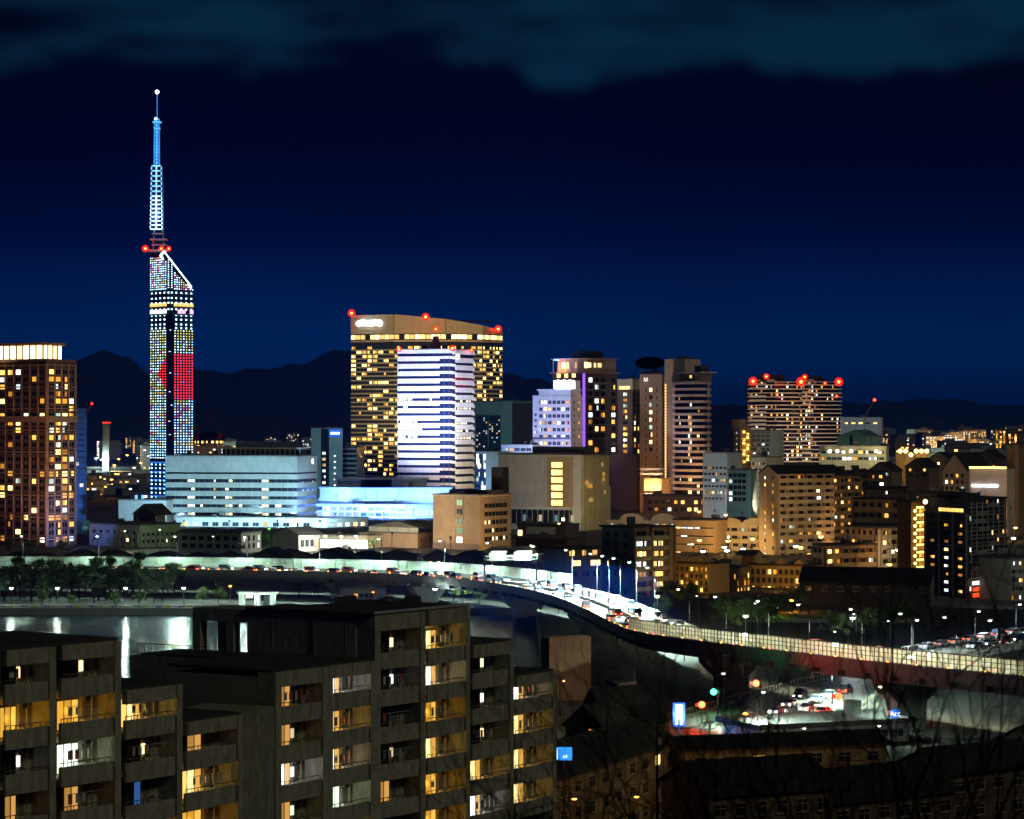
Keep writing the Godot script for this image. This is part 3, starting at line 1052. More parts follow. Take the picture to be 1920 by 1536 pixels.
func make_station() -> void:
	# broad white banded building with a blank upper storey and a louvred roof house
	var white := M(0.52, 0.6, 0.62)
	var b := block("station_building", "broad white office building with ribbon windows and a blank upper storey", "building", [[313, 1330], [556, 1318], [592, 1348]], 0, 856, 1320, glass(0.02, 0.03, 0.035), M(0.2, 0.24, 0.25), {"eaves": 0.3})
	for fi in 2:
		var f: Dictionary = b.faces[fi]
		slab("upper_wall", white, b.root, f, f.w / 2.0, (hh(b, 856) + hh(b, 886)) / 2.0, 0.0, f.w + 1.2, hh(b, 856) - hh(b, 886), 0.6)
	var rows := [894, 910, 926, 941.5, 957, 972]
	for i in rows.size():
		for fi in 2:
			var f: Dictionary = b.faces[fi]
			slab("floor_band", white, b.root, f, f.w / 2.0, hh(b, rows[i]), 0.0, f.w + 1.2, 2.5, 0.6)
	var f0: Dictionary = b.faces[0]
	for i in 5:
		var v := hh(b, 902.0 + i * 15.6)
		for q in [[0.19, 0.06, 1.0], [0.37, 0.015, 0.7], [0.48, 0.06, 1.0], [0.76, 0.055, 1.0], [0.27, 0.02, 0.4], [0.57, 0.025, 0.3], [0.86, 0.05, 0.3]]:
			if rng.randf() < q[2]:
				window(b.root, f0, f0.w * q[0], v, f0.w * q[1], 1.35, [E(1, 1, 0.72, 2.0), E(1, 0.97, 0.85, 2.4), E(1, 0.6, 0.2, 1.0)][0 if q[2] == 1.0 else rng.randi() % 3], M(0.1, 0.1, 0.1), 0.02)
		for k in 22:
			slab("mullion", M(0.2, 0.22, 0.23), b.root, f0, f0.w * (k + 0.5) / 22.0, v, 0.02, 0.16, 1.6, 0.12)
	windows(b, 1, 3, 4, 0.2, 0.95, 898, 960, 2.4, 1.2, 0.5, 0.1, M(0.2, 0.2, 0.2), glass(), {"only_lit": true})
	crate("wall_lamp", E(0.9, 0.97, 1, 5), b.root, b.faces[1].a + b.faces[1].t * (b.faces[1].w * 0.75) + UP * hh(b, 866) + b.faces[1].n * 0.8, Vector3(0.9, 2.4, 0.5))
	# roof house with louvres
	var top: float = b.h + 0.6
	var f1: Dictionary = b.faces[0]
	var hh1 := hh(b, 843) - top
	for k in 17:
		slab("roof_post", M(0.4, 0.44, 0.47), b.root, f1, f1.w * lerpf(0.38, 0.99, k / 16.0), top + hh1 / 2.0, -9.0, 0.5, hh1, 0.6)
	slab("roof_house", M(0.05, 0.07, 0.08), b.root, f1, f1.w * 0.685, top + hh1 / 2.0, -22.0, f1.w * 0.6, hh1, 12.0)
	slab("roof_edge", M(0.5, 0.53, 0.56), b.root, f1, f1.w * 0.685, top + hh1 + 0.5, -22.5, f1.w * 0.64, 0.9, 14.5)
	slab("plant_room", M(0.08, 0.13, 0.24), b.root, f1, f1.w * 0.7, hh(b, 835), -24.0, f1.w * 0.46, 3.4, 10.0)
	# wide podium in front
	var p := block("station_podium", "long low white podium in front of the ribbon windowed office", "building", [[330, 1296], [612, 1280], [690, 1296]], 0, 972, 1290, M(0.6, 0.66, 0.66), M(0.42, 0.48, 0.5), {"eaves": 0.5})
	windows(p, 0, 14, 1, 0.03, 0.97, 977, 989, 3.2, 2.0, 0.45, 0.35, M(0.3, 0.3, 0.3), glass())
	windows(p, 1, 5, 1, 0.03, 0.97, 977, 989, 3.0, 2.0, 0.7, 0.1, M(0.3, 0.3, 0.3), glass())
	for q in [[345, 1.0], [430, 1.0], [520, 1.1], [600, 1.0]]:
		flood(G(q[0], 1262, 1.5) + Vector3(0, 4, 0), V(q[0], 905, 1322), Color(0.72, 0.93, 1.0), 1500 * q[1], 48, "bluish floodlight in front of the ribbon windowed office", "floodlights before the white office", 4.0)
	flood(G(628, 1300) + Vector3(0, 6, 0), V(576, 930, 1332), Color(0.7, 0.85, 1), 1500, 40, "bright floodlight lighting the short side of the white office", "", 6.0)

	# blank white screen wall and the grey gabled house before the tower's foot
	var w := block("white_hall", "blank white walled hall beside the foot of the tall tower", "building", [[222, 1330], [312, 1322]], 14, 939, 1326, M(0.7, 0.76, 0.78), M(0.3, 0.33, 0.35))
	flood(G(268, 1300) + Vector3(0, 3, 0), V(268, 950, 1325), Color(0.66, 0.88, 1), 560, 60, "floodlight before the blank white hall", "", 3.0)
	for q in [254, 266]:
		crate("roof_light", E(0.15, 0.5, 1, 1.6), w.root, Vector3(X(q, 1330) - w.mid.x, w.h + 1.6, 0), Vector3(1.2, 2.0, 1.2))


# ---------------------------------------------------------------- the big hotel, the white tower and the lit complex
func make_centre() -> void:
	make_hotel()
	make_white_tower()
	make_complex()
	make_slabs()
	make_halls()


func make_hotel() -> void:
	var z := 1850.0
	var stone := M(0.42, 0.34, 0.22)
	# a long front in five slightly turned panels, its head sloping down to one side
	var pts := [[658, 1862], [739, 1846], [836, 1842], [905, 1852], [942, 1874]]
	var b := block("hotel", "huge golden hotel slab with rows of lit windows and a sloping blank head", "building", pts, 24.0, 628, 1850, glass(0.02, 0.028, 0.03), null)
	var heads := [[590, 590], [590, 599], [599, 610], [610, 619]]
	for i in 4:
		var f: Dictionary = b.faces[i]
		var d := 22.0
		var y0 := hh(b, 626)
		var l := hh(b, heads[i][0])
		var r := hh(b, heads[i][1])
		var p: Vector3 = f.a + UP * 0.0 + f.n * 0.5
		var q: Vector3 = p + f.t * (f.w - 0.25)
		p += f.t * 0.12
		var k: Vector3 = -f.n * d
		var mb := MB.new()
		mb.quad(p + UP * y0, p + UP * l, q + UP * r, q + UP * y0)
		mb.quad(p + UP * l, p + k + UP * l, q + k + UP * r, q + UP * r)
		mb.quad(q + k + UP * y0, q + k + UP * r, p + k + UP * l, p + k + UP * y0)
		mb.quad(p + k + UP * y0, p + k + UP * l, p + UP * l, p + UP * y0)
		mb.quad(q + UP * y0, q + UP * r, q + k + UP * r, q + k + UP * y0)
		mb.quad(p + k + UP * y0, p + UP * y0, q + UP * y0, q + k + UP * y0)
		part("head_panel", mb.mesh(), stone, b.root)
		for s in 5:
			slab("panel_joint", M(0.3, 0.24, 0.15), b.root, f, f.w / 2.0, lerpf(y0, minf(l, r), (s + 1) / 6.0), 0.5, f.w - 0.4, 0.12, 0.05)
		# glazed gallery under the head
		var n := int(f.w / 3.6)
		for c in n:
			if rng.randf() < 0.9:
				slab("gallery_window", [E(1, 0.72, 0.25, 2.4), E(1, 0.62, 0.16, 1.4), E(1, 0.8, 0.4, 3.4)][rng.randi() % 3], b.root, f, f.w * (c + 0.5) / n, hh(b, 632), 0.0, f.w / n - 0.5, 3.0, 0.1)
		slab("floor_band", stone, b.root, f, f.w / 2.0, hh(b, 639.5), 0.0, f.w, 1.2, 0.6)
	# floors: stone band, dark ribbon, lit rooms
	var floors := 30
	var step := (hh(b, 648) - hh(b, 893)) / floors
	var lit_count := 0
	for fl in floors:
		var v := hh(b, 648) - step * (fl + 0.5)
		for i in 4:
			var f: Dictionary = b.faces[i]
			slab("floor_band", M(0.30, 0.30, 0.26), b.root, f, f.w / 2.0, v - step * 0.5, 0.0, f.w, step * 0.34, 0.4)
			var n := int(f.w / 4.1)
			for c in n:
				var px: float = 960.0 + (b.mid.x + f.a.x + f.t.x * f.w * (c + 0.5) / n) * F / z
				var py := 648.0 + 245.0 * (fl + 0.5) / floors
				if (px > 748 and px < 886 and py > 654) or (px > 886 and py > 752):
					continue
				if lit_count < 290 and rng.randf() < (0.52 if fl < 5 else (0.5 if (fl * 7 + c / 3) % 3 == 0 else 0.26)) * (1.3 if px > 880 else 1.0):
					lit_count += 1
					window(b.root, f, f.w * (c + 0.5) / n, v + step * 0.01, f.w / n * rng.randf_range(0.7, 0.98), step * 0.64, [E(1, 0.62, 0.12, 2.4), E(1, 0.7, 0.22, 4.0), E(1, 0.55, 0.1, 1.4)][rng.randi() % 3], M(0.1, 0.09, 0.07), 0.0, "room_window")
	# glowing sign on the head: a row of rounded white letters run together by their own light
	var f0: Dictionary = b.faces[0]
	var sg := MB.new()
	var u0 = f0.w * 0.2
	for k in 6:
		sg.ball(f0.a + f0.t * (u0 + k * 3.35) + UP * hh(b, 606 - (2.0 if k == 1 or k == 4 else 0.0)) + f0.n * 1.2, 2.0 if k % 2 == 0 else 2.3, 10, 6)
	part("sign_letters", sg.mesh(), E(0.92, 0.98, 1, 5.0), b.root)
	slab("sign_bar", E(0.9, 0.97, 1, 4.0), b.root, f0, f0.w * 0.2 + 8.4, hh(b, 606), 0.5, 18.0, 3.2, 0.7)
	lamp(b.root, f0.a + f0.t * (f0.w * 0.45) + UP * hh(b, 604) + f0.n * 6.0, Color(0.75, 0.92, 1), 40.0, 1.0)
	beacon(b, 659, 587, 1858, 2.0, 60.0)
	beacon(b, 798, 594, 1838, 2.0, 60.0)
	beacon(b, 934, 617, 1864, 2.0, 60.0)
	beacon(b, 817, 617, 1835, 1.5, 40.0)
	# light canopy wing behind the head
	part("roof_wing", unit_box, M(0.05, 0.05, 0.06), b.root, Transform3D(Basis.from_scale(Vector3(26, 0.9, 9)), V(886, 602, 1866) - b.mid))
	# warm floods that wash the front from its own terrace and roof edge
	for px in [690, 770, 850, 915]:
		flood(V(px, 905, 1765), V(px, 660, 1850), Color(1, 0.84, 0.58), 6500, 40, "warm floodlight on a post washing the golden hotel front", "floodlights before the hotel", A(905, 1765) - GROUND)


func make_white_tower() -> void:
	var white := M(0.72, 0.74, 0.78, 0.7)
	var b := block("white_tower", "floodlit white office tower with broad stripes before the golden hotel", "building", [[746, 1560], [848, 1548], [888, 1572]], 0, 656, 1552, glass(0.012, 0.02, 0.06, 0.1), M(0.3, 0.3, 0.33), {"eaves": 0.4})
	var n := 19
	for i in n:
		var y := 659.0 + i * 13.95
		if y > 920:
			break
		var f0: Dictionary = b.faces[0]
		var f1: Dictionary = b.faces[1]
		var top := hh(b, y)
		var bh := hh(b, 0) - hh(b, 8.9)
		if i == 0:
			slab("stripe", white, b.root, f0, f0.w / 2.0, hh(b, 659), 0.0, f0.w, 2.2, 0.7)
			slab("stripe", white, b.root, f1, f1.w / 2.0, hh(b, 660), 0.0, f1.w, 2.6, 0.7)
			continue
		# the stripe runs on at half its height past a step
		slab("stripe", white, b.root, f0, f0.w * 0.385, top - bh * 0.5 + 1.5, 0.0, f0.w * 0.77, bh, 0.7)
		slab("stripe", white, b.root, f0, f0.w * 0.885, top - bh * 0.28 + 1.5, 0.0, f0.w * 0.23, bh * 0.56, 0.7)
		slab("stripe", white, b.root, f1, f1.w * 0.06, top - bh * 0.3 + 1.3, 0.0, f1.w * 0.12, bh * 0.56, 0.7)
		slab("stripe", white, b.root, f1, f1.w * 0.54, top - bh * 0.5 + 0.6, 0.0, f1.w * 0.8, bh, 0.7)
		slab("corner_strip", white, b.root, f1, f1.w * 0.97, top - bh * 0.7 + 0.4, 0.0, f1.w * 0.06, bh * 0.7, 0.7)
		var g := top - bh + 1.5 - 0.75
		if i in [6, 7, 9, 10, 11]:
			for k in 7:
				if rng.randf() < (0.8 if k < 4 else 0.25):
					window(b.root, f0, f0.w * (0.05 + 0.09 * k), g, f0.w * 0.08, 1.2, E(0.9, 0.97, 1, 2.6), M(0.2, 0.2, 0.25), 0.0)
			for k in 6:
				if rng.randf() < 0.75:
					window(b.root, f1, f1.w * (0.15 + 0.13 * k), g - 0.9, f1.w * 0.11, 1.2, [E(1, 0.9, 0.6, 2.0), E(0.95, 1, 0.95, 2.2)][rng.randi() % 2], M(0.2, 0.2, 0.2), 0.0)
	for k in [[0.86, 660, 910], [0.95, 660, 910]]:
		var f0: Dictionary = b.faces[0]
		slab("corner_line", M(0.08, 0.09, 0.14), b.root, f0, f0.w * k[0], (hh(b, 660) + hh(b, 910)) / 2.0, 0.71, 0.3, hh(b, 660) - hh(b, 910), 0.12)
	var moonlamp := MB.new()
	moonlamp.ball(Vector3.ZERO, 1.3, 10, 7, 1.3)
	part("wall_lamp", moonlamp.mesh(), E(1, 0.97, 0.85, 4.0), b.root, Transform3D(Basis(), V(858, 669, 1550) - b.mid))
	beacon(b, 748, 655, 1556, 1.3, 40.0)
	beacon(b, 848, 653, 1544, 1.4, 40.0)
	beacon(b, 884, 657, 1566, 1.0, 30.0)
	# red roof mast
	part("roof_mast", unit_box, M(0.2, 0.03, 0.05), b.root, Transform3D(Basis.from_scale(Vector3(3.5, 9, 3)), V(817, 645, 1566) - b.mid))
	for k in 7:
		part("roof_plant", unit_box, M(0.1, 0.1, 0.12), b.root, Transform3D(Basis.from_scale(Vector3(rng.randf_range(0.3, 4), rng.randf_range(2, 6), 2)), V(795 + 13 * k, 652, 1572) - b.mid))
	# floods at the foot: blue-white on the broad front, cream on the short side
	flood(V(788, 905, 1490), V(792, 745, 1554), Color(0.80, 0.85, 1), 15000, 36, "strong blue-white floodlight at the foot of the striped tower", "floodlights under the striped tower", A(905, 1490) - GROUND)
	flood(V(830, 900, 1480), V(805, 690, 1550), Color(0.80, 0.84, 1), 14000, 32, "strong blue-white floodlight at the foot of the striped tower", "floodlights under the striped tower", A(900, 1480) - GROUND)
	flood(V(760, 915, 1500), V(775, 880, 1556), Color(0.15, 0.35, 1), 800, 50, "blue floodlight at the foot of the striped tower", "", A(915, 1500) - GROUND)
	flood(V(905, 900, 1500), V(870, 800, 1560), Color(1, 0.9, 0.74), 5200, 42, "cream floodlight beside the striped tower", "", A(900, 1500) - GROUND)


func make_complex() -> void:
	var white := M(0.68, 0.72, 0.8, 0.6)
	var cool := Color(0.44, 0.64, 1)
	# three stepped wings of the floodlit white complex
	var a := block("shopping_complex", "floodlit white complex of stepped terraces below the striped tower", "building", [[592, 1420], [760, 1404], [836, 1416]], 0, 948, 1404, white, M(0.5, 0.55, 0.62), {"eaves": 0.4})
	# glazed lower storeys with a white grid
	var f0: Dictionary = a.faces[0]
	for r in 3:
		var v := hh(a, 955 + r * 10.5)
		for c in 12:
			slab("shop_window", [E(0.35, 0.55, 1, 0.9), E(0.75, 0.87, 1, 1.8), glass(0.05, 0.08, 0.14), E(0.5, 0.7, 1, 1.0)][rng.randi() % 4], a.root, f0, f0.w * (c + 0.5) / 12.0, v, 0.0, f0.w / 12.0 - 0.5, 2.0, 0.06)
		slab("floor_band", white, a.root, f0, f0.w / 2.0, v + 1.5, 0.0, f0.w + 0.6, 0.6, 1.2)
	for c in 13:
		slab("column", white, a.root, f0, f0.w * c / 12.0, hh(a, 967), 0.0, 0.5, 9.5, 0.9)
	var f1: Dictionary = a.faces[1]
	for c in 5:
		slab("shop_window", E(0.6, 0.8, 1, 1.4), a.root, f1, f1.w * (c + 0.5) / 5.0, hh(a, 962), 0.0, f1.w / 5.0 - 0.7, 3.0, 0.06)
	for px in [610, 665, 720, 775]:
		flood(G(px, 1376) + Vector3(0, 6, 0), V(px, 950, 1410), cool, 5200, 55, "blue-white floodlight on a post before the stepped complex", "floodlights before the stepped complex", 6.0)
	# middle terrace
	var m := block("terrace_hall", "white hall with rounded ends on the terrace of the lit complex", "building", [[600, 1444], [660, 1436], [742, 1432], [846, 1438]], 22, 916, 1436, white, M(0.5, 0.55, 0.62), {"eaves": 0.8})
	for i in 3:
		var f: Dictionary = m.faces[i]
		slab("terrace_rail", white, m.root, f, f.w / 2.0, hh(m, 938), 0.0, f.w, 1.6, 2.0)
		var n := 4
		for c in n:
			if i > 0:
				slab("pilaster", white, m.root, f, f.w * (c + 0.2) / n, hh(m, 926), 0.0, 0.8, 5.4, 1.0)
	part("roof_drum", drum(9.0, 4.2, 20), white, m.root, Transform3D(Basis(), Vector3(X(706, 1440) - m.mid.x, hh(m, 914), -1440 - m.mid.z)))
	# upper bar
	var u := block("terrace_wing", "upper white bar of the lit complex under the striped tower", "building", [[632, 1478], [755, 1470], [800, 1478]], 0, 901, 1472, white, M(0.5, 0.55, 0.62), {"eaves": 1.2, "lid": 1.4})
	for c in 6:
		slab("pilaster", white, u.root, u.faces[0], u.faces[0].w * (c + 0.5) / 6.0, hh(u, 910), 0.0, 0.7, 5.0, 0.6)
	for px in [625, 690, 750, 815]:
		flood(V(px, 948, 1418), V(px, 918, 1440), cool, 1700, 60, "blue-white floodlight on the roof of the stepped complex", "roof floodlights of the stepped complex")
	flood(V(690, 914, 1450), V(690, 904, 1474), cool, 900, 60, "blue-white floodlight on the terrace hall roof", "")
	flood(V(630, 930, 1424), V(622, 928, 1444), cool, 900, 60, "blue-white floodlight at the round end of the terrace hall", "")


func drum(r: float, h: float, seg: int) -> ArrayMesh:
	var mb := MB.new()
	mb.tube(Vector3.ZERO, Vector3(0, h, 0), r, r * 0.96, seg)
	return mb.mesh()


func make_slabs() -> void:
	# pair of tall pale slabs with a blue sign, left of the hotel
	var pale_wall := M(0.34, 0.44, 0.46)
	var s := block("slab_building", "pale slab office with a column of lit landings and a blue roof sign", "building", [[584, 1640], [612, 1636], [642, 1640]], 0, 804, 1638, glass(0.02, 0.03, 0.04), M(0.2, 0.22, 0.24))
	var f: Dictionary = s.faces[0]
	slab("wall_panel", pale_wall, s.root, f, f.w * 0.32, s.h / 2.0, 0.0, f.w * 0.64, s.h, 0.5)
	slab("wall_panel", pale_wall, s.root, s.faces[1], s.faces[1].w * 0.58, s.h / 2.0, 0.0, s.faces[1].w * 0.84, s.h - 0.5, 0.5)
	for i in 8:
		window(s.root, f, f.w * 0.84, hh(s, 850 + i * 11.0), f.w * 0.24, 1.9, [E(1, 0.9, 0.65, 1.4), E(0.9, 1, 0.9, 1.2), E(1, 0.65, 0.3, 1.0)][rng.randi() % 3], M(0.1, 0.1, 0.1))
		part("wall_lamp", unit_box, E(1, 1, 0.95, 2.4), s.root, Transform3D(Basis.from_scale(Vector3(0.8, 0.8, 0.4)), s.faces[1].a + s.faces[1].t * s.faces[1].w * 0.5 + s.faces[1].n * 0.6 + UP * hh(s, 855 + i * 11.0)))
	slab("sign_panel", E(0.02, 0.15, 1, 1.0), s.root, s.faces[1], s.faces[1].w * 0.5, hh(s, 812), 0.5, s.faces[1].w * 0.72, 4.6, 0.3)
	var sg := MB.new()
	for k in 4:
		sg.ball(Vector3.ZERO + s.faces[1].a + s.faces[1].t * (s.faces[1].w * 0.3 + k * s.faces[1].w * 0.14) + s.faces[1].n * 0.9 + UP * hh(s, 812.5), 0.75, 8, 6)
	part("sign_letters", sg.mesh(), E(0.6, 0.85, 1, 5.0), s.root)
	flood(V(612, 955, 1560), V(612, 860, 1638), Color(0.7, 0.95, 1), 2600, 34, "floodlight lighting the pale slab office", "", A(955, 1560) - GROUND)
	var t := block("banded_office", "grey banded office behind the pale slab", "building", [[640, 1662], [668, 1660]], 20, 838, 1660, glass(0.02, 0.03, 0.05), M(0.2, 0.2, 0.22))
	bands(t, 0, 10, 840, 930, 0.42, 0.5, M(0.42, 0.45, 0.5))
	# dark green glass building right of the white tower
	var d := block("glass_office", "dark teal office with two tall black glass bays", "building", [[888, 1680], [960, 1668], [998, 1686]], 0, 753, 1672, M(0.10, 0.18, 0.19), M(0.05, 0.07, 0.08))
	var df: Dictionary = d.faces[0]
	for c in 2:
		slab("glass_bay", glass(0.006, 0.012, 0.03, 0.06), d.root, df, df.w * (0.22 + c * 0.335), (hh(d, 779) + hh(d, 846)) / 2.0, 0.0, df.w * 0.31, hh(d, 779) - hh(d, 846), 0.3)
		for r in 16:
			slab("glazing_bar", M(0.08, 0.13, 0.15, 0.4), d.root, df, df.w * (0.22 + c * 0.335), hh(d, 782 + r * 4.1), 0.3, df.w * 0.31, 0.22, 0.1)
			for k in 5:
				if rng.randf() < 0.2:
					slab("office_window", [E(0.5, 0.8, 1, 0.7), E(1, 0.6, 0.25, 0.8), E(0.8, 0.9, 1, 1.0)][rng.randi() % 3], d.root, df, df.w * (0.1 + c * 0.335 + 0.06 * k), hh(d, 784 + r * 4.1), 0.3, 0.9, 0.8, 0.06)
	slab("side_wall", M(0.02, 0.022, 0.03), d.root, d.faces[1], d.faces[1].w / 2.0, d.h / 2.0, 0.0, d.faces[1].w - 0.2, d.h - 2.0, 0.2)
	flood(V(930, 905, 1600), V(925, 780, 1670), Color(0.45, 0.95, 1), 1500, 40, "greenish floodlight before the dark teal office", "", A(905, 1600) - GROUND)
	var e := block("white_annex", "white office annex with blue glass between teal office and grey theatre", "building", [[893, 1420], [934, 1414], [955, 1424]], 0, 849, 1416, M(0.5, 0.53, 0.54), M(0.4, 0.42, 0.43))
	windows(e, 0, 4, 8, 0.02, 0.42, 853, 920, 1.8, 3.6, 0.4, 0.0, M(0.3, 0.33, 0.35), glass(0.02, 0.06, 0.14))
	windows(e, 1, 2, 8, 0.1, 0.9, 856, 920, 1.8, 3.0, 0.4, 0.1, M(0.3, 0.33, 0.35), glass(0.02, 0.04, 0.08))
	flood(G(915, 1385) + Vector3(0, 12, 0), V(915, 880, 1416), Color(0.8, 0.95, 1), 520, 50, "floodlight before the white office annex", "", 12.0)
	var w := block("low_terrace", "low pale terrace roof behind the grey theatre", "building", [[940, 1500], [1000, 1495]], 20, 836, 1497, M(0.4, 0.42, 0.43), M(0.35, 0.36, 0.36))
	windows(w, 0, 5, 1, 0.05, 0.95, 838, 848, 3, 1.8, 0.3, 0.3, M(0.2, 0.2, 0.2), glass())


func make_halls() -> void:
	# grey theatre block with a golden glazed stair and a ribbed side
	var k := block("theatre", "grey windowless block with a golden lit stair and ribbed side wall", "building", [[936, 1262], [1090, 1240], [1141, 1268]], 0, 853, 1245, M(0.40, 0.38, 0.33), M(0.06, 0.06, 0.07), {"eaves": 0.6})
	var f: Dictionary = k.faces[0]
	slab("recess_panel", M(0.34, 0.24, 0.12), k.root, f, f.w * 0.745, (hh(k, 857) + hh(k, 951)) / 2.0, 0.0, f.w * 0.31, hh(k, 857) - hh(k, 951), 0.25)
	for i in 6:
		var v := hh(k, 872 + i * 14.2)
		for c in 3:
			slab("stair_window", E(1, 0.68, 0.2, [2.4, 3.4, 2.8][(i + c) % 3]), k.root, f, f.w * (0.665 + c * 0.045), v, 0.26, f.w * 0.04, 2.5, 0.08)
		slab("stair_landing", M(0.25, 0.17, 0.08), k.root, f, f.w * 0.712, v - 1.6, 0.26, f.w * 0.15, 0.5, 0.5)
		for c in 3:
			slab("spandrel", M(0.3, 0.2, 0.1), k.root, f, f.w * (0.8 + 0.03 * c), v, 0.26, f.w * 0.018, 2.6, 0.1)
	for c in 5:
		slab("wall_joint", M(0.33, 0.31, 0.27), k.root, f, f.w * (0.08 + 0.12 * c), (hh(k, 857) + hh(k, 951)) / 2.0, 0.0, 0.16, hh(k, 857) - hh(k, 951), 0.05)
	for c in 3:
		slab("wall_joint", M(0.33, 0.31, 0.27), k.root, f, f.w * 0.29, hh(k, 880 + c * 24), 0.0, f.w * 0.56, 0.14, 0.05)
	var low := face(f.a + f.n * 0.2, f.a + f.t * f.w * 0.9 + f.n * 0.2)
	slab("canopy", M(0.5, 0.5, 0.48), k.root, low, low.w / 2.0, hh(k, 953), 0.0, low.w, 0.7, 2.4)
	slab("glazed_foyer", glass(0.012, 0.016, 0.018), k.root, low, low.w / 2.0, hh(k, 970), 0.0, low.w * 0.98, 6.6, 0.5)
	for c in 14:
		slab("foyer_post", M(0.3, 0.3, 0.28), k.root, low, low.w * (c + 0.5) / 14.0, hh(k, 968), 0.5, 0.25, 7.0, 0.3)
		if c % 3 == 1:
			slab("foyer_window", [E(0.4, 0.7, 0.9, 0.3), E(1, 0.8, 0.5, 0.6)][c % 2], k.root, low, low.w * (c + 1.0) / 14.0, hh(k, 972), 0.5, 1.6, 3.0, 0.06)
	var s: Dictionary = k.faces[1]
	slab("rib_backing", M(0.13, 0.105, 0.06), k.root, s, s.w * 0.5, (hh(k, 856) + hh(k, 998)) / 2.0, 0.0, s.w - 0.3, hh(k, 856) - hh(k, 998), 0.06)
	for c in 22:
		slab("wall_rib", M(0.55, 0.51, 0.38), k.root, s, s.w * (c + 0.5) / 22.0, (hh(k, 856) + hh(k, 998)) / 2.0, 0.0, 0.24, hh(k, 856) - hh(k, 998), 0.4)
	for q in [[0.2, 905, 0.14], [0.75, 872, 0.08], [0.3, 912, 0.2], [0.82, 890, 0.1], [0.8, 900, 0.1], [0.35, 938, 0.14], [0.85, 925, 0.1]]:
		slab("side_window", E(1, 0.5, 0.08, 1.0), k.root, s, s.w * q[0], hh(k, q[1]), 0.0, s.w * q[2], 1.8, 0.1)
	slab("stair_tower", M(0.5, 0.49, 0.46), k.root, s, s.w * 1.04, hh(k, 955) - 0.5, -6.0, 2.4, hh(k, 908), 6.0)
	slab("penthouse", M(0.03, 0.03, 0.035), k.root, f, f.w * 0.68, k.h + 2.2, -14.0, f.w * 0.62, 3.2, 11.0)
	for i in 16:
		slab("roof_rail", M(0.4, 0.42, 0.45), k.root, f, f.w * (i + 0.5) / 16.0, k.h + 1.0, -0.5, 1.8, 0.18, 0.18)
	flood(G(985, 1195) + Vector3(0, 10, 0), V(985, 895, 1255), Color(0.88, 0.92, 0.96), 1000, 50, "white floodlight before the grey theatre wall", "floodlights around the theatre", 10.0)
	flood(G(1058, 1200) + Vector3(0, 10, 0), V(1060, 900, 1245), Color(1, 0.75, 0.35), 420, 32, "amber floodlight before the theatre stair", "", 10.0)
	flood(G(1155, 1205) + Vector3(0, 8, 0), V(1116, 915, 1252), Color(1, 0.92, 0.66), 520, 50, "yellow floodlight beside the ribbed theatre wall", "", 8.0)
	for q in [[1056, 974, 1.0], [1058, 993, 0.9]]:
		part("porch_lamp", unit_box, E(1, 0.85, 0.55, 4.0), k.root, Transform3D(Basis.from_scale(Vector3(1.4, 1.4, 0.6)), V(q[0], q[1], 1236) - k.mid))
	# dark tower side behind the theatre (brown wall down to the ground)
	# tan block with three stair openings and a dark penthouse
	var t := block("tan_block", "tan block with a column of greenish stair windows and black penthouse", "building", [[812, 1062], [900, 1044], [958, 1068]], 0, 929, 1048, M(0.50, 0.37, 0.25), M(0.3, 0.25, 0.2), {"eaves": 0.5, "lid": 0.4})
	var tf: Dictionary = t.faces[0]
	for i in 6:
		window(t.root, tf, tf.w * 0.57, hh(t, 943 + i * 17.5), tf.w * 0.13, 2.6, [E(0.55, 0.9, 0.55, 0.9), glass(0.03, 0.035, 0.04), glass(0.03, 0.035, 0.04), E(0.35, 0.8, 0.5, 0.6), E(1, 1, 0.95, 3.0), E(0.5, 0.9, 0.8, 0.7)][i], M(0.3, 0.24, 0.17))
		for s2 in [0.4, 0.74]:
			slab("vent", M(0.05, 0.04, 0.03), t.root, tf, tf.w * s2, hh(t, 943 + i * 17.5), 0.0, 0.45, 0.45, 0.06)
	for s2 in [0.47, 0.66]:
		slab("stair_rib", M(0.45, 0.33, 0.22), t.root, tf, tf.w * s2, t.h / 2.0, 0.0, 0.35, t.h, 0.3)
	slab("plinth", M(0.28, 0.21, 0.18), t.root, tf, tf.w / 2.0, hh(t, 1030), 0.0, tf.w, hh(t, 1020) - hh(t, 1040), 0.25)
	for r in 5:
		var ts: Dictionary = t.faces[1]
		slab("ribbon_recess", glass(0.02, 0.018, 0.015), t.root, ts, ts.w * 0.5, hh(t, 949 + r * 15.5), 0.0, ts.w * 0.74, 1.7, 0.06)
		for c in 6:
			if rng.randf() < (0.12 if r < 4 else 0.5):
				slab("side_window", E(1, 0.8, 0.45, 1.4), t.root, ts, ts.w * (0.17 + 0.12 * c), hh(t, 949 + r * 15.5), 0.06, 1.6, 1.5, 0.06)
			slab("mullion", M(0.4, 0.3, 0.2), t.root, ts, ts.w * (0.13 + 0.12 * c), hh(t, 949 + r * 15.5), 0.06, 0.2, 1.7, 0.08)
	for i in 12:
		var ts: Dictionary = t.faces[1]
		slab("cornice_block", M(0.7, 0.66, 0.58), t.root, ts, ts.w * (i + 0.5) / 12.0, t.h - 0.3, 0.0, 0.8, 0.4, 0.6)
	slab("cornice", M(0.6, 0.5, 0.38), t.root, tf, tf.w / 2.0, t.h - 0.2, 0.0, tf.w, 0.4, 0.55)
	slab("penthouse", M(0.03, 0.026, 0.02), t.root, t.faces[1], t.faces[1].w * 0.9, hh(t, 958) + 4.0, -6.0, 5.5, hh(t, 908), 5.0)
	slab("roof_plant", M(0.05, 0.05, 0.045), t.root, tf, tf.w * 0.75, t.h + 1.2, -12.0, tf.w * 0.6, 1.6, 6.0)
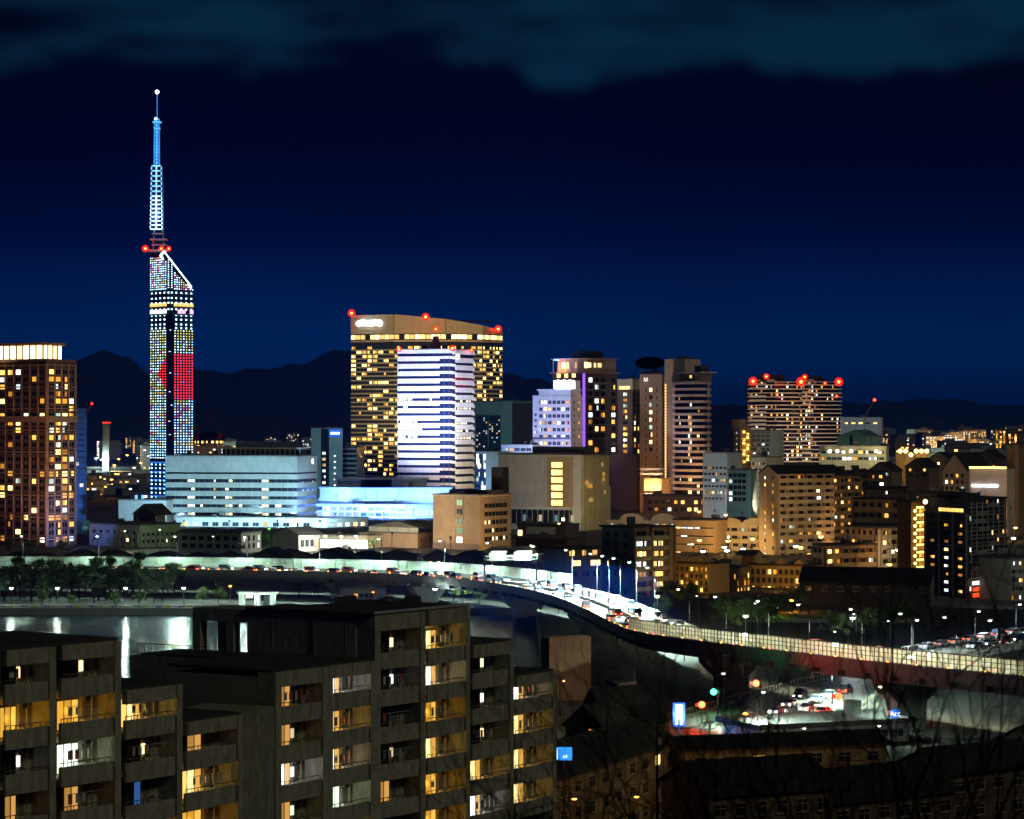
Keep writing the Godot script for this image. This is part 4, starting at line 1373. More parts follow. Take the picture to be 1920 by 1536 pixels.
	flood(G(845, 1000) + Vector3(0, 7, 0), V(856, 975, 1052), Color(1, 0.84, 0.62), 1150, 50, "warm floodlight on a post before the tan block", "", 7.0)
	flood(G(955, 1030) + Vector3(0, 7, 0), V(930, 975, 1055), Color(1, 0.78, 0.5), 260, 50, "small warm floodlight beside the tan block", "", 7.0)
	# low tan hall with a shallow roof and a strip of white glazing
	var m := block("low_hall", "low tan hall with a white glazed strip under its roof", "building", [[690, 1078], [783, 1062], [812, 1082]], 0, 1001, 1066, M(0.52, 0.38, 0.26), M(0.2, 0.2, 0.2))
	var mf: Dictionary = m.faces[0]
	for c in 5:
		slab("clerestory_pane", M(0.62, 0.62, 0.6, 0.4), m.root, mf, mf.w * (0.09 + 0.2 * c), m.h + 1.5, -1.0, mf.w * 0.19, 1.9, 0.3)
	var gb := MB.new()
	var y := m.h as float + 2.6
	gb.quad(Vector3(mf.a.x, y, mf.a.z) , Vector3(mf.a.x, y, mf.a.z) + mf.t * mf.w * 0.5 + UP * 2.4 - mf.n * 3.0, Vector3(mf.a.x, y, mf.a.z) + mf.t * mf.w * 0.5 + UP * 2.4 - mf.n * 18.0, Vector3(mf.a.x, y, mf.a.z) - mf.n * 18.0)
	gb.quad(Vector3(mf.a.x, y, mf.a.z) + mf.t * mf.w * 0.5 + UP * 2.4 - mf.n * 3.0, Vector3(mf.a.x, y, mf.a.z) + mf.t * mf.w, Vector3(mf.a.x, y, mf.a.z) + mf.t * mf.w - mf.n * 18.0, Vector3(mf.a.x, y, mf.a.z) + mf.t * mf.w * 0.5 + UP * 2.4 - mf.n * 18.0)
	gb.tri(Vector3(mf.a.x, y, mf.a.z), Vector3(mf.a.x, y, mf.a.z) + mf.t * mf.w * 0.5 + UP * 2.4 - mf.n * 3.0, Vector3(mf.a.x, y, mf.a.z) + mf.t * mf.w)
	part("gable_roof", gb.mesh(), M(0.3, 0.3, 0.29), m.root)
	for c in 3:
		slab("wall_joint", M(0.42, 0.31, 0.21), m.root, mf, mf.w * (0.25 + 0.25 * c), m.h / 2.0, 0.0, 0.2, m.h, 0.06)
	windows(m, 1, 3, 2, 0.1, 0.9, 1006, 1036, 1.6, 1.8, 0.15, 0.5, M(0.3, 0.3, 0.3), glass())
	flood(G(735, 1018) + Vector3(0, 8, 0), V(738, 1018, 1070), Color(1, 0.85, 0.66), 1300, 52, "warm floodlight on a post before the low tan hall", "", 8.0)


# ---------------------------------------------------------------- residential towers right of the centre
func make_right_towers() -> void:
	var dark := glass(0.014, 0.014, 0.016)
	# white apartment block with a blazing crown and a purple foot
	var n := block("white_apartments", "white apartment block with a blazing white crown and purple lit foot", "building", [[999, 1512], [1070, 1500], [1092, 1516]], 0, 743, 1503, M(0.6, 0.58, 0.66), M(0.4, 0.4, 0.45), {"eaves": 0.5})
	var f: Dictionary = n.faces[0]
	slab("upper_storey", M(0.6, 0.58, 0.66), n.root, f, f.w * 0.58, hh(n, 737), -12.0, f.w * 0.84, 4.2, 12.0)
	slab("roof_edge", M(0.65, 0.66, 0.72), n.root, f, f.w * 0.58, hh(n, 731), -12.0, f.w * 0.9, 0.7, 13.0)
	for k in 7:
		slab("crown_light", E(0.6, 0.82, 1, 8.0), n.root, f, f.w * (0.53 + 0.078 * k), hh(n, 721), -3.0, f.w * 0.055, 4.6 + (k % 2) * 0.5, 0.6)
	slab("crown_wall", M(0.6, 0.66, 0.75), n.root, f, f.w * 0.77, hh(n, 722), -9.0, f.w * 0.56, 5.0, 5.5)
	windows(n, 0, 7, 7, 0.16, 0.98, 748, 838, 2.3, 2.1, 0.46, 0.85, M(0.3, 0.28, 0.3), glass(0.03, 0.035, 0.06))
	windows(n, 0, 1, 6, 0.03, 0.13, 772, 838, 1.4, 1.5, 0.15, 0.6, M(0.3, 0.28, 0.3), glass(0.03, 0.035, 0.06))
	windows(n, 1, 2, 7, 0.1, 0.9, 748, 838, 1.2, 1.6, 0.4, 0.8, M(0.3, 0.28, 0.3), dark)
	slab("dark_belt", M(0.12, 0.11, 0.2), n.root, f, f.w / 2.0, hh(n, 822), 0.0, f.w, 1.2, 0.3)
	for c in 4:
		slab("balcony", M(0.62, 0.6, 0.68), n.root, f, f.w * (0.25 + 0.2 * c), hh(n, 788), 0.0, f.w * 0.12, 1.1, 1.0)
	flood(V(1015, 850, 1455), V(1030, 770, 1503), Color(0.84, 0.88, 1), 3600, 44, "pale violet floodlight before the white apartment block", "", A(850, 1455) - GROUND)
	flood(V(1040, 862, 1470), V(1036, 836, 1503), Color(0.7, 0.25, 1), 315, 60, "purple floodlight at the foot of the white apartment block", "", A(862, 1470) - GROUND)
	lamp(n.root, f.a + f.t * f.w * 0.75 + UP * hh(n, 722) + f.n * 2.0, Color(0.6, 0.8, 1), 60.0, 1.0)

	# dark tower with a lit penthouse and a violet light line
	var o := block("dark_tower", "dark residential tower with lit penthouse terraces and a violet light line", "building", [[1036, 1560], [1100, 1544], [1158, 1560]], 0, 700, 1546, M(0.10, 0.07, 0.06), M(0.3, 0.26, 0.22), {"eaves": 1.2, "lid": 0.8})
	var of: Dictionary = o.faces[0]
	var og: Dictionary = o.faces[1]
	var top: float = o.h + 0.8
	var ph := hh(o, 674) - top
	slab("penthouse", M(0.5, 0.36, 0.26), o.root, of, of.w * 0.54, top + ph / 2.0, -16.0, of.w * 0.85, ph, 15.0)
	slab("penthouse", M(0.34, 0.25, 0.18), o.root, og, og.w * 0.52, top + ph / 2.0, -15.0, og.w * 0.94, ph, 14.0)
	slab("penthouse_roof", M(0.55, 0.45, 0.35), o.root, of, of.w * 0.5, top + ph + 0.4, -17.0, of.w * 1.06, 0.7, 18.0)
	slab("penthouse_roof", M(0.3, 0.24, 0.2), o.root, og, og.w * 0.52, top + ph + 0.42, -16.0, og.w * 1.0, 0.7, 16.9)
	slab("roof_plant", M(0.02, 0.02, 0.022), o.root, og, og.w * 0.35, top + ph + 3.0, -13.0, og.w * 0.72, 4.4, 8.0)
	slab("roof_plant", M(0.02, 0.02, 0.022), o.root, of, of.w * 0.7, top + ph + 2.6, -13.0, of.w * 0.22, 3.6, 6.0)
	for q in [[0.3, 2.4, 3.4], [0.42, 1.6, 2.0], [0.66, 1.2, 1.0], [0.95, 2.4, 3.0]]:
		slab("penthouse_window", E(1, 0.72, 0.3, q[2]), o.root, of, of.w * q[0], top + ph * 0.55, -0.95, q[1], 3.4, 0.1)
	for q in [[0.12, 2.6, 3.4], [0.45, 3.0, 1.4], [0.3, 1.6, 1.8]]:
		slab("penthouse_window", E(1, 0.7, 0.25, q[2]), o.root, og, og.w * q[0], top + ph * 0.55, -0.95, q[1], 2.6, 0.1)
	for k in 6:
		slab("terrace_post", M(0.5, 0.46, 0.42), o.root, of, of.w * (0.04 + k * 0.18), top + ph / 2.0, 0.4, 0.35, ph, 0.35)
	part("corner_light", unit_box, E(0.15, 0.3, 1, 4.0), o.root, Transform3D(Basis.from_scale(Vector3(3.0, 1.0, 1.0)), V(1044, 675, 1556) - o.mid))
	lamp(o.root, of.a + of.t * of.w * 0.3 + UP * (top + 3.0) + of.n * 3.0, Color(1, 0.75, 0.45), 90.0, 0.6)
	lamp(o.root, V(1044, 671, 1550) - o.mid, Color(0.2, 0.35, 1), 60.0, 0.6)
	for k in 3:
		part("porch_lamp", unit_box, E(1, 0.62, 0.2, 3.0), o.root, Transform3D(Basis.from_scale(Vector3(2.2, 2.2, 0.5)), of.a + of.t * (of.w * (0.2 + 0.22 * k)) + of.n * 0.4 + UP * hh(o, 704)))
	slab("violet_light_line", E(0.35, 0.12, 1, 1.3), o.root, of, of.w * 0.93, (hh(o, 700) + hh(o, 846)) / 2.0, 0.0, 1.5, hh(o, 700) - hh(o, 846), 0.6)
	windows(o, 0, 2, 11, 0.62, 0.86, 706, 850, 1.8, 2.4, 0.4, 0.8, M(0.12, 0.08, 0.06), dark)
	windows(o, 1, 3, 11, 0.02, 0.62, 706, 850, 3.4, 3.0, 0.66, 0.6, M(0.14, 0.12, 0.1), dark, {"col_bias": 0.8})
	windows(o, 1, 1, 11, 0.74, 0.98, 706, 850, 3.2, 2.8, 0.6, 0.9, M(0.12, 0.1, 0.08), dark)
	for i in 11:
		slab("balcony", M(0.24, 0.24, 0.28), o.root, og, og.w * 0.3, hh(o, 718 + i * 13.1), 0.0, og.w * 0.58, 0.7, 1.3)

	# brown annex with a cream head
	var p := block("brown_annex", "brown tower wing with a cream head beside the dark residential tower", "building", [[1158, 1530], [1186, 1520], [1201, 1530]], 0, 712, 1522, M(0.14, 0.09, 0.055), M(0.3, 0.28, 0.22), {"eaves": 0.8})
	var pf: Dictionary = p.faces[0]
	slab("head_wall", M(0.5, 0.42, 0.26), p.root, pf, pf.w / 2.0, hh(p, 721), 0.0, pf.w, hh(p, 712) - hh(p, 731), 0.3)
	slab("head_wall", M(0.5, 0.5, 0.3), p.root, p.faces[1], p.faces[1].w / 2.0, hh(p, 721), 0.0, p.faces[1].w, hh(p, 712) - hh(p, 731), 0.3)
	slab("head_window", E(1, 0.65, 0.2, 2.4), p.root, pf, pf.w * 0.5, hh(p, 727), 0.3, pf.w * 0.7, 1.8, 0.1)
	windows(p, 0, 1, 11, 0.2, 0.85, 734, 852, 4.2, 2.0, 0.72, 0.7, M(0.1, 0.07, 0.05), dark)
	windows(p, 1, 2, 11, 0.05, 0.95, 734, 852, 1.9, 2.4, 0.45, 0.6, M(0.1, 0.07, 0.05), dark)
	windows(p, 1, 1, 9, 0.7, 0.98, 864, 946, 0.7, 1.8, 0.5, 1.0, M(0.1, 0.07, 0.05), dark, {"only_lit": true})
	slab("lower_wall", M(0.12, 0.075, 0.045), p.root, pf, pf.w * 0.3, hh(p, 902), 0.0, pf.w * 2.6, hh(p, 852) - hh(p, 952), 3.0)
	flood(V(1170, 958, 1462), V(1172, 850, 1522), Color(1, 0.7, 0.35), 675, 44, "amber floodlight before the brown tower wing", "", A(958, 1462) - GROUND)

	# pinkish tower with one column of bright windows and a dish-shaped roof
	var q := block("pink_tower", "pinkish tower with one column of bright windows and a bowl roof", "building", [[1200, 1500], [1241, 1494]], 18, 702, 1497, M(0.46, 0.34, 0.27), M(0.06, 0.06, 0.07))
	var qf: Dictionary = q.faces[0]
	for i in 11:
		var v := hh(q, 731 + i * 14.0)
		slab("floor_joint", M(0.36, 0.26, 0.21), q.root, qf, qf.w / 2.0, v - 2.1, 0.0, qf.w, 0.22, 0.12)
		if i < 9:
			window(q.root, qf, qf.w * 0.5, v, 1.9, 2.5, E(1, 0.75, 0.4, 2.6) if rng.randf() < 0.75 else (E(0.7, 0.95, 0.95, 1.0) if rng.randf() < 0.5 else dark), M(0.3, 0.22, 0.18))
		for u in [0.27, 0.78]:
			window(q.root, qf, qf.w * u, v - 0.3, 0.6, 2.2, dark, M(0.25, 0.18, 0.15))
	part("logo", letter_mesh("M", 3.2), E(0.9, 0.9, 1, 1.6), q.root, on(qf, qf.w * 0.27, hh(q, 712), 0.08))
	var bowl := MB.new()
	bowl.tube(Vector3(0, 0, 0), Vector3(0, 3.4, 0), 4.0, 8.6, 18)
	bowl.ball(Vector3(0, 3.4, 0), 8.6, 18, 8, 0.42)
	part("bowl_roof", bowl.mesh(), M(0.08, 0.11, 0.16, 0.5), q.root, Transform3D(Basis(), V(1219, 692, 1505) - q.mid))
	for k in 8:
		part("roof_strut", unit_box, M(0.04, 0.04, 0.05), q.root, Transform3D(Basis.from_scale(Vector3(0.4, 3.4, 0.4)), V(1203 + k * 5.0, 698, 1500) - q.mid))
	flood(V(1222, 934, 1440), V(1221, 800, 1497), Color(1, 0.8, 0.62), 1650, 36, "warm floodlight below the pinkish tower", "", A(934, 1440) - GROUND)
	# podium pieces under it
	var r := block("ochre_podium", "ochre box podium below the pinkish tower", "building", [[1208, 1450], [1242, 1446]], 14, 899, 1448, M(0.5, 0.32, 0.14), M(0.3, 0.22, 0.12))
	slab("canopy", M(0.5, 0.48, 0.42), r.root, r.faces[0], r.faces[0].w * 0.5, hh(r, 926), 0.0, r.faces[0].w * 1.3, 0.6, 3.0)
	slab("upper_deck", M(0.3, 0.3, 0.28), r.root, r.faces[0], r.faces[0].w * 0.3, hh(r, 880), -6.0, r.faces[0].w * 1.2, 1.2, 5.0)
	slab("upper_deck", M(0.42, 0.4, 0.36), r.root, r.faces[0], r.faces[0].w * 0.3, hh(r, 889), -6.0, r.faces[0].w * 1.2, 1.0, 5.0)
	flood(G(1225, 1405) + Vector3(0, 16, 0), V(1226, 912, 1448), Color(1, 0.7, 0.35), 195, 45, "amber floodlight before the ochre podium", "", 16.0)

	# slender pale slab with a dotted gold light line
	var s := block("slab_tower", "slender blank slab tower with a dotted gold light line on its edge", "building", [[1246, 1478], [1284, 1470]], 16, 674, 1474, M(0.5, 0.42, 0.36), M(0.3, 0.28, 0.26), {"lid": 0.3})
	var sf: Dictionary = s.faces[0]
	for i in 36:
		slab("edge_light", E(1, 0.6, 0.15, 3.0), s.root, sf, sf.w * 0.06, hh(s, 722 + i * 5.6), 0.0, 0.55, 1.0, 0.3)
	for i in 24:
		slab("wall_joint", M(0.44, 0.36, 0.3), s.root, sf, sf.w * 0.55, hh(s, 690 + i * 10.0), 0.0, sf.w * 0.86, 0.14, 0.06)
	slab("roof_plant", M(0.08, 0.08, 0.1), s.root, sf, sf.w * 0.86, s.h + 0.8, -8.0, 2.6, 1.6, 4.0)
	flood(V(1262, 940, 1424), V(1264, 830, 1472), Color(1, 0.74, 0.42), 1125, 34, "warm floodlight under the slender slab tower", "floodlights under the slab tower", A(940, 1424) - GROUND)
	flood(V(1256, 900, 1430), V(1264, 720, 1472), Color(0.95, 0.9, 0.95), 1125, 28, "white floodlight under the slender slab tower", "", A(900, 1430) - GROUND)

	# round-cornered tower of stacked balconies
	var t := block("balcony_tower", "tower of stacked grey balcony bands with a rounded corner", "building", [[1266, 1462], [1300, 1448], [1318, 1449], [1327, 1456], [1330, 1466]], 20, 716, 1452, glass(0.014, 0.013, 0.014), M(0.35, 0.33, 0.34), {"eaves": 0.9})
	for fi in t.faces.size():
		bands(t, fi, 20, 716, 950, 0.4, 1.3, M(0.46, 0.41, 0.42), "balcony", 0.0, 1.0, 0.5)
	for i in 20:
		var tf: Dictionary = t.faces[0]
		var v := hh(t, 724 + i * 11.7)
		if i > 1:
			if rng.randf() < 0.8:
				window(t.root, tf, tf.w * 0.84, v, 3.4, 2.0, [E(1, 0.72, 0.35, 2.2), E(1, 0.6, 0.2, 1.4), E(0.9, 0.97, 1, 2.0)][rng.randi() % 3], M(0.1, 0.1, 0.1), 0.2)
			if rng.randf() < 0.3:
				window(t.root, tf, tf.w * rng.randf_range(0.1, 0.6), v, 1.3, 1.5, lit_pane(0.5), M(0.1, 0.1, 0.1), 0.2)
			if rng.randf() < 0.25:
				window(t.root, t.faces[1], t.faces[1].w * 0.5, v, 1.3, 1.5, lit_pane(0.8), M(0.1, 0.1, 0.1), 0.2)
		slab("edge_light", E(0.55, 0.4, 1, 1.2), t.root, tf, 0.3, v - 1.4, 1.3, 0.5, 0.8, 0.2)
	var tt: float = t.h + 0.6
	slab("penthouse", M(0.12, 0.12, 0.13), t.root, t.faces[0], t.faces[0].w * 0.75, tt + 2.0, -9.0, t.faces[0].w * 1.1, 4.0, 8.0)
	slab("penthouse_roof", M(0.4, 0.38, 0.4), t.root, t.faces[0], t.faces[0].w * 0.75, tt + 4.4, -10.5, t.faces[0].w * 1.45, 0.6, 11.0)
	slab("roof_plant", M(0.06, 0.06, 0.07), t.root, t.faces[0], t.faces[0].w * 1.0, tt + 6.4, -8.0, 6.0, 3.4, 5.0)
	window(t.root, t.faces[0], t.faces[0].w * 0.8, tt + 2.2, 2.2, 1.8, amber(), M(0.1, 0.1, 0.1), -0.9)
	flood(V(1272, 958, 1398), V(1288, 840, 1450), Color(0.9, 0.82, 0.85), 1125, 40, "pale floodlight below the balcony tower", "", A(958, 1398) - GROUND)
	flood(V(1340, 950, 1415), V(1322, 850, 1452), Color(1, 0.66, 0.28), 825, 40, "amber floodlight below the balcony tower", "", A(950, 1415) - GROUND)
	# low brown shops at its foot
	var u := block("brown_shops", "low brown building with small lit windows below the balcony tower", "building", [[1206, 1330], [1330, 1322]], 18, 930, 1326, M(0.2, 0.1, 0.06), M(0.06, 0.05, 0.05))
	windows(u, 0, 9, 2, 0.05, 0.95, 935, 962, 2.2, 1.9, 0.35, 0.8, M(0.1, 0.07, 0.05), dark)
	flood(G(1262, 1290) + Vector3(0, 5, 0), V(1262, 945, 1326), Color(1, 0.65, 0.35), 120, 60, "small amber floodlight before the low brown building", "", 5.0)

	make_twin()


func make_twin() -> void:
	# wide apartment tower of thin white balcony lines with red lamps on the roof
	var b := block("twin_tower", "wide apartment tower of thin white balcony lines with red roof lamps", "building", [[1405, 1720], [1452, 1706], [1500, 1716], [1526, 1706], [1575, 1722]], 24, 717, 1712, glass(0.016, 0.014, 0.013), M(0.35, 0.33, 0.32), {"eaves": 1.0, "lid": 0.5})
	var white := M(0.62, 0.58, 0.54)
	for fi in 4:
		var f: Dictionary = b.faces[fi]
		for i in 20:
			var v := hh(b, 722 + i * 7.55)
			slab("balcony", white, b.root, f, f.w / 2.0, v, 0.0, f.w + 0.6, 0.62, 1.5)
			if fi % 2 == 0 and rng.randf() < 0.62:
				slab("balcony_front", white, b.root, f, f.w * (0.4 if fi == 0 else 0.6), v + 0.7, 1.35, f.w * 0.66, 0.9, 0.15)
			var n := 5
			for c in n:
				if rng.randf() < [0.34, 0.26, 0.34, 0.22][fi]:
					window(b.root, f, f.w * (c + 0.5) / n, v + 1.4, 1.5, 1.5, lit_pane(0.66), M(0.12, 0.1, 0.09), 0.1)
			if i % 3 == 0:
				slab("partition", M(0.4, 0.37, 0.34), b.root, f, f.w * 0.02, v + 1.3, 0.0, 0.3, 2.6, 1.4)
	var f0: Dictionary = b.faces[1]
	slab("penthouse", M(0.03, 0.028, 0.03), b.root, f0, f0.w * 0.2, b.h + 2.6, -14.0, 15.0, 4.4, 9.0)
	slab("penthouse", M(0.03, 0.028, 0.03), b.root, b.faces[3], b.faces[3].w * 0.3, b.h + 2.3, -14.0, 12.0, 3.8, 9.0)
	slab("parapet", white, b.root, b.faces[0], b.faces[0].w * 0.6, b.h + 0.9, 0.0, b.faces[0].w * 0.8, 1.8, 0.3)
	slab("parapet", white, b.root, b.faces[2], b.faces[2].w * 0.6, b.h + 0.9, 0.0, b.faces[2].w * 0.8, 1.8, 0.3)
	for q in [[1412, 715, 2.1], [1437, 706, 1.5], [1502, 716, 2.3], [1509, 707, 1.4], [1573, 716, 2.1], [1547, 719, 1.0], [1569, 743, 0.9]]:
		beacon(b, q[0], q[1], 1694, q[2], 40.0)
	for q in [[1425, 900, 1630], [1490, 905, 1630], [1555, 900, 1635]]:
		flood(V(q[0], q[1], q[2]), V(q[0], 790, 1712), Color(1, 0.86, 0.72), 2175, 40, "cream floodlight below the wide balcony lined tower", "floodlights below the wide tower", A(q[1], q[2]) - GROUND)
	# gold-lit stair block and small flats in front
	var s := block("gold_stair_block", "small block with a zigzag of gold stair lamps beside the wide tower", "building", [[1375, 1560], [1388, 1554], [1408, 1560]], 0, 803, 1556, M(0.24, 0.18, 0.1), M(0.2, 0.18, 0.15))
	for i in 6:
		for c in 2:
			part("stair_lamp", unit_box, E(1, 0.6, 0.14, 3.4), s.root, Transform3D(Basis.from_scale(Vector3(1.6, 1.3, 0.4)), s.faces[1].a + s.faces[1].t * s.faces[1].w * (0.3 + 0.35 * ((i + c) % 2)) + s.faces[1].n * 0.3 + UP * hh(s, 810 + i * 10.4 + c * 4.0)))
		slab("stair_rail", M(0.5, 0.4, 0.2), s.root, s.faces[1], s.faces[1].w * 0.5, hh(s, 814 + i * 10.4), 0.0, s.faces[1].w * 0.9, 0.8, 0.8)
		window(s.root, s.faces[0], s.faces[0].w * 0.5, hh(s, 812 + i * 10.4), 1.0, 1.2, E(0.7, 0.95, 0.9, 1.2), M(0.1, 0.1, 0.1))
	slab("penthouse", M(0.26, 0.22, 0.16), s.root, s.faces[1], s.faces[1].w * 0.3, s.h + 2.6, -7.0, 6.0, 5.0, 6.0)
	lamp(s.root, s.faces[1].a + s.faces[1].t * s.faces[1].w * 0.5 + s.faces[1].n * 6.0 + UP * hh(s, 840), Color(1, 0.7, 0.3), 60.0, 0.6)
	var g := block("grey_flats", "grey flats with white lit windows before the wide tower", "building", [[1408, 1545], [1446, 1538]], 16, 808, 1542, M(0.34, 0.34, 0.33), M(0.2, 0.2, 0.2))
	windows(g, 0, 4, 8, 0.05, 0.95, 812, 878, 1.7, 1.5, 0.4, 0.4, M(0.2, 0.2, 0.2), glass())
	bands(g, 0, 8, 814, 880, 0.22, 0.8, M(0.45, 0.46, 0.44), "balcony")
	flood(V(1425, 900, 1490), V(1427, 850, 1542), Color(0.9, 1, 0.92), 315, 45, "white floodlight before the grey flats", "", A(900, 1490) - GROUND)
	# green-roofed hall
	var h := block("green_hall", "grey-green gabled hall with a dark slot window beside the wide tower", "building", [[1570, 1500], [1622, 1492], [1650, 1504]], 0, 818, 1494, M(0.2, 0.28, 0.23), null)
	var hf: Dictionary = h.faces[0]
	var rf := MB.new()
	rf.tri(hf.a + UP * h.h, hf.a + hf.t * hf.w * 0.62 + UP * (h.h + 3.6), hf.a + hf.t * hf.w + UP * h.h)
	rf.quad(hf.a + UP * h.h, hf.a + UP * h.h + h.faces[1].t * h.faces[1].w, hf.a + hf.t * hf.w * 0.62 + UP * (h.h + 3.6) + h.faces[1].t * h.faces[1].w, hf.a + hf.t * hf.w * 0.62 + UP * (h.h + 3.6))
	rf.quad(hf.a + hf.t * hf.w * 0.62 + UP * (h.h + 3.6), hf.a + hf.t * hf.w * 0.62 + UP * (h.h + 3.6) + h.faces[1].t * h.faces[1].w, hf.a + hf.t * hf.w + UP * h.h + h.faces[1].t * h.faces[1].w, hf.a + hf.t * hf.w + UP * h.h)
	part("roof", rf.mesh(), M(0.16, 0.24, 0.2), h.root)
	slab("slot_window", glass(0.01, 0.02, 0.04), h.root, hf, hf.w * 0.5, hh(h, 832), 0.0, 1.8, 9.0, 0.12)
	flood(G(1600, 1450) + Vector3(0, 20, 0), V(1598, 832, 1494), Color(0.7, 1, 0.85), 315, 45, "greenish floodlight before the gabled hall", "", 20.0)
	var l := block("pale_school", "long pale building with globe lamps before the gabled hall", "building", [[1536, 1430], [1662, 1422]], 16, 838, 1426, M(0.44, 0.46, 0.38), M(0.3, 0.32, 0.3))
	windows(l, 0, 12, 2, 0.03, 0.97, 842, 866, 2.6, 1.7, 0.45, 0.4, M(0.2, 0.2, 0.2), glass())
	for px in [1556, 1570, 1596, 1643]:
		var k := MB.new()
		k.ball(Vector3.ZERO, 1.0, 10, 7)
		part("wall_lamp", k.mesh(), E(1, 0.85, 0.55, 5.0), l.root, Transform3D(Basis(), V(px, 846, 1420) - l.mid))
	lamp(l.root, V(1570, 850, 1412) - l.mid, Color(1, 0.92, 0.7), 140.0, 0.8)
	lamp(l.root, V(1642, 850, 1412) - l.mid, Color(1, 0.88, 0.6), 140.0, 0.8)


func letter_mesh(text: String, size: float, depth := 0.12) -> TextMesh:
	var t := TextMesh.new()
	var fnt := SystemFont.new()
	fnt.font_names = PackedStringArray(["Droid Sans"])
	t.font = fnt
	t.text = text
	t.font_size = 64
	t.pixel_size = size / 64.0
	t.depth = depth
	return t


# ---------------------------------------------------------------- apartments on the right
# a storey of balconies on one face: dark opening, parapet, partitions and windows, some lit
func balcony_front(b: Dictionary, fi: int, floors: int, y0: float, y1: float, bays: int, wall: Material, lit: float, warm: float, opt := {}) -> void:
	var f: Dictionary = b.faces[fi]
	var top := hh(b, y0)
	var step := (top - hh(b, y1)) / floors
	var d: float = opt.get("depth", 1.3)
	var u0: float = opt.get("u0", 0.0)
	var u1: float = opt.get("u1", 1.0)
	var dark := glass(0.016, 0.015, 0.014)
	for i in floors:
		var low := top - step * (i + 1)
		var w: float = f.w * (u1 - u0)
		slab("balcony_parapet", wall, b.root, f, f.w * (u0 + u1) / 2.0, low + step * 0.22, d - 0.18, w, step * 0.44, 0.18)
		slab("balcony_floor", wall, b.root, f, f.w * (u0 + u1) / 2.0, low - 0.1, 0.0, w, 0.2, d - 0.18)
		for k in bays:
			var u: float = f.w * lerpf(u0, u1, (k + 0.5) / bays)
			var on_now := rng.randf() < lit
			window(b.root, f, u + w / bays * rng.randf_range(-0.12, 0.12), low + step * 0.56, w / bays * (rng.randf_range(0.34, 0.55) if on_now else 0.6), step * 0.6, lit_pane(warm) if on_now else dark, M(0.1, 0.09, 0.08))
	for k in bays + 1:
		slab("partition", wall, b.root, f, clampf(f.w * lerpf(u0, u1, float(k) / bays), 0.1, f.w - 0.1), top - step * floors / 2.0, 0.0, opt.get("wall_w", 0.3), step * floors, d - opt.get("inset", 0.05))


func gable_cap(b: Dictionary, fi: int, rise: float, depth: float, m: Material, over := 0.5) -> void:
	# ridge roof running back from a face
	var f: Dictionary = b.faces[fi]
	var y: float = b.h
	var l: Vector3 = f.a - f.t * over + UP * (y - over * rise / (f.w * 0.5)) + f.n * over
	var r: Vector3 = f.a + f.t * (f.w + over) + UP * (y - over * rise / (f.w * 0.5)) + f.n * over
	var t: Vector3 = f.a + f.t * f.w * 0.5 + UP * (y + rise) + f.n * over
	var k: Vector3 = -f.n * (depth + 2.0 * over)
	var e := UP * 0.25
	var mb := MB.new()
	mb.quad(l, l + k, t + k, t)
	mb.quad(t, t + k, r + k, r)
	mb.quad(l + e, t + e, t + k + e, l + k + e)
	mb.quad(t + e, r + e, r + k + e, t + k + e)
	mb.quad(l, t, t + e, l + e)
	mb.quad(t, r, r + e, t + e)
	part("roof", mb.mesh(), m, b.root)
	var g := MB.new()
	g.tri(f.a + UP * y + f.n * 0.02, f.a + f.t * f.w * 0.5 + UP * (y + rise * 0.96) + f.n * 0.02, f.a + f.t * f.w + UP * y + f.n * 0.02)
	part("gable", g.mesh(), m if over < 0.0 else b.get("wall", m), b.root)


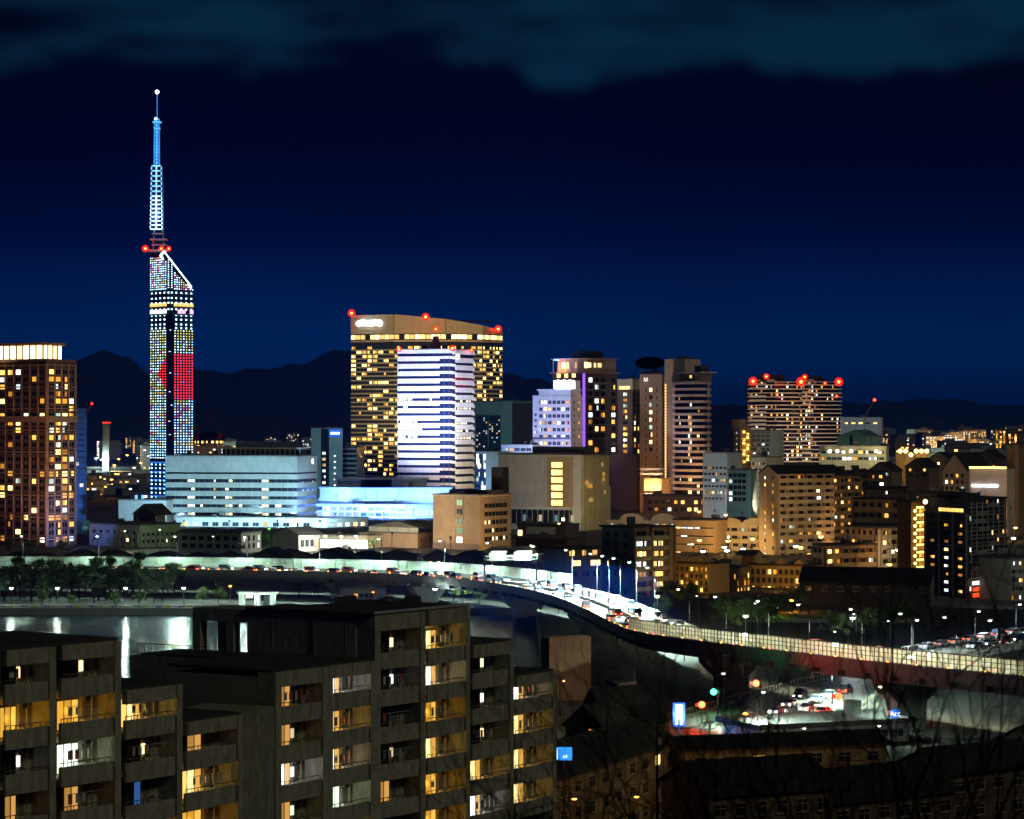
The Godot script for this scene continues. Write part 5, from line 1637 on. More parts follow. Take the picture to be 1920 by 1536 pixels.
func make_right_apartments() -> void:
	var roof := M(0.035, 0.032, 0.03)
	var tan := M(0.48, 0.37, 0.24)
	# small white and teal flats at the foot of the round tower
	var a := block("white_flats", "white flats with a grid of small windows below the balcony tower", "building", [[1318, 1305], [1364, 1298]], 16, 851, 1300, M(0.58, 0.6, 0.62), M(0.45, 0.46, 0.47))
	windows(a, 0, 6, 6, 0.04, 0.97, 872, 942, 1.5, 1.6, 0.22, 0.7, M(0.35, 0.36, 0.38), glass(0.03, 0.035, 0.04))
	bands(a, 0, 6, 880, 948, 0.14, 0.5, M(0.6, 0.62, 0.64), "balcony")
	flood(G(1340, 1262) + Vector3(0, 9, 0), V(1341, 890, 1300), Color(0.86, 0.95, 1), 519, 50, "white floodlight before the white flats", "", 9.0)
	var c := block("teal_flats", "blue-grey flats with dark balconies beside the white flats", "building", [[1364, 1262], [1408, 1256], [1420, 1264]], 0, 882, 1258, M(0.3, 0.38, 0.4), M(0.1, 0.11, 0.12))
	windows(c, 0, 4, 5, 0.05, 0.8, 886, 942, 2.0, 2.0, 0.25, 0.3, M(0.2, 0.26, 0.28), glass(0.01, 0.014, 0.018))
	flood(G(1392, 1225) + Vector3(0, 9, 0), V(1394, 905, 1258), Color(0.75, 0.97, 1), 193, 50, "teal white floodlight before the blue-grey flats", "", 9.0)
	var cc := block("cream_flats", "narrow cream flats behind the blue-grey flats", "building", [[1408, 1292], [1436, 1286]], 14, 858, 1290, M(0.5, 0.45, 0.36), M(0.2, 0.2, 0.18))
	windows(cc, 0, 4, 7, 0.05, 0.95, 864, 940, 1.2, 1.4, 0.2, 0.8, M(0.3, 0.27, 0.22), glass(0.02, 0.02, 0.02))
	flood(G(1424, 1255) + Vector3(0, 10, 0), V(1424, 895, 1290), Color(1, 0.9, 0.7), 341, 50, "cream floodlight before the narrow flats", "", 10.0)

	# tall tan slab with a gabled end
	var t := block("gabled_apartments", "tall tan apartment slab with a gabled end and balcony rows", "building", [[1424, 1018], [1458, 1004], [1560, 1020]], 0, 888, 1006, tan, null)
	t["wall"] = tan
	gable_cap(t, 0, 3.0, t.faces[1].w, roof)
	windows(t, 0, 2, 12, 0.1, 0.98, 890, 1048, 1.0, 1.3, 0.75, 0.85, M(0.2, 0.15, 0.1), glass(0.02, 0.018, 0.015))
	balcony_front(t, 1, 12, 890, 1050, 6, M(0.5, 0.4, 0.27), 0.32, 0.6)
	flood(G(1470, 955) + Vector3(0, 6, 0), V(1475, 960, 1008), Color(1, 0.80, 0.5), 778, 50, "warm street floodlight before the tall tan slab", "floodlights before the tan slab", 6.0)
	flood(G(1535, 960) + Vector3(0, 6, 0), V(1530, 960, 1015), Color(1, 0.8, 0.52), 356, 50, "warm street floodlight before the tall tan slab", "floodlights before the tan slab", 6.0)
	var t2 := block("brown_slab", "dark brown apartment slab joined behind the tan slab", "building", [[1558, 1046], [1612, 1058]], 14, 893, 1050, M(0.24, 0.17, 0.1), roof)
	balcony_front(t2, 0, 11, 896, 1046, 4, M(0.28, 0.2, 0.12), 0.46, 0.9)
	flood(G(1590, 1000) + Vector3(0, 6, 0), V(1588, 960, 1050), Color(1, 0.74, 0.46), 193, 50, "dim amber floodlight before the dark brown slab", "", 6.0)

	# bright tan terrace with barrel roofs
	var v := block("barrel_apartments", "bright cream apartments with two barrel roofs lit from below", "building", [[1337, 1036], [1438, 1026]], 14, 985, 1030, M(0.56, 0.45, 0.32), roof, {"lid": 0.3})
	balcony_front(v, 0, 4, 988, 1046, 6, M(0.56, 0.46, 0.34), 0.5, 0.5)
	for k in 2:
		var br := MB.new()
		for s in 10:
			var a0 := PI * s / 10.0
			var a1 := PI * (s + 1) / 10.0
			var r := 5.6
			var c0 := Vector3(-cos(a0) * r, sin(a0) * r * 0.52, 0)
			var c1 := Vector3(-cos(a1) * r, sin(a1) * r * 0.52, 0)
			var dz := Vector3(0, 0, -12)
			br.quad(c0, c0 + dz, c1 + dz, c1)
			br.tri(Vector3.ZERO, c0, c1)
		part("barrel_roof", br.mesh(), M(0.5, 0.42, 0.3), v.root, on(v.faces[0], v.faces[0].w * (0.3 + 0.48 * k), v.h, 0.3))
	flood(G(1368, 1002) + Vector3(0, 3, 0), V(1372, 1015, 1031), Color(1, 0.84, 0.56), 460, 60, "warm floodlight before the barrel roofed apartments", "floodlights before the barrel roofs", 3.0)
	flood(G(1410, 1000) + Vector3(0, 3, 0), V(1412, 1015, 1030), Color(1, 0.8, 0.5), 222, 60, "warm floodlight before the barrel roofed apartments", "floodlights before the barrel roofs", 3.0)
	var v2 := block("amber_apartments", "amber brown apartments with wide lit windows beside the barrel roofs", "building", [[1262, 1030], [1340, 1022]], 14, 976, 1026, M(0.44, 0.3, 0.17), roof)
	windows(v2, 0, 6, 4, 0.04, 0.96, 984, 1046, 3.0, 1.3, 0.35, 0.45, M(0.2, 0.14, 0.08), glass(0.02, 0.016, 0.012))
	bands(v2, 0, 4, 991, 1053, 0.3, 0.7, M(0.46, 0.32, 0.18), "balcony")
	flood(G(1300, 990) + Vector3(0, 4, 0), V(1300, 1010, 1026), Color(1, 0.76, 0.46), 244, 60, "amber floodlight before the amber brown apartments", "", 4.0)
	# low white canopy building with two arches
	var w := block("arched_pavilion", "low white pavilion with two arched gables and a lit arcade", "building", [[1140, 1130], [1268, 1122]], 12, 978, 1126, M(0.5, 0.45, 0.38), M(0.5, 0.46, 0.4), {"eaves": 0.9, "lid": 0.5})
	for k in 2:
		var br := MB.new()
		for s in 10:
			var a0 := PI * s / 10.0
			var a1 := PI * (s + 1) / 10.0
			br.tri(Vector3.ZERO, Vector3(-cos(a0) * 5.2, sin(a0) * 3.0, 0), Vector3(-cos(a1) * 5.2, sin(a1) * 3.0, 0))
			br.quad(Vector3(-cos(a0) * 5.2, sin(a0) * 3.0, 0), Vector3(-cos(a0) * 5.2, sin(a0) * 3.0, -8), Vector3(-cos(a1) * 5.2, sin(a1) * 3.0, -8), Vector3(-cos(a1) * 5.2, sin(a1) * 3.0, 0))
		part("arched_gable", br.mesh(), M(0.55, 0.46, 0.38), w.root, on(w.faces[0], w.faces[0].w * (0.35 + 0.46 * k), w.h + 0.5, 0.5))
	windows(w, 0, 9, 1, 0.02, 0.98, 980, 990, 2.2, 1.3, 0.6, 0.3, M(0.3, 0.28, 0.24), glass())
	flood(G(1205, 1085) + Vector3(0, 6, 0), V(1205, 975, 1126), Color(1, 0.88, 0.72), 311, 60, "warm floodlight before the arched pavilion", "", 6.0)

	# near dark apartments with bright rooms, left of the townhouses
	make_near_flats()
	# terraces of gold-lit townhouses
	for q in [[1266, 1330, 775, 1058, 7, 5, 0.42], [1406, 1522, 800, 1062, 11, 4, 0.42]]:
		var h := block("townhouse_row", "gold lit townhouse row with a white grid front, five bays by the brown flats" if q[0] == 1266 else "gold lit townhouse row with a white grid front and small gables", "building", [[q[0], q[2] + 8], [q[1], q[2]]], 10, q[3], q[2], M(0.42, 0.30, 0.13), roof)
		var f: Dictionary = h.faces[0]
		var low: float = hh(h, q[3] + 4)
		var span: float = low - hh(h, q[3] + 68)
		for k in q[4] + 1:
			slab("grid_post", M(0.52, 0.42, 0.24), h.root, f, clampf(f.w * k / q[4], 0.15, f.w - 0.15), low - span / 2.0, 0.0, 0.26, span, 0.7)
		for r in q[5] + 1:
			slab("grid_rail", M(0.52, 0.42, 0.24), h.root, f, f.w / 2.0, low - span * r / q[5], 0.0, f.w, 0.26, 0.62)
		for r in q[5]:
			for k in q[4]:
				var on_now = rng.randf() < q[6]
				window(h.root, f, f.w * (k + 0.5) / q[4], low - span * (r + 0.5) / q[5], f.w / q[4] * 0.62, span / q[5] * 0.62, amber() if on_now else glass(0.05, 0.035, 0.015), M(0.3, 0.22, 0.1))
		for k in 3:
			var gm := MB.new()
			gm.tri(Vector3(-1.6, 0, 0.72), Vector3(0, 1.5, 0.72), Vector3(1.6, 0, 0.72))
			gm.quad(Vector3(-1.6, 0, 0.72), Vector3(-1.6, 0, -4), Vector3(0, 1.5, -4), Vector3(0, 1.5, 0.72))
			gm.quad(Vector3(0, 1.5, 0.72), Vector3(0, 1.5, -4), Vector3(1.6, 0, -4), Vector3(1.6, 0, 0.72))
			part("dormer", gm.mesh(), M(0.4, 0.3, 0.16), h.root, on(f, f.w * (0.2 + 0.3 * k), h.h + 0.6, 0.0))
		flood(G((q[0] + q[1]) / 2.0, q[2] - 24) + Vector3(0, 4, 0), V((q[0] + q[1]) / 2.0, q[3] + 30, q[2]), Color(1, 0.74, 0.3), 222, 62, "amber floodlight in the court of the gold lit townhouses", "floodlights in the townhouse court", 4.0)
	var dk := block("dark_townhouse", "dark end of the townhouses with rows of small gold windows and gables", "building", [[1328, 800], [1372, 782], [1408, 792]], 0, 1068, 785, M(0.07, 0.055, 0.035), roof)
	windows(dk, 1, 5, 4, 0.05, 0.95, 1074, 1128, 0.8, 1.6, 0.75, 1.0, M(0.25, 0.17, 0.07), glass(0.03, 0.02, 0.01))
	var st := block("stair_house", "small cream stair house above the townhouse roofs", "building", [[1391, 830], [1415, 826], [1427, 832]], 0, 1040, 828, M(0.5, 0.38, 0.17), null)
	st["wall"] = M(0.5, 0.38, 0.17)
	gable_cap(st, 1, 1.2, st.faces[0].w, roof)
	flood(G(1408, 806) + Vector3(0, 12, 0), V(1405, 1052, 828), Color(1, 0.74, 0.35), 44, 50, "little amber lamp lighting the cream stair house", "", 12.0)

	# stepped brown apartments around a court
	var brown := M(0.34, 0.23, 0.12)
	for q in [
		["terraced_apartments", "brown terraced apartments with a white framed top storey", [[1600, 955], [1700, 940], [1722, 950]], 938, 940, 6, 1058, 7, 0.34],
		["court_apartments", "brown court apartments with a pillared upper gallery", [[1586, 905], [1650, 890], [1716, 905]], 990, 892, 5, 1082, 6, 0.42],
		["low_apartments", "low tan apartments with a small gable before the brown court", [[1526, 858], [1546, 848], [1640, 858]], 1024, 850, 3, 1082, 5, 0.42]]:
		var b := block(q[0], q[1], "building", q[2], 0, q[3], q[4], brown, roof, {"eaves": 0.6})
		balcony_front(b, 0, q[5], q[3] + 3, q[6], q[7] if q[0] != "low_apartments" else 2, M(0.4, 0.29, 0.16), q[8], 0.6, {"depth": 1.0})
		balcony_front(b, 1, q[5], q[3] + 3, q[6], 4 if q[0] != "low_apartments" else 6, M(0.4, 0.29, 0.16), q[8], 0.7, {"depth": 1.0})
	flood(G(1640, 860) + Vector3(0, 14, 0), V(1650, 970, 945), Color(1, 0.76, 0.48), 460, 60, "amber floodlight in the court of the brown apartments", "floodlights in the brown court", 14.0)
	flood(G(1700, 840) + Vector3(0, 8, 0), V(1690, 1030, 900), Color(1, 0.74, 0.46), 207, 60, "amber floodlight in the court of the brown apartments", "floodlights in the brown court", 8.0)
	flood(G(1575, 815) + Vector3(0, 5, 0), V(1585, 1050, 852), Color(1, 0.74, 0.42), 89, 60, "warm floodlight before the low tan apartments", "", 5.0)
	# golden outside stair
	var s := block("stair_tower", "golden lit outside stair with slanting flights", "stair", [[1708, 822], [1735, 828]], 5, 942, 824, M(0.12, 0.09, 0.05), roof)
	var sf: Dictionary = s.faces[0]
	for i in 9:
		var v0 := hh(s, 958 + i * 14.0)
		var fl := part("stair_flight", unit_box, M(0.55, 0.42, 0.2), s.root, on(sf, sf.w * 0.66, v0, 0.7, Vector3(sf.w * 0.62, 1.1, 1.0)))
		fl.transform.basis = fl.transform.basis * Basis(Vector3(0, 0, 1), 0.0)
		fl.rotate_object_local(Vector3(0, 0, 1), 0.0)
		slab("stair_light", E(1, 0.62, 0.16, 3.0), s.root, sf, sf.w * 0.62, v0 + 1.0, 0.02, sf.w * 0.5, 0.7, 0.1)
		var k := MB.new()
		k.ball(Vector3.ZERO, 0.5, 8, 6)
		part("landing_lamp", k.mesh(), E(1, 0.66, 0.2, 4.5), s.root, on(sf, sf.w * 0.12, v0, 0.9))
		if i % 2 == 0:
			lamp(s.root, sf.a + sf.t * sf.w * 0.4 + UP * v0 + sf.n * 2.4, Color(1, 0.72, 0.3), 9.0, 0.4)

	make_dark_tower()
	make_right_back()
	# street and porch lamps between the apartment blocks
	for k in 80:
		var z := rng.randf_range(830.0, 1500.0)
		var white := rng.randf() < 0.35
		street_lamp(G(rng.randf_range(1255, 1915), z), rng.randf_range(5.0, 9.0), Vector3(0, 0, 0.7), Color(0.95, 1, 0.95) if white else Color(1, 0.74, 0.34), 60.0 if k % 2 == 0 else 0.0, "white street lamp between the apartment blocks" if white else "amber street lamp between the apartment blocks", "street lamps between the apartments", 0.08, 2.8, 12.0)


func make_near_flats() -> void:
	var wall := M(0.16, 0.14, 0.12)
	var roof := M(0.03, 0.03, 0.032)
	var b := block("dark_flats", "dark apartment block with glazed balconies and bright rooms behind the expressway", "building", [[1128, 778], [1184, 768], [1262, 776]], 0, 990, 770, wall, roof, {"eaves": 0.5})
	var f0: Dictionary = b.faces[0]
	var f1: Dictionary = b.faces[1]
	windows(b, 0, 3, 7, 0.05, 0.95, 994, 1122, 1.5, 1.6, 0.3, 0.85, M(0.1, 0.1, 0.1), glass(0.012, 0.012, 0.014))
	# balconies with glass fronts; rooms by floor: 0 dark, 1 amber, 2 white, 3 dim
	var rooms := [[0, 0], [2, 1], [1, 1], [2, 1], [3, 1], [0, 1], [0, 0]]
	var step := (hh(b, 992) - hh(b, 1126)) / 7.0
	for i in 7:
		var low := hh(b, 992) - step * (i + 1)
		for k in 2:
			var u = f1.w * (0.22 + 0.42 * k)
			slab("balcony_floor", M(0.3, 0.28, 0.26), b.root, f1, u, low, 0.0, f1.w * 0.37, 0.25, 1.5)
			slab("balcony_rail", M(0.2, 0.24, 0.26, 0.3), b.root, f1, u, low + 0.6, 1.42, f1.w * 0.37, 0.9, 0.06)
			var m: Material = [glass(), E(1, 0.6, 0.2, 1.9), E(0.92, 0.98, 1, 1.7), E(0.9, 0.62, 0.45, 0.5)][rooms[i][k]]
			if rooms[i][k] > 0:
				for s in 3:
					window(b.root, f1, u + f1.w * 0.1 * (s - 1) * (0.9 if k == 0 else 0.75), low + step * 0.5, f1.w * 0.075, step * 0.68, m if s != 1 else lit_pane(0.7), M(0.08, 0.08, 0.08))
			else:
				window(b.root, f1, u, low + step * 0.5, f1.w * 0.28, step * 0.66, glass(0.012, 0.012, 0.014), M(0.08, 0.08, 0.08))
		if i in [1, 3]:
			slab("stair_lamp", E(1, 0.9, 0.7, 2.0), b.root, f1, f1.w * 0.9, low + 1.6, 0.0, 0.5, 0.5, 0.2)
	for u in [0.02, 0.44, 0.86, 0.99]:
		slab("pilaster", M(0.2, 0.18, 0.16), b.root, f1, f1.w * u, b.h / 2.0, 0.0, 0.45, b.h, 1.6)
	slab("end_wall", M(0.2, 0.13, 0.08), b.root, f1, f1.w * 0.925, b.h / 2.0, 0.0, f1.w * 0.12, b.h, 0.8)
	# lower wing with big amber windows
	var w := block("lower_flats", "lower dark flats with wide amber windows joined to the dark block", "building", [[1062, 742], [1128, 748]], 12, 1030, 744, M(0.13, 0.11, 0.09), roof)
	var wf: Dictionary = w.faces[0]
	for q in [[0.15, 1037, 0.16, 0], [0.5, 1037, 0.12, 1], [0.28, 1056, 0.26, 0], [0.82, 1056, 0.3, 0], [0.8, 1037, 0.14, 1], [0.55, 1076, 0.2, 2], [0.2, 1076, 0.2, 2], [0.85, 1076, 0.2, 2]]:
		window(w.root, wf, wf.w * q[0], hh(w, q[1]), wf.w * q[2], 1.7, [E(1, 0.68, 0.28, 2.4), E(1, 0.55, 0.15, 1.2), glass()][q[3]], M(0.1, 0.09, 0.08))
	var p := block("tile_roof_house", "low house with wide amber windows beyond the gantry", "building", [[1018, 770], [1064, 766]], 8, 1050, 768, M(0.2, 0.15, 0.1), roof)
	windows(p, 0, 2, 1, 0.05, 0.95, 1052, 1066, 2.6, 1.5, 1.0, 1.0, M(0.1, 0.08, 0.06), glass())


func make_dark_tower() -> void:
	# near dark tower: a plain gridded end and a long side of railed balconies
	var wall := M(0.13, 0.12, 0.105)
	var b := block("gridded_tower", "dark gridded apartment tower with railed balconies and a red lit shop strip", "building", [[1736, 772], [1814, 752], [1886, 772]], 0, 938, 756, M(0.035, 0.03, 0.027), M(0.03, 0.03, 0.03), {"eaves": 0.4})
	var f: Dictionary = b.faces[0]
	var g: Dictionary = b.faces[1]
	var floors := 13
	var step := (hh(b, 962) - hh(b, 1162)) / floors
	for i in floors + 1:
		slab("grid_rail", wall, b.root, f, f.w / 2.0, hh(b, 962) - step * i, 0.0, f.w, 0.24, 0.5)
	for k in 4:
		slab("grid_post", wall, b.root, f, clampf(f.w * k / 3.0, 0.2, f.w - 0.2), hh(b, 1062), 0.0, 0.35, step * floors, 0.56)
	var lit := ["..", "011", "001", "222", "010", "131", "131", "211", "030", "031", "010", "000", "000"]
	for i in floors:
		for k in 3:
			var c := String(lit[i]).substr(k, 1) if k < lit[i].length() else "0"
			var m: Material = glass(0.012, 0.012, 0.012)
			if c == "1":
				m = amber()
			elif c == "2":
				m = E(1, 0.45, 0.1, 0.4)
			elif c == "3":
				m = E(0.95, 0.98, 1, 2.2)
			window(b.root, f, f.w * (k + 0.5) / 3.0, hh(b, 962) - step * (i + 0.55), f.w * 0.1, step * 0.36, m, M(0.06, 0.06, 0.055))
	# top room with amber strip
	for k in 6:
		slab("top_window", E(1, 0.6, 0.14, 1.8), b.root, f, f.w * (0.36 + 0.1 * k), hh(b, 957), 0.0, f.w * 0.085, 1.0, 0.1)
	# side: balcony rails with vertical posts
	for i in 15:
		var v := hh(b, 944 + i * 14.6)
		slab("balcony_floor", M(0.3, 0.3, 0.28), b.root, g, g.w / 2.0, v - 1.1, 0.0, g.w, 0.2, 1.3)
		slab("balcony_rail", M(0.3, 0.3, 0.28), b.root, g, g.w / 2.0, v - 0.1, 1.24, g.w, 0.16, 0.08)
		slab("balcony_panel", M(0.2, 0.2, 0.19), b.root, g, g.w * rng.randf_range(0.2, 0.8), v - 0.6, 1.26, g.w * 0.3, 0.8, 0.05)
		for k in 7:
			if rng.randf() < 0.2:
				window(b.root, g, g.w * (k + 0.5) / 7.0, v + 0.2, 1.1, 1.4, lit_pane(0.6), M(0.06, 0.06, 0.06))
	for k in 8:
		slab("balcony_post", M(0.3, 0.3, 0.28), b.root, g, clampf(g.w * k / 7.0, 0.1, g.w - 0.1), hh(b, 1050), 1.1, 0.2, hh(b, 940) - hh(b, 1160), 0.22)
	slab("sign_strip", E(1, 0.92, 0.88, 2.4), b.root, g, g.w * 0.5, hh(b, 1092), 1.33, g.w * 0.98, 1.0, 0.2)
	for k in 3:
		slab("red_sign", E(1, 0.07, 0.01, [1.2, 1.6, 0.8][k]), b.root, g, g.w * 0.27, hh(b, 1104 + k * 11.0), 1.33, g.w * 0.5, 1.1, 0.15)
	slab("penthouse", M(0.03, 0.03, 0.03), b.root, f, f.w * 0.5, b.h + 1.0, -6.0, f.w * 0.6, 2.0, 5.0)
	var k2 := MB.new()
	k2.ball(Vector3.ZERO, 0.7, 10, 7)
	part("roof_lamp", k2.mesh(), E(1, 0.75, 0.35, 4.0), b.root, Transform3D(Basis(), V(1735, 941, 768) - b.mid))
	lamp(b.root, g.a + g.t * g.w * 0.5 + g.n * 5.0 + UP * hh(b, 1094), Color(1, 0.8, 0.75), 14.0, 0.6)
	lamp(b.root, g.a + g.t * g.w * 0.3 + g.n * 3.0 + UP * hh(b, 1114), Color(1, 0.15, 0.05), 6.0, 0.4)
	flood(G(1900, 700) + Vector3(0, 9, 0), V(1855, 1020, 760), Color(0.95, 1, 0.92), 244, 60, "white street floodlight beside the gridded tower", "", 9.0)
	var r := block("grey_side_flats", "grey flats with lit windows next to the gridded tower", "building", [[1890, 742], [1948, 748]], 12, 1048, 744, M(0.26, 0.24, 0.2), M(0.05, 0.05, 0.05))
	balcony_front(r, 0, 5, 1050, 1130, 4, M(0.3, 0.28, 0.24), 0.4, 0.6)


func make_right_back() -> void:
	# dark roofs and small apartment rows stacked up behind the court
	var roof := M(0.03, 0.028, 0.025)
	var i := 0
	for q in [
		[[[1610, 1120], [1700, 1128]], 915, 1122, "wide dark brown apartment row with a few lit rooms behind the terraces"],
		[[[1700, 1090], [1790, 1098]], 925, 1092, "dark brown row with a tiled roof behind the golden stair"],
		[[[1560, 1160], [1660, 1168]], 885, 1162, "dark apartment row with small lit landings above the court"],
		[[[1790, 1010], [1870, 1018]], 938, 1012, "dark flats behind the gridded tower"]]:
		var b := block("dark_row", q[3], "building", q[0], 12, q[1], q[2], M(0.12, 0.085, 0.05), roof, {"eaves": 0.9})
		balcony_front(b, 0, 5, q[1] + 4, q[1] + 74, 6, M(0.16, 0.115, 0.07), 0.42, 0.8, {"depth": 1.0})
		i += 1
	# white gabled house and a floodlit white wall with a golden canopy
	var g := block("white_gable_house", "dark roofed house with a white gable above the court", "building", [[1768, 1240], [1812, 1232]], 20, 880, 1235, M(0.45, 0.4, 0.34), null)
	g["wall"] = M(0.5, 0.46, 0.4)
	gable_cap(g, 0, 7.5, 22.0, roof, 0.6)
	windows(g, 0, 4, 3, 0.05, 0.95, 886, 922, 1.6, 1.8, 0.4, 0.6, M(0.2, 0.18, 0.15), glass())
	flood(G(1795, 1195) + Vector3(0, 18, 0), V(1790, 885, 1235), Color(1, 0.82, 0.6), 118, 60, "warm lamp before the white gable", "", 18.0)
	var w := block("white_shop", "floodlit white walled shop under a long golden light bar", "building", [[1818, 1190], [1888, 1180]], 20, 880, 1185, M(0.66, 0.58, 0.5), M(0.3, 0.28, 0.25))
	slab("golden_light_bar", E(1, 0.68, 0.2, 3.4), w.root, w.faces[0], w.faces[0].w / 2.0, hh(w, 877), 0.0, w.faces[0].w * 0.98, 0.9, 0.8)
	slab("white_light_bar", E(0.9, 0.88, 1, 3.2), w.root, w.faces[0], w.faces[0].w * 0.42, hh(w, 911), 0.0, w.faces[0].w * 0.7, 1.1, 0.8)
	flood(G(1850, 1150) + Vector3(0, 14, 0), V(1852, 895, 1185), Color(1, 0.88, 0.8), 311, 60, "floodlight before the white walled shop", "", 14.0)
	var c := block("brown_pillar_block", "plain brown stair block beside the white walled shop", "building", [[1888, 1190], [1910, 1186]], 10, 834, 1188, M(0.22, 0.15, 0.08), roof)
	slab("lift_shaft", M(0.2, 0.14, 0.08), c.root, c.faces[0], c.faces[0].w * 0.5, c.h * 0.5, 0.0, 1.2, c.h, 0.4)
	flood(G(1896, 1140) + Vector3(0, 14, 0), V(1898, 870, 1187), Color(1, 0.7, 0.35), 103, 50, "amber lamp before the plain brown stair block", "", 14.0)
	# dark roofs in the middle distance on the right
	for q in [[1650, 1300, 870, 40], [1720, 1340, 862, 34], [1600, 1250, 884, 34], [1760, 1420, 850, 30], [1850, 1400, 846, 26]]:
		var b := block("hip_roof_house", "dark hip roofed house among the roofs behind the court", "house", [[q[0] - 22, q[1]], [q[0] + 22, q[1] - 6]], 14, q[2] + 12, q[1], M(0.16, 0.13, 0.1), null, {"group": "dark hip roofed houses"})
		b["wall"] = M(0.16, 0.13, 0.1)
		gable_cap(b, 0, 4.0, 14.0, roof, 0.7)
		windows(b, 0, 3, 2, 0.05, 0.95, q[2] + 14, q[2] + 34, 1.5, 1.5, 0.35, 0.8, M(0.1, 0.1, 0.1), glass())
	# tall gold-lit apartment stairs far right
	for q in [[1866, 2050, 806, 14], [1890, 1900, 812, 12]]:
		var b := block("gold_apartments", "narrow apartment block with columns of gold landings against the hills", "building", [[q[0], q[1]], [q[0] + q[3] * 1.5, q[1] - 8]], 14, q[2], q[1], M(0.2, 0.14, 0.07), roof, {"group": "gold lit blocks against the hills"})
		windows(b, 0, 3, 9, 0.03, 0.97, q[2] + 2, q[2] + 44, 2.0, 1.7, 0.85, 1.0, M(0.1, 0.08, 0.05), glass())
	# car park lamps on a pale wall
	var p := block("car_park", "pale car park wall under a row of amber globe lamps", "building", [[1680, 1560], [1740, 1550]], 16, 850, 1555, M(0.5, 0.38, 0.2), M(0.2, 0.18, 0.14))
	for k in 6:
		var mb := MB.new()
		mb.ball(Vector3.ZERO, 1.3, 10, 7)
		part("globe_lamp", mb.mesh(), E(1, 0.68, 0.22, 4.5), p.root, Transform3D(Basis(), V(1688 + k * 10.0, 846 + (7 if k == 2 else 0), 1546) - p.mid))
		part("lamp_post", unit_box, M(0.2, 0.2, 0.2), p.root, Transform3D(Basis.from_scale(Vector3(0.25, 6, 0.25)), V(1688 + k * 10.0, 846, 1546) - p.mid - Vector3(0, 3.5, 0)))
	lamp(p.root, V(1700, 846, 1535) - p.mid, Color(1, 0.74, 0.35), 240.0, 0.8)


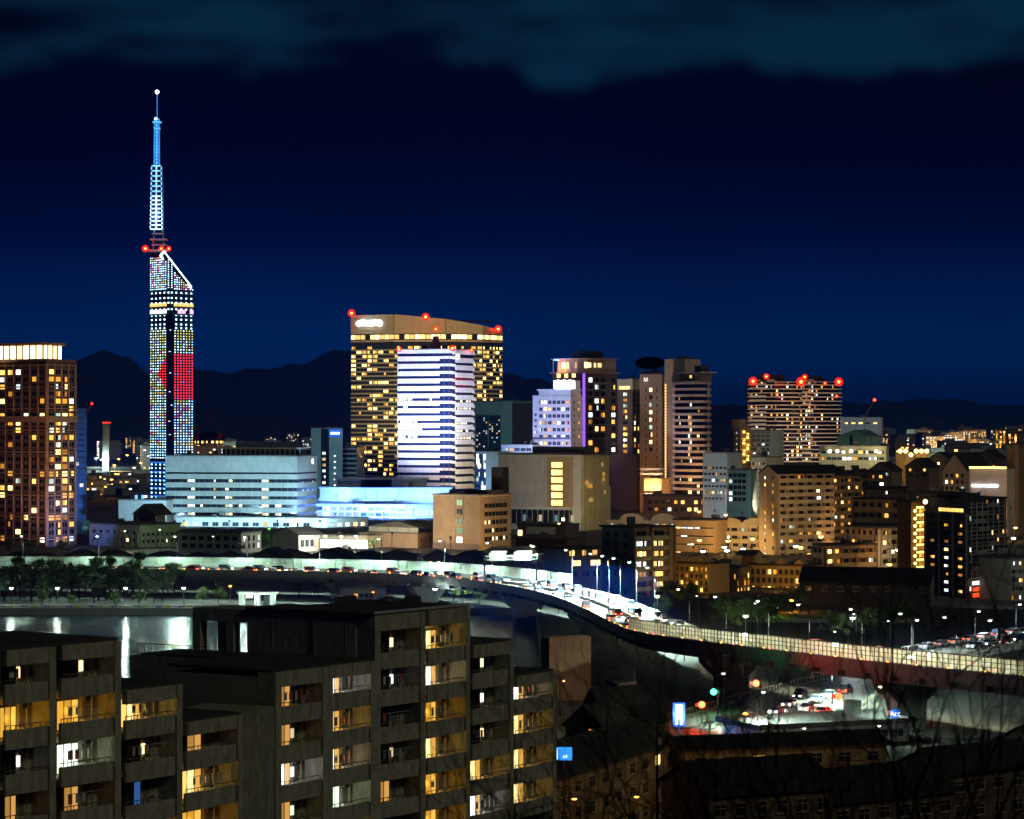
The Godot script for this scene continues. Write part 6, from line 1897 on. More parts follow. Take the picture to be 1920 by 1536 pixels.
# ---------------------------------------------------------------- low buildings along the water, behind the expressway
func make_waterside() -> void:
	var grey := M(0.28, 0.29, 0.25)
	var roof := M(0.05, 0.055, 0.05)
	# grey school-like building with a gabled head
	var a := block("grey_school", "long grey-green school building with a gabled tower", "building", [[168, 1090], [262, 1070], [338, 1086]], 0, 985, 1072, grey, roof, {"eaves": 0.4})
	windows(a, 0, 7, 2, 0.04, 0.96, 992, 1020, 1.6, 1.6, 0.12, 0.2, M(0.2, 0.21, 0.18), glass(0.01, 0.012, 0.012))
	for fi in 2:
		fins(a, fi, 9, 1000, 1024, 0.35, 0.6, grey, 0.02, 0.98)
	windows(a, 1, 8, 2, 0.03, 0.97, 996, 1022, 1.3, 1.4, 0.1, 0.2, M(0.2, 0.21, 0.18), glass(0.01, 0.012, 0.012))
	var g := block("gabled_hall", "plain grey hall with a hipped gable before the white hall", "building", [[250, 1130], [292, 1118], [310, 1126]], 0, 965, 1120, M(0.34, 0.34, 0.29), null)
	g["wall"] = M(0.34, 0.34, 0.29)
	gable_cap(g, 0, 4.2, g.faces[1].w, roof, 0.4)
	window(g.root, g.faces[0], g.faces[0].w * 0.5, hh(g, 975), 1.2, 1.4, glass(), M(0.2, 0.2, 0.18))
	var b := block("grey_flats_row", "two storey grey-green flats with dark openings near the water", "building", [[335, 1030], [452, 1018], [490, 1034]], 0, 1000, 1020, M(0.2, 0.22, 0.19), roof, {"eaves": 0.5})
	windows(b, 0, 7, 2, 0.03, 0.97, 1003, 1032, 2.4, 1.9, 0.1, 0.1, M(0.12, 0.13, 0.12), glass(0.01, 0.012, 0.012))
	windows(b, 1, 4, 2, 0.03, 0.97, 1003, 1032, 1.4, 2.2, 0.3, 0.1, M(0.12, 0.13, 0.12), glass(0.01, 0.012, 0.012))
	for q in [[235, 1035, 150], [300, 1050, 110], [400, 985, 70]]:
		street_lamp(G(q[0], q[1]), 8.0, Vector3(0, 0, 1.0), Color(0.9, 1, 0.85), q[2], "white street lamp between the grey school and the flats", "street lamps by the grey school", 0.09, 1.2)
	# the glaring forecourt between the podium and the low hall
	var y := block("gabled_shed", "pale gabled shed beside the glaring forecourt", "building", [[512, 1040], [560, 1030], [600, 1040]], 0, 1003, 1032, M(0.4, 0.42, 0.38), null)
	y["wall"] = M(0.4, 0.42, 0.38)
	gable_cap(y, 0, 2.6, y.faces[1].w, M(0.12, 0.13, 0.13), 0.5)
	windows(y, 1, 4, 1, 0.05, 0.95, 1008, 1030, 2.0, 3.0, 0.3, 0.2, M(0.3, 0.3, 0.3), glass())
	var w := block("forecourt_shop", "low white shopfront blazing with light beside the shed", "building", [[598, 1068], [690, 1060]], 14, 1006, 1064, M(0.7, 0.7, 0.66), M(0.4, 0.4, 0.4))
	for k in 8:
		slab("shop_window", E(1, 0.97, 0.88, [2.2, 3.6, 2.8][k % 3]), w.root, w.faces[0], w.faces[0].w * (k + 0.5) / 8.0, hh(w, 1022), 0.0, w.faces[0].w / 8.0 - 0.3, 4.0, 0.1)
	for q in [[610, 1026, 1.0], [640, 1024, 1.0], [668, 1026, 1.0]]:
		street_lamp(G(q[0], q[1]), 6.5, Vector3(0, 0, 0.8), Color(1, 0.98, 0.92), 420, "glaring white lamp on the forecourt of the white shopfront", "forecourt lamps", 0.09, 2.2, 10.0)
	street_lamp(G(505, 1060), 8.0, Vector3(0, 0, 1), Color(0.5, 1, 0.4), 160, "green tinted lamp among the trees before the podium", "", 0.09, 1.6)
	# dark hipped roofs right behind the expressway barrier
	for k in 15:
		var px := 30.0 + k * 66.0 + rng.randf_range(-14, 14)
		var z := 905.0 + rng.randf_range(-30, 30)
		var hw := rng.randf_range(24, 38)
		var h := block("tiled_house", "low dark house with a tiled hip roof behind the expressway barrier", "house", [[px - hw, z], [px + hw, z - rng.randf_range(-6, 6)]], 9, rng.randf_range(1042, 1048), z, M(0.1, 0.1, 0.09), null, {"group": "tiled houses behind the barrier"})
		h["wall"] = M(0.12, 0.12, 0.11)
		gable_cap(h, 0, rng.randf_range(1.8, 2.8), 9.0, M(0.025, 0.027, 0.03), 0.7)
		windows(h, 0, 3, 1, 0.1, 0.9, 1049, 1062, 1.2, 1.2, 0.25, 0.8, M(0.08, 0.08, 0.08), glass())
	var d := block("domed_roof_pavilion", "low pavilion with white vaulted roofs by the sign gantry", "building", [[880, 950], [992, 942]], 12, 1042, 945, M(0.3, 0.3, 0.27), M(0.5, 0.5, 0.46), {"eaves": 0.7})
	for k in 2:
		var br := MB.new()
		for s in 10:
			var a0 := PI * s / 10.0
			var a1 := PI * (s + 1) / 10.0
			br.quad(Vector3(-cos(a0) * 4.4, sin(a0) * 2.6, 0), Vector3(-cos(a0) * 4.4, sin(a0) * 2.6, -8), Vector3(-cos(a1) * 4.4, sin(a1) * 2.6, -8), Vector3(-cos(a1) * 4.4, sin(a1) * 2.6, 0))
			br.tri(Vector3.ZERO, Vector3(-cos(a0) * 4.4, sin(a0) * 2.6, 0), Vector3(-cos(a1) * 4.4, sin(a1) * 2.6, 0))
		part("vault", br.mesh(), M(0.55, 0.55, 0.52), d.root, on(d.faces[0], d.faces[0].w * (0.45 + 0.36 * k), d.h + 0.6, 0.2))
	# dark theatre forecourt buildings
	var e := block("dark_garage", "dark low building with a lit blue-grey hoarding below the theatre", "building", [[970, 1150], [1060, 1140]], 14, 985, 1145, M(0.07, 0.065, 0.055), M(0.04, 0.04, 0.04))
	slab("hoarding", M(0.3, 0.38, 0.4), e.root, e.faces[0], e.faces[0].w * 0.5, hh(e, 995), 0.3, e.faces[0].w * 0.6, 3.0, 0.2)
	slab("doorway_light", E(1, 0.72, 0.35, 2.4), e.root, e.faces[0], e.faces[0].w * 0.06, hh(e, 1000), 0.0, 2.0, 2.4, 0.2)
	var r := block("red_roof_house", "brown house with a wide eave beside the dark low building", "house", [[968, 1000], [1062, 992]], 12, 1012, 996, M(0.12, 0.07, 0.045), M(0.1, 0.06, 0.04), {"eaves": 1.0})
	windows(r, 0, 4, 1, 0.2, 0.95, 1018, 1034, 1.4, 2.0, 0.3, 0.3, M(0.1, 0.08, 0.07), glass())
	street_lamp(G(1048, 1090), 9.0, Vector3(0, 0, 1), Color(1, 0.85, 0.6), 120, "warm street lamp before the dark low building", "", 0.09, 1.8)
	# bank: promenade fence, small toilets and lamps in the trees
	var f := thing("promenade_fence", "low striped fence along the far bank of the river", "fence", Vector3(-88, GROUND, -711))
	for k in 56:
		crate("fence_board", [M(0.5, 0.5, 0.42), M(0.15, 0.2, 0.3), M(0.5, 0.35, 0.1)][k % 3], f, Vector3(-56 + k * 2.0, 0.55, 0), Vector3(1.7, 0.5, 0.08))
		crate("fence_post", M(0.3, 0.3, 0.28), f, Vector3(-55 + k * 2.0, 0.5, 0), Vector3(0.1, 1.0, 0.1))
	for q in [[22, 1.0], [108, 1.0], [236, 1.0], [345, 1.0]]:
		street_lamp(G(q[0], 726), 4.6, Vector3(0, 0, 0.5), Color(0.88, 1, 0.93), 75, "bright white lamp among the pine trees on the far bank", "lamps on the far bank", 0.07, 1.6, 24.0)
	street_lamp(G(432, 735), 4.6, Vector3(0, 0, 0.5), Color(1, 0.66, 0.25), 22, "amber lamp on the far bank near the white shelter", "", 0.07, 1.4, 8.0)
	var s := thing("white_shelter", "small white flat roofed shelter with a glaring lamp on the far bank", "shelter", G(484, 722))
	crate("roof", M(0.75, 0.78, 0.75), s, Vector3(0, 3.4, 0), Vector3(10.5, 0.45, 5.0))
	for k in 3:
		crate("wall", M(0.75, 0.78, 0.75), s, Vector3(-4.4 + k * 4.2, 1.6, -0.5), Vector3(1.4, 3.2, 3.6))
	crate("door", M(0.05, 0.06, 0.06), s, Vector3(2.4, 1.4, 0.4), Vector3(1.5, 2.6, 0.3))
	crate("sign_box", E(0.9, 1, 0.95, 3.0), s, Vector3(-2.2, 2.6, 1.6), Vector3(1.8, 0.7, 0.3))
	street_lamp(G(480, 716), 3.6, Vector3(0, 0, 0.4), Color(0.88, 1, 0.95), 90, "glaring white lamp in front of the white shelter", "", 0.07, 1.5, 14.0)
	var u := block("depot", "low dim shed under the expressway beyond the bank", "building", [[620, 752], [706, 748]], 8, 1106, 750, M(0.3, 0.3, 0.26), M(0.2, 0.2, 0.18))
	windows(u, 0, 4, 1, 0.5, 0.95, 1110, 1122, 1.2, 1.0, 0.2, 0.6, M(0.1, 0.1, 0.1), glass())
	street_lamp(G(700, 735), 3.0, Vector3(0, 0, 0.4), Color(1, 0.55, 0.15), 8, "small orange lamp by the dim shed", "", 0.06, 1.2, 6.0)
	street_lamp(G(816, 712), 5.2, Vector3(0, 0, 0.4), Color(0.9, 1, 0.97), 170, "glaring white lamp under the expressway edge", "", 0.08, 2.0, 14.0)
	street_lamp(G(868, 735), 4.0, Vector3(0, 0, 0.4), Color(0.85, 1, 0.9), 60, "white lamp among shrubs under the expressway", "", 0.07, 1.0, 8.0)


# ---------------------------------------------------------------- the expressway
var way := []      # samples of the near edge: {p, t, s (sideways to the far side), d (distance run)}
const WAY_W := 14.0

func make_way() -> void:
	var key := [[-420, 1071.5, 8.0], [-150, 1071.5, 8.0], [0, 1072, 8.0], [300, 1073, 8.2], [500, 1076, 8.3], [700, 1080.5, 8.5], [850, 1090, 9.0], [960, 1105, 9.4], [1040, 1125, 9.7], [1100, 1150, 10.0], [1150, 1176, 10.2], [1200, 1194, 10.5], [1300, 1209, 10.8], [1420, 1224, 11.2], [1600, 1246, 11.6], [1760, 1263, 12.0], [1920, 1279, 12.0], [2150, 1300, 12.0], [2400, 1320, 12.0]]
	var c := Curve3D.new()
	var pts := []
	for k in key:
		var z: float = F * (EYE - k[2]) / (k[1] - HZ)
		pts.append(Vector3(X(k[0], z), k[2], -z))
	for i in pts.size():
		var tn := Vector3.ZERO
		if i > 0 and i < pts.size() - 1:
			tn = (pts[i + 1] - pts[i - 1]) / 6.0
			var lim := minf(pts[i].distance_to(pts[i - 1]), pts[i].distance_to(pts[i + 1])) * 0.4
			if tn.length() > lim:
				tn = tn.normalized() * lim
		c.add_point(pts[i], -tn, tn)
	c.bake_interval = 1.0
	var total := c.get_baked_length()
	var n := int(total / 2.5)
	for i in n + 1:
		var d := total * i / n
		var p := c.sample_baked(d, true)
		var q := c.sample_baked(minf(d + 2.0, total), true)
		var o := c.sample_baked(maxf(d - 2.0, 0.0), true)
		var t := (q - o).normalized()
		var s := Vector3(t.z, 0, -t.x).normalized()
		way.append({"p": p, "t": t, "s": s, "d": d})
	# sideways vectors smoothed so that the bends stay even
	for r in 4:
		for i in range(1, way.size() - 1):
			way[i].s = (way[i - 1].s + way[i].s * 2.0 + way[i + 1].s).normalized()

func way_px(i: int, off := 0.0) -> float:
	var p: Vector3 = way[i].p + way[i].s * off
	return 960.0 + p.x * F / -p.z

func strip(mb: MB, i0: int, i1: int, a: float, b: float, y0: float, y1: float) -> void:
	# a box section swept along the road: from the offset a to b, heights y0..y1 over the deck
	for i in range(i0, i1):
		var m: Dictionary = way[i]
		var n: Dictionary = way[i + 1]
		var p := [m.p + m.s * a, m.p + m.s * b, n.p + n.s * a, n.p + n.s * b]
		var l := UP * y0
		var h := UP * y1
		mb.quad(p[0] + h, p[1] + h, p[3] + h, p[2] + h)
		mb.quad(p[0] + l, p[0] + h, p[2] + h, p[2] + l)
		mb.quad(p[3] + l, p[3] + h, p[1] + h, p[1] + l)
		mb.quad(p[1] + l, p[0] + l, p[2] + l, p[3] + l)

func make_highway() -> void:
	make_way()
	var last := way.size() - 1
	var o := thing("expressway", "curving elevated expressway on dark piers over the river mouth", "bridge", way[last / 2].p - UP * (way[last / 2].p.y - 0.0))
	var k := Transform3D(Basis(), -o.position)
	var deck := MB.new()
	strip(deck, 0, last, 0.0, WAY_W, -0.5, 0.0)
	part("deck", deck.mesh(), M(0.21, 0.21, 0.2, 0.8), o, k)
	var girder := MB.new()
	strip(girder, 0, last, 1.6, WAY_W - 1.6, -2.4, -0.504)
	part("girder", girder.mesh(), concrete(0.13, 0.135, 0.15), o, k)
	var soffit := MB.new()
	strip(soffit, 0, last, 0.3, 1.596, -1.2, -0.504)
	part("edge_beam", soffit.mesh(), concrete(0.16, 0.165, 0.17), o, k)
	for a in [-0.3, WAY_W + 0.004]:
		var wall := MB.new()
		strip(wall, 0, last, a, a + 0.296, -0.9, 0.95)
		part("parapet", wall.mesh(), concrete(0.2, 0.2, 0.19), o, k)
	var med := MB.new()
	strip(med, 0, last, WAY_W / 2.0 - 0.2, WAY_W / 2.0 + 0.2, 0.004, 0.75)
	part("median_barrier", med.mesh(), M(0.36, 0.36, 0.34, 0.8), o, k)
	for a in [0.5, 6.3, 7.5, 13.3]:
		var ln := MB.new()
		for i in last:
			var m: Dictionary = way[i]
			var q: Dictionary = way[i + 1]
			ln.quad(m.p + m.s * a + UP * 0.006, m.p + m.s * (a + 0.2) + UP * 0.006, q.p + q.s * (a + 0.2) + UP * 0.006, q.p + q.s * a + UP * 0.006)
		part("edge_line", ln.mesh(), M(0.75, 0.75, 0.72, 0.7), o, k)
	for a in [3.45, 10.4]:
		var ln := MB.new()
		for i in range(0, last, 4):
			for e in 2:
				if i + e + 1 > last:
					continue
				var m: Dictionary = way[i + e]
				var q: Dictionary = way[i + e + 1]
				ln.quad(m.p + m.s * a + UP * 0.006, m.p + m.s * (a + 0.18) + UP * 0.006, q.p + q.s * (a + 0.18) + UP * 0.006, q.p + q.s * a + UP * 0.006)
		part("lane_line", ln.mesh(), M(0.75, 0.75, 0.72, 0.7), o, k)
	# amber delineator lamps on the median and the near parapet
	for i in range(0, last, 3):
		var m: Dictionary = way[i]
		if way_px(i) < -30.0 or way_px(i) > 1960.0:
			continue
		for a in [-0.15, WAY_W / 2.0]:
			part("delineator_lamp", unit_box, E(1, 0.32, 0.03, 5.0), o, k * Transform3D(Basis(m.s, UP, m.t) * Basis.from_scale(Vector3(0.2, 0.2, 0.3)), m.p + m.s * a + UP * (1.06 if a < 0.0 else 0.87)))
	# joints and drain pipes along the near edge
	for i in range(0, last, 3):
		var m: Dictionary = way[i]
		if way_px(i) < -30.0 or way_px(i) > 1960.0:
			continue
		var jb := Basis(m.s, UP, m.t)
		part("bracket", unit_box, concrete(0.16, 0.165, 0.17), o, k * Transform3D(jb * Basis.from_scale(Vector3(1.3, 1.0, 0.25)), m.p + m.s * 0.9 - UP * 1.6))
		part("panel_joint", unit_box, M(0.06, 0.06, 0.06), o, k * Transform3D(jb * Basis.from_scale(Vector3(0.05, 1.84, 0.08)), m.p - m.s * 0.31 + UP * 0.03))
		if i % 9 == 0:
			part("drain_pipe", unit_box, M(0.1, 0.1, 0.1), o, k * Transform3D(jb * Basis.from_scale(Vector3(0.14, 2.6, 0.14)), m.p + m.s * 0.2 - UP * 1.9))
	# flared concrete piers
	for px in [-120.0, 180.0, 420.0, 640.0, 800.0, 985.0, 1112.0, 1370.0, 1700.0]:
		var i := nearest(px, WAY_W / 2.0)
		var m: Dictionary = way[i]
		var at: Vector3 = m.p + m.s * WAY_W / 2.0
		var top: float = at.y - 2.4
		var mb := MB.new()
		var t := Vector3(m.t.x, 0, m.t.z).normalized()
		var sec := func(y: float, hs: float, ht: float) -> Array:
			var c := Vector3(at.x, y, at.z)
			return [c - m.s * hs - t * ht, c + m.s * hs - t * ht, c + m.s * hs + t * ht, c - m.s * hs + t * ht]
		var rows := [sec.call(-0.5, 2.6, 1.4), sec.call(top - 3.4, 2.9, 1.4), sec.call(top - 0.9, 5.6, 1.5), sec.call(top, 5.8, 1.5)]
		for r in 3:
			for e in 4:
				var e2 := (e + 1) % 4
				mb.quad(rows[r][e2], rows[r + 1][e2], rows[r + 1][e], rows[r][e])
		mb.quad(rows[3][0], rows[3][3], rows[3][2], rows[3][1])
		part("pier", mb.mesh(), concrete(0.2, 0.19, 0.175), o, k)
	make_barriers()
	make_gantry()
	# tall lamps on the far side of the road, brighter and closer together through the bend
	var spec := [[48, 8], [192, 30], [336, 34], [470, 38], [603, 42], [720, 50], [828, 60], [920, 90], [1008, 150], [1070, 200], [1116, 260], [1142, 300], [1163, 320], [1190, 340], [1228, 340]]
	for q in spec:
		var i := nearest(q[0], WAY_W + 0.6)
		var m: Dictionary = way[i]
		var at: Vector3 = m.p + m.s * (WAY_W + 0.75) - UP * 0.9
		street_lamp(at, 10.4, -m.s * 1.6 + UP * 0.25, Color(0.84, 1, 0.93), q[1] * (30.0 if q[0] < 900 else 22.0), "tall white lamp on the far edge of the expressway", "expressway lamps", 0.11, 1.2, 9.0, true)
	for q in [[1290, 520], [1360, 420], [1440, 420], [1520, 420], [1610, 420], [1700, 420], [1790, 420], [1880, 420], [1970, 420]]:
		var i := nearest(q[0], WAY_W + 0.6)
		var m: Dictionary = way[i]
		street_lamp(m.p + m.s * (WAY_W + 0.75) - UP * 0.9, 8.4, -m.s * 2.2 + UP * 0.1, Color(0.98, 1, 0.84), q[1] * 1.3, "cream lamp on the expressway behind the glass barrier", "short expressway lamps", 0.09, 1.0, 8.0, true)


func nearest(px: float, off: float) -> int:
	var best := 0
	for i in way.size():
		if absf(way_px(i, off) - px) < absf(way_px(best, off) - px):
			best = i
	return best


func make_barriers() -> void:
	# far barrier of translucent green panels from the edge of town to the bend
	var i0 := nearest(-60, WAY_W)
	var i1 := nearest(1070, WAY_W)
	var a0: Vector3 = way[i0].p + way[i0].s * (WAY_W + 0.15)
	var o := thing("noise_barrier", "long pale green panelled noise barrier on the far edge of the expressway", "barrier", a0)
	var pane := StandardMaterial3D.new()
	pane.albedo_color = lin(0.46, 0.56, 0.47)
	pane.roughness = 0.5
	var tint := [M(0.44, 0.55, 0.46, 0.5), M(0.48, 0.57, 0.48, 0.5), M(0.4, 0.52, 0.45, 0.5)]
	var step := 1
	var n := 0
	var i := i0
	while i < i1:
		var m: Dictionary = way[i]
		var q: Dictionary = way[i + step]
		var p0: Vector3 = m.p + m.s * (WAY_W + 0.15) + UP * 0.95 - o.position
		var p1: Vector3 = q.p + q.s * (WAY_W + 0.15) + UP * 0.95 - o.position
		var f := face(p0, p1)
		f.n = Vector3(f.t.z, 0, -f.t.x) * -1.0
		var xf := Transform3D(Basis((p1 - p0) * 0.97, UP * 1.22, f.n * 0.06), (p0 + p1) / 2.0 + UP * 0.63)
		part("panel", unit_box, tint[n % 3], o, xf)
		xf.origin += UP * 1.27
		part("panel", unit_box, tint[(n + 1) % 3], o, xf)
		part("post", unit_box, M(0.5, 0.55, 0.5, 0.5), o, Transform3D(Basis.from_scale(Vector3(0.14, 2.66, 0.14)), p0 + UP * 1.3))
		n += 1
		i += step
	var rail := MB.new()
	for j in range(i0, i1):
		var p0: Vector3 = way[j].p + way[j].s * (WAY_W + 0.15) + UP * 3.62 - o.position
		var p1: Vector3 = way[j + 1].p + way[j + 1].s * (WAY_W + 0.15) + UP * 3.62 - o.position
		rail.bar(p0, p1, 0.12)
	part("top_rail", rail.mesh(), M(0.6, 0.65, 0.6, 0.5), o)

	# near barrier of glazed panes from the bend to the right
	i0 = nearest(1180, 0.0)
	i1 = nearest(1985, 0.0)
	o = thing("glass_barrier", "black framed barrier of square translucent panes on the near edge of the expressway", "barrier", way[i0].p)
	var clear := StandardMaterial3D.new()
	clear.albedo_color = Color(0.9, 0.9, 0.82, 0.42)
	clear.transparency = BaseMaterial3D.TRANSPARENCY_ALPHA
	clear.roughness = 0.6
	clear.backlight_enabled = true
	clear.backlight = Color(0.9, 0.9, 0.82)
	var frame := M(0.05, 0.05, 0.05, 0.5)
	var total: float = way[i1].d - way[i0].d
	var bays := int(total / 1.25)
	var at := func(d: float) -> Dictionary:
		var j := i0
		while j < i1 - 1 and way[j + 1].d < d:
			j += 1
		var t: float = clampf((d - way[j].d) / (way[j + 1].d - way[j].d), 0.0, 1.0)
		return {"p": way[j].p.lerp(way[j + 1].p, t) - way[j].s.lerp(way[j + 1].s, t) * 0.15, "s": way[j].s}
	for b in bays:
		var u: Dictionary = at.call(way[i0].d + total * b / bays)
		var w: Dictionary = at.call(way[i0].d + total * (b + 1) / bays)
		var p0: Vector3 = u.p + UP * 0.95 - o.position
		var p1: Vector3 = w.p + UP * 0.95 - o.position
		var nn := (p1 - p0).cross(UP).normalized()
		for r in 3:
			var h := 0.72
			part("pane", unit_box, clear, o, Transform3D(Basis((p1 - p0) * 0.93, UP * h * 0.93, nn * 0.03), (p0 + p1) / 2.0 + UP * (0.06 + h * (r + 0.5))))
			part("rail", unit_box, frame, o, Transform3D(Basis((p1 - p0), UP * 0.11, nn * 0.09), (p0 + p1) / 2.0 + UP * (0.06 + h * (r + 1.0))))
		part("post", unit_box, frame, o, Transform3D(Basis((p1 - p0).normalized() * 0.19, UP * 2.3, nn * 0.14), p0 + UP * 1.12))
	var cap := MB.new()
	for b in bays:
		cap.bar(at.call(way[i0].d + total * b / bays).p + UP * 3.24 - o.position, at.call(way[i0].d + total * (b + 1) / bays).p + UP * 3.24 - o.position, 0.14)
	part("top_rail", cap.mesh(), frame, o)


func make_gantry() -> void:
	var i := nearest(912, 0.0)
	var m: Dictionary = way[i]
	var o := thing("sign_gantry", "white steel sign gantry spanning the expressway", "gantry", m.p - m.s * 0.2)
	var g := M(0.62, 0.66, 0.62, 0.5)
	for a in [0.0, WAY_W + 0.4]:
		var mb := MB.new()
		mb.tube(m.s * a, m.s * a + UP * 7.4, 0.3, 0.26, 8)
		part("post", mb.mesh(), g, o)
	var beam := MB.new()
	for y in [6.4, 7.4]:
		beam.bar(UP * y, m.s * (WAY_W + 0.4) + UP * y, 0.28)
	for k in 10:
		beam.bar(m.s * (WAY_W * k / 10.0) + UP * (6.4 if k % 2 == 0 else 7.4), m.s * (WAY_W * (k + 1) / 10.0) + UP * (7.4 if k % 2 == 0 else 6.4), 0.14)
	part("beam", beam.mesh(), g, o)
	for k in 2:
		var at: Vector3 = m.s * (3.6 + 7.0 * k) + UP * 7.2
		part("sign_board", unit_box, M(0.7, 0.74, 0.7, 0.6), o, Transform3D(Basis(m.s * 4.6, UP * 2.2, m.t * 0.15), at - m.t * 0.4))
		part("sign_light", unit_box, E(0.9, 1, 0.92, 4.0), o, Transform3D(Basis(m.s * 4.2, UP * 0.2, m.t * 0.25), at + UP * 1.35 + m.t * 0.9))
	lamp(o, m.s * 5.0 + UP * 8.8 + m.t * 2.4, Color(0.88, 1, 0.92), 60.0, 0.4)


# ---------------------------------------------------------------- cars
func car_mesh(van: bool) -> Dictionary:
	var side := [Vector2(-2.1, 0.3), Vector2(-2.15, 0.75), Vector2(-1.95, 0.95), Vector2(-1.55, 1.42), Vector2(0.35, 1.45), Vector2(1.1, 0.98), Vector2(2.0, 0.82), Vector2(2.15, 0.55), Vector2(2.1, 0.3)]
	if van:
		side = [Vector2(-2.0, 0.3), Vector2(-2.05, 0.8), Vector2(-1.98, 1.2), Vector2(-1.8, 1.82), Vector2(0.6, 1.85), Vector2(1.5, 1.1), Vector2(2.0, 0.95), Vector2(2.1, 0.6), Vector2(2.05, 0.3)]
	var body := MB.new()
	var glassy := MB.new()
	var wid := func(y: float) -> float: return 0.85 if y < 1.0 else lerpf(0.85, 0.66, clampf((y - 1.0) / 0.5, 0.0, 1.0))
	for i in side.size():
		var p: Vector2 = side[i]
		var q: Vector2 = side[(i + 1) % side.size()]
		var wp: float = wid.call(p.y)
		var wq: float = wid.call(q.y)
		var cab := (p.y + q.y) / 2.0 > 1.0 and absf(p.y - q.y) > 0.2
		(glassy if cab else body).quad(Vector3(-wp, p.y, p.x), Vector3(wp, p.y, p.x), Vector3(wq, q.y, q.x), Vector3(-wq, q.y, q.x))
	var tri := Geometry2D.triangulate_polygon(PackedVector2Array(side))
	for s in [-1.0, 1.0]:
		for i in range(0, tri.size(), 3):
			var v := []
			for e in 3:
				var p: Vector2 = side[tri[i + e]]
				v.append(Vector3(s * wid.call(p.y), p.y, p.x))
			body.tri(v[0], v[1], v[2])
		var wy := 1.4 if not van else 1.72
		glassy.quad(Vector3(s * 0.86, 1.0, -1.55), Vector3(s * 0.71, wy - 0.05, -1.3), Vector3(s * 0.71, wy - 0.05, 0.3), Vector3(s * 0.86, 1.0, 0.85))
	var wheel := MB.new()
	wheel.tube(Vector3(-0.1, 0, 0), Vector3(0.1, 0, 0), 0.32, 0.32, 12)
	return {"body": body.mesh(), "glass": glassy.mesh(), "wheel": wheel.mesh()}

var car_kinds := []
func car(at: Vector3, ahead: Vector3, kind: int, label: String, group: String, tails := 3.0, heads := 6.0, beam := 0.0) -> void:
	if car_kinds.is_empty():
		car_kinds = [car_mesh(false), car_mesh(true)]
	var o := thing("car", label, "car", at, group)
	var z := Vector3(ahead.x, ahead.y, ahead.z).normalized()
	var x := UP.cross(z).normalized()
	o.basis = Basis(x, z.cross(x), z)
	var k: Dictionary = car_kinds[kind % 2]
	var paint: Material = [M(0.6, 0.6, 0.6, 0.3, 0.0, false), M(0.05, 0.05, 0.06, 0.25, 0.0, false), M(0.3, 0.31, 0.33, 0.3, 0.3, false), M(0.3, 0.04, 0.03, 0.3, 0.0, false)][kind % 4]
	part("body", k.body, paint, o)
	part("windows", k.glass, glass(), o)
	for s in [-1, 1]:
		for e in [-1.3, 1.3]:
			part("wheel", k.wheel, M(0.02, 0.02, 0.02, 0.9, 0.0, false), o, Transform3D(Basis(), Vector3(s * 0.76, 0.32, e)))
		part("headlight", unit_box, E(1, 0.97, 0.85, heads), o, Transform3D(Basis.from_scale(Vector3(0.34, 0.18, 0.1)), Vector3(s * 0.6, 0.68, 2.1)))
		part("taillight", unit_box, E(1, 0.06, 0.02, tails), o, Transform3D(Basis.from_scale(Vector3(0.32, 0.2, 0.08)), Vector3(s * 0.62, 0.82, -2.12)))
	if beam > 0.0:
		var l := SpotLight3D.new()
		l.name = "headlight_beam"
		l.light_color = Color(1, 0.97, 0.88)
		l.light_energy = beam
		l.spot_range = 60.0
		l.spot_attenuation = 2.0
		l.spot_angle = 28.0
		l.spot_angle_attenuation = 0.6
		l.light_size = 0.2
		l.shadow_enabled = true
		l.transform = Transform3D(Basis.looking_at(Vector3(0, -0.06, 1), UP), Vector3(0, 0.7, 2.35))
		o.add_child(l)


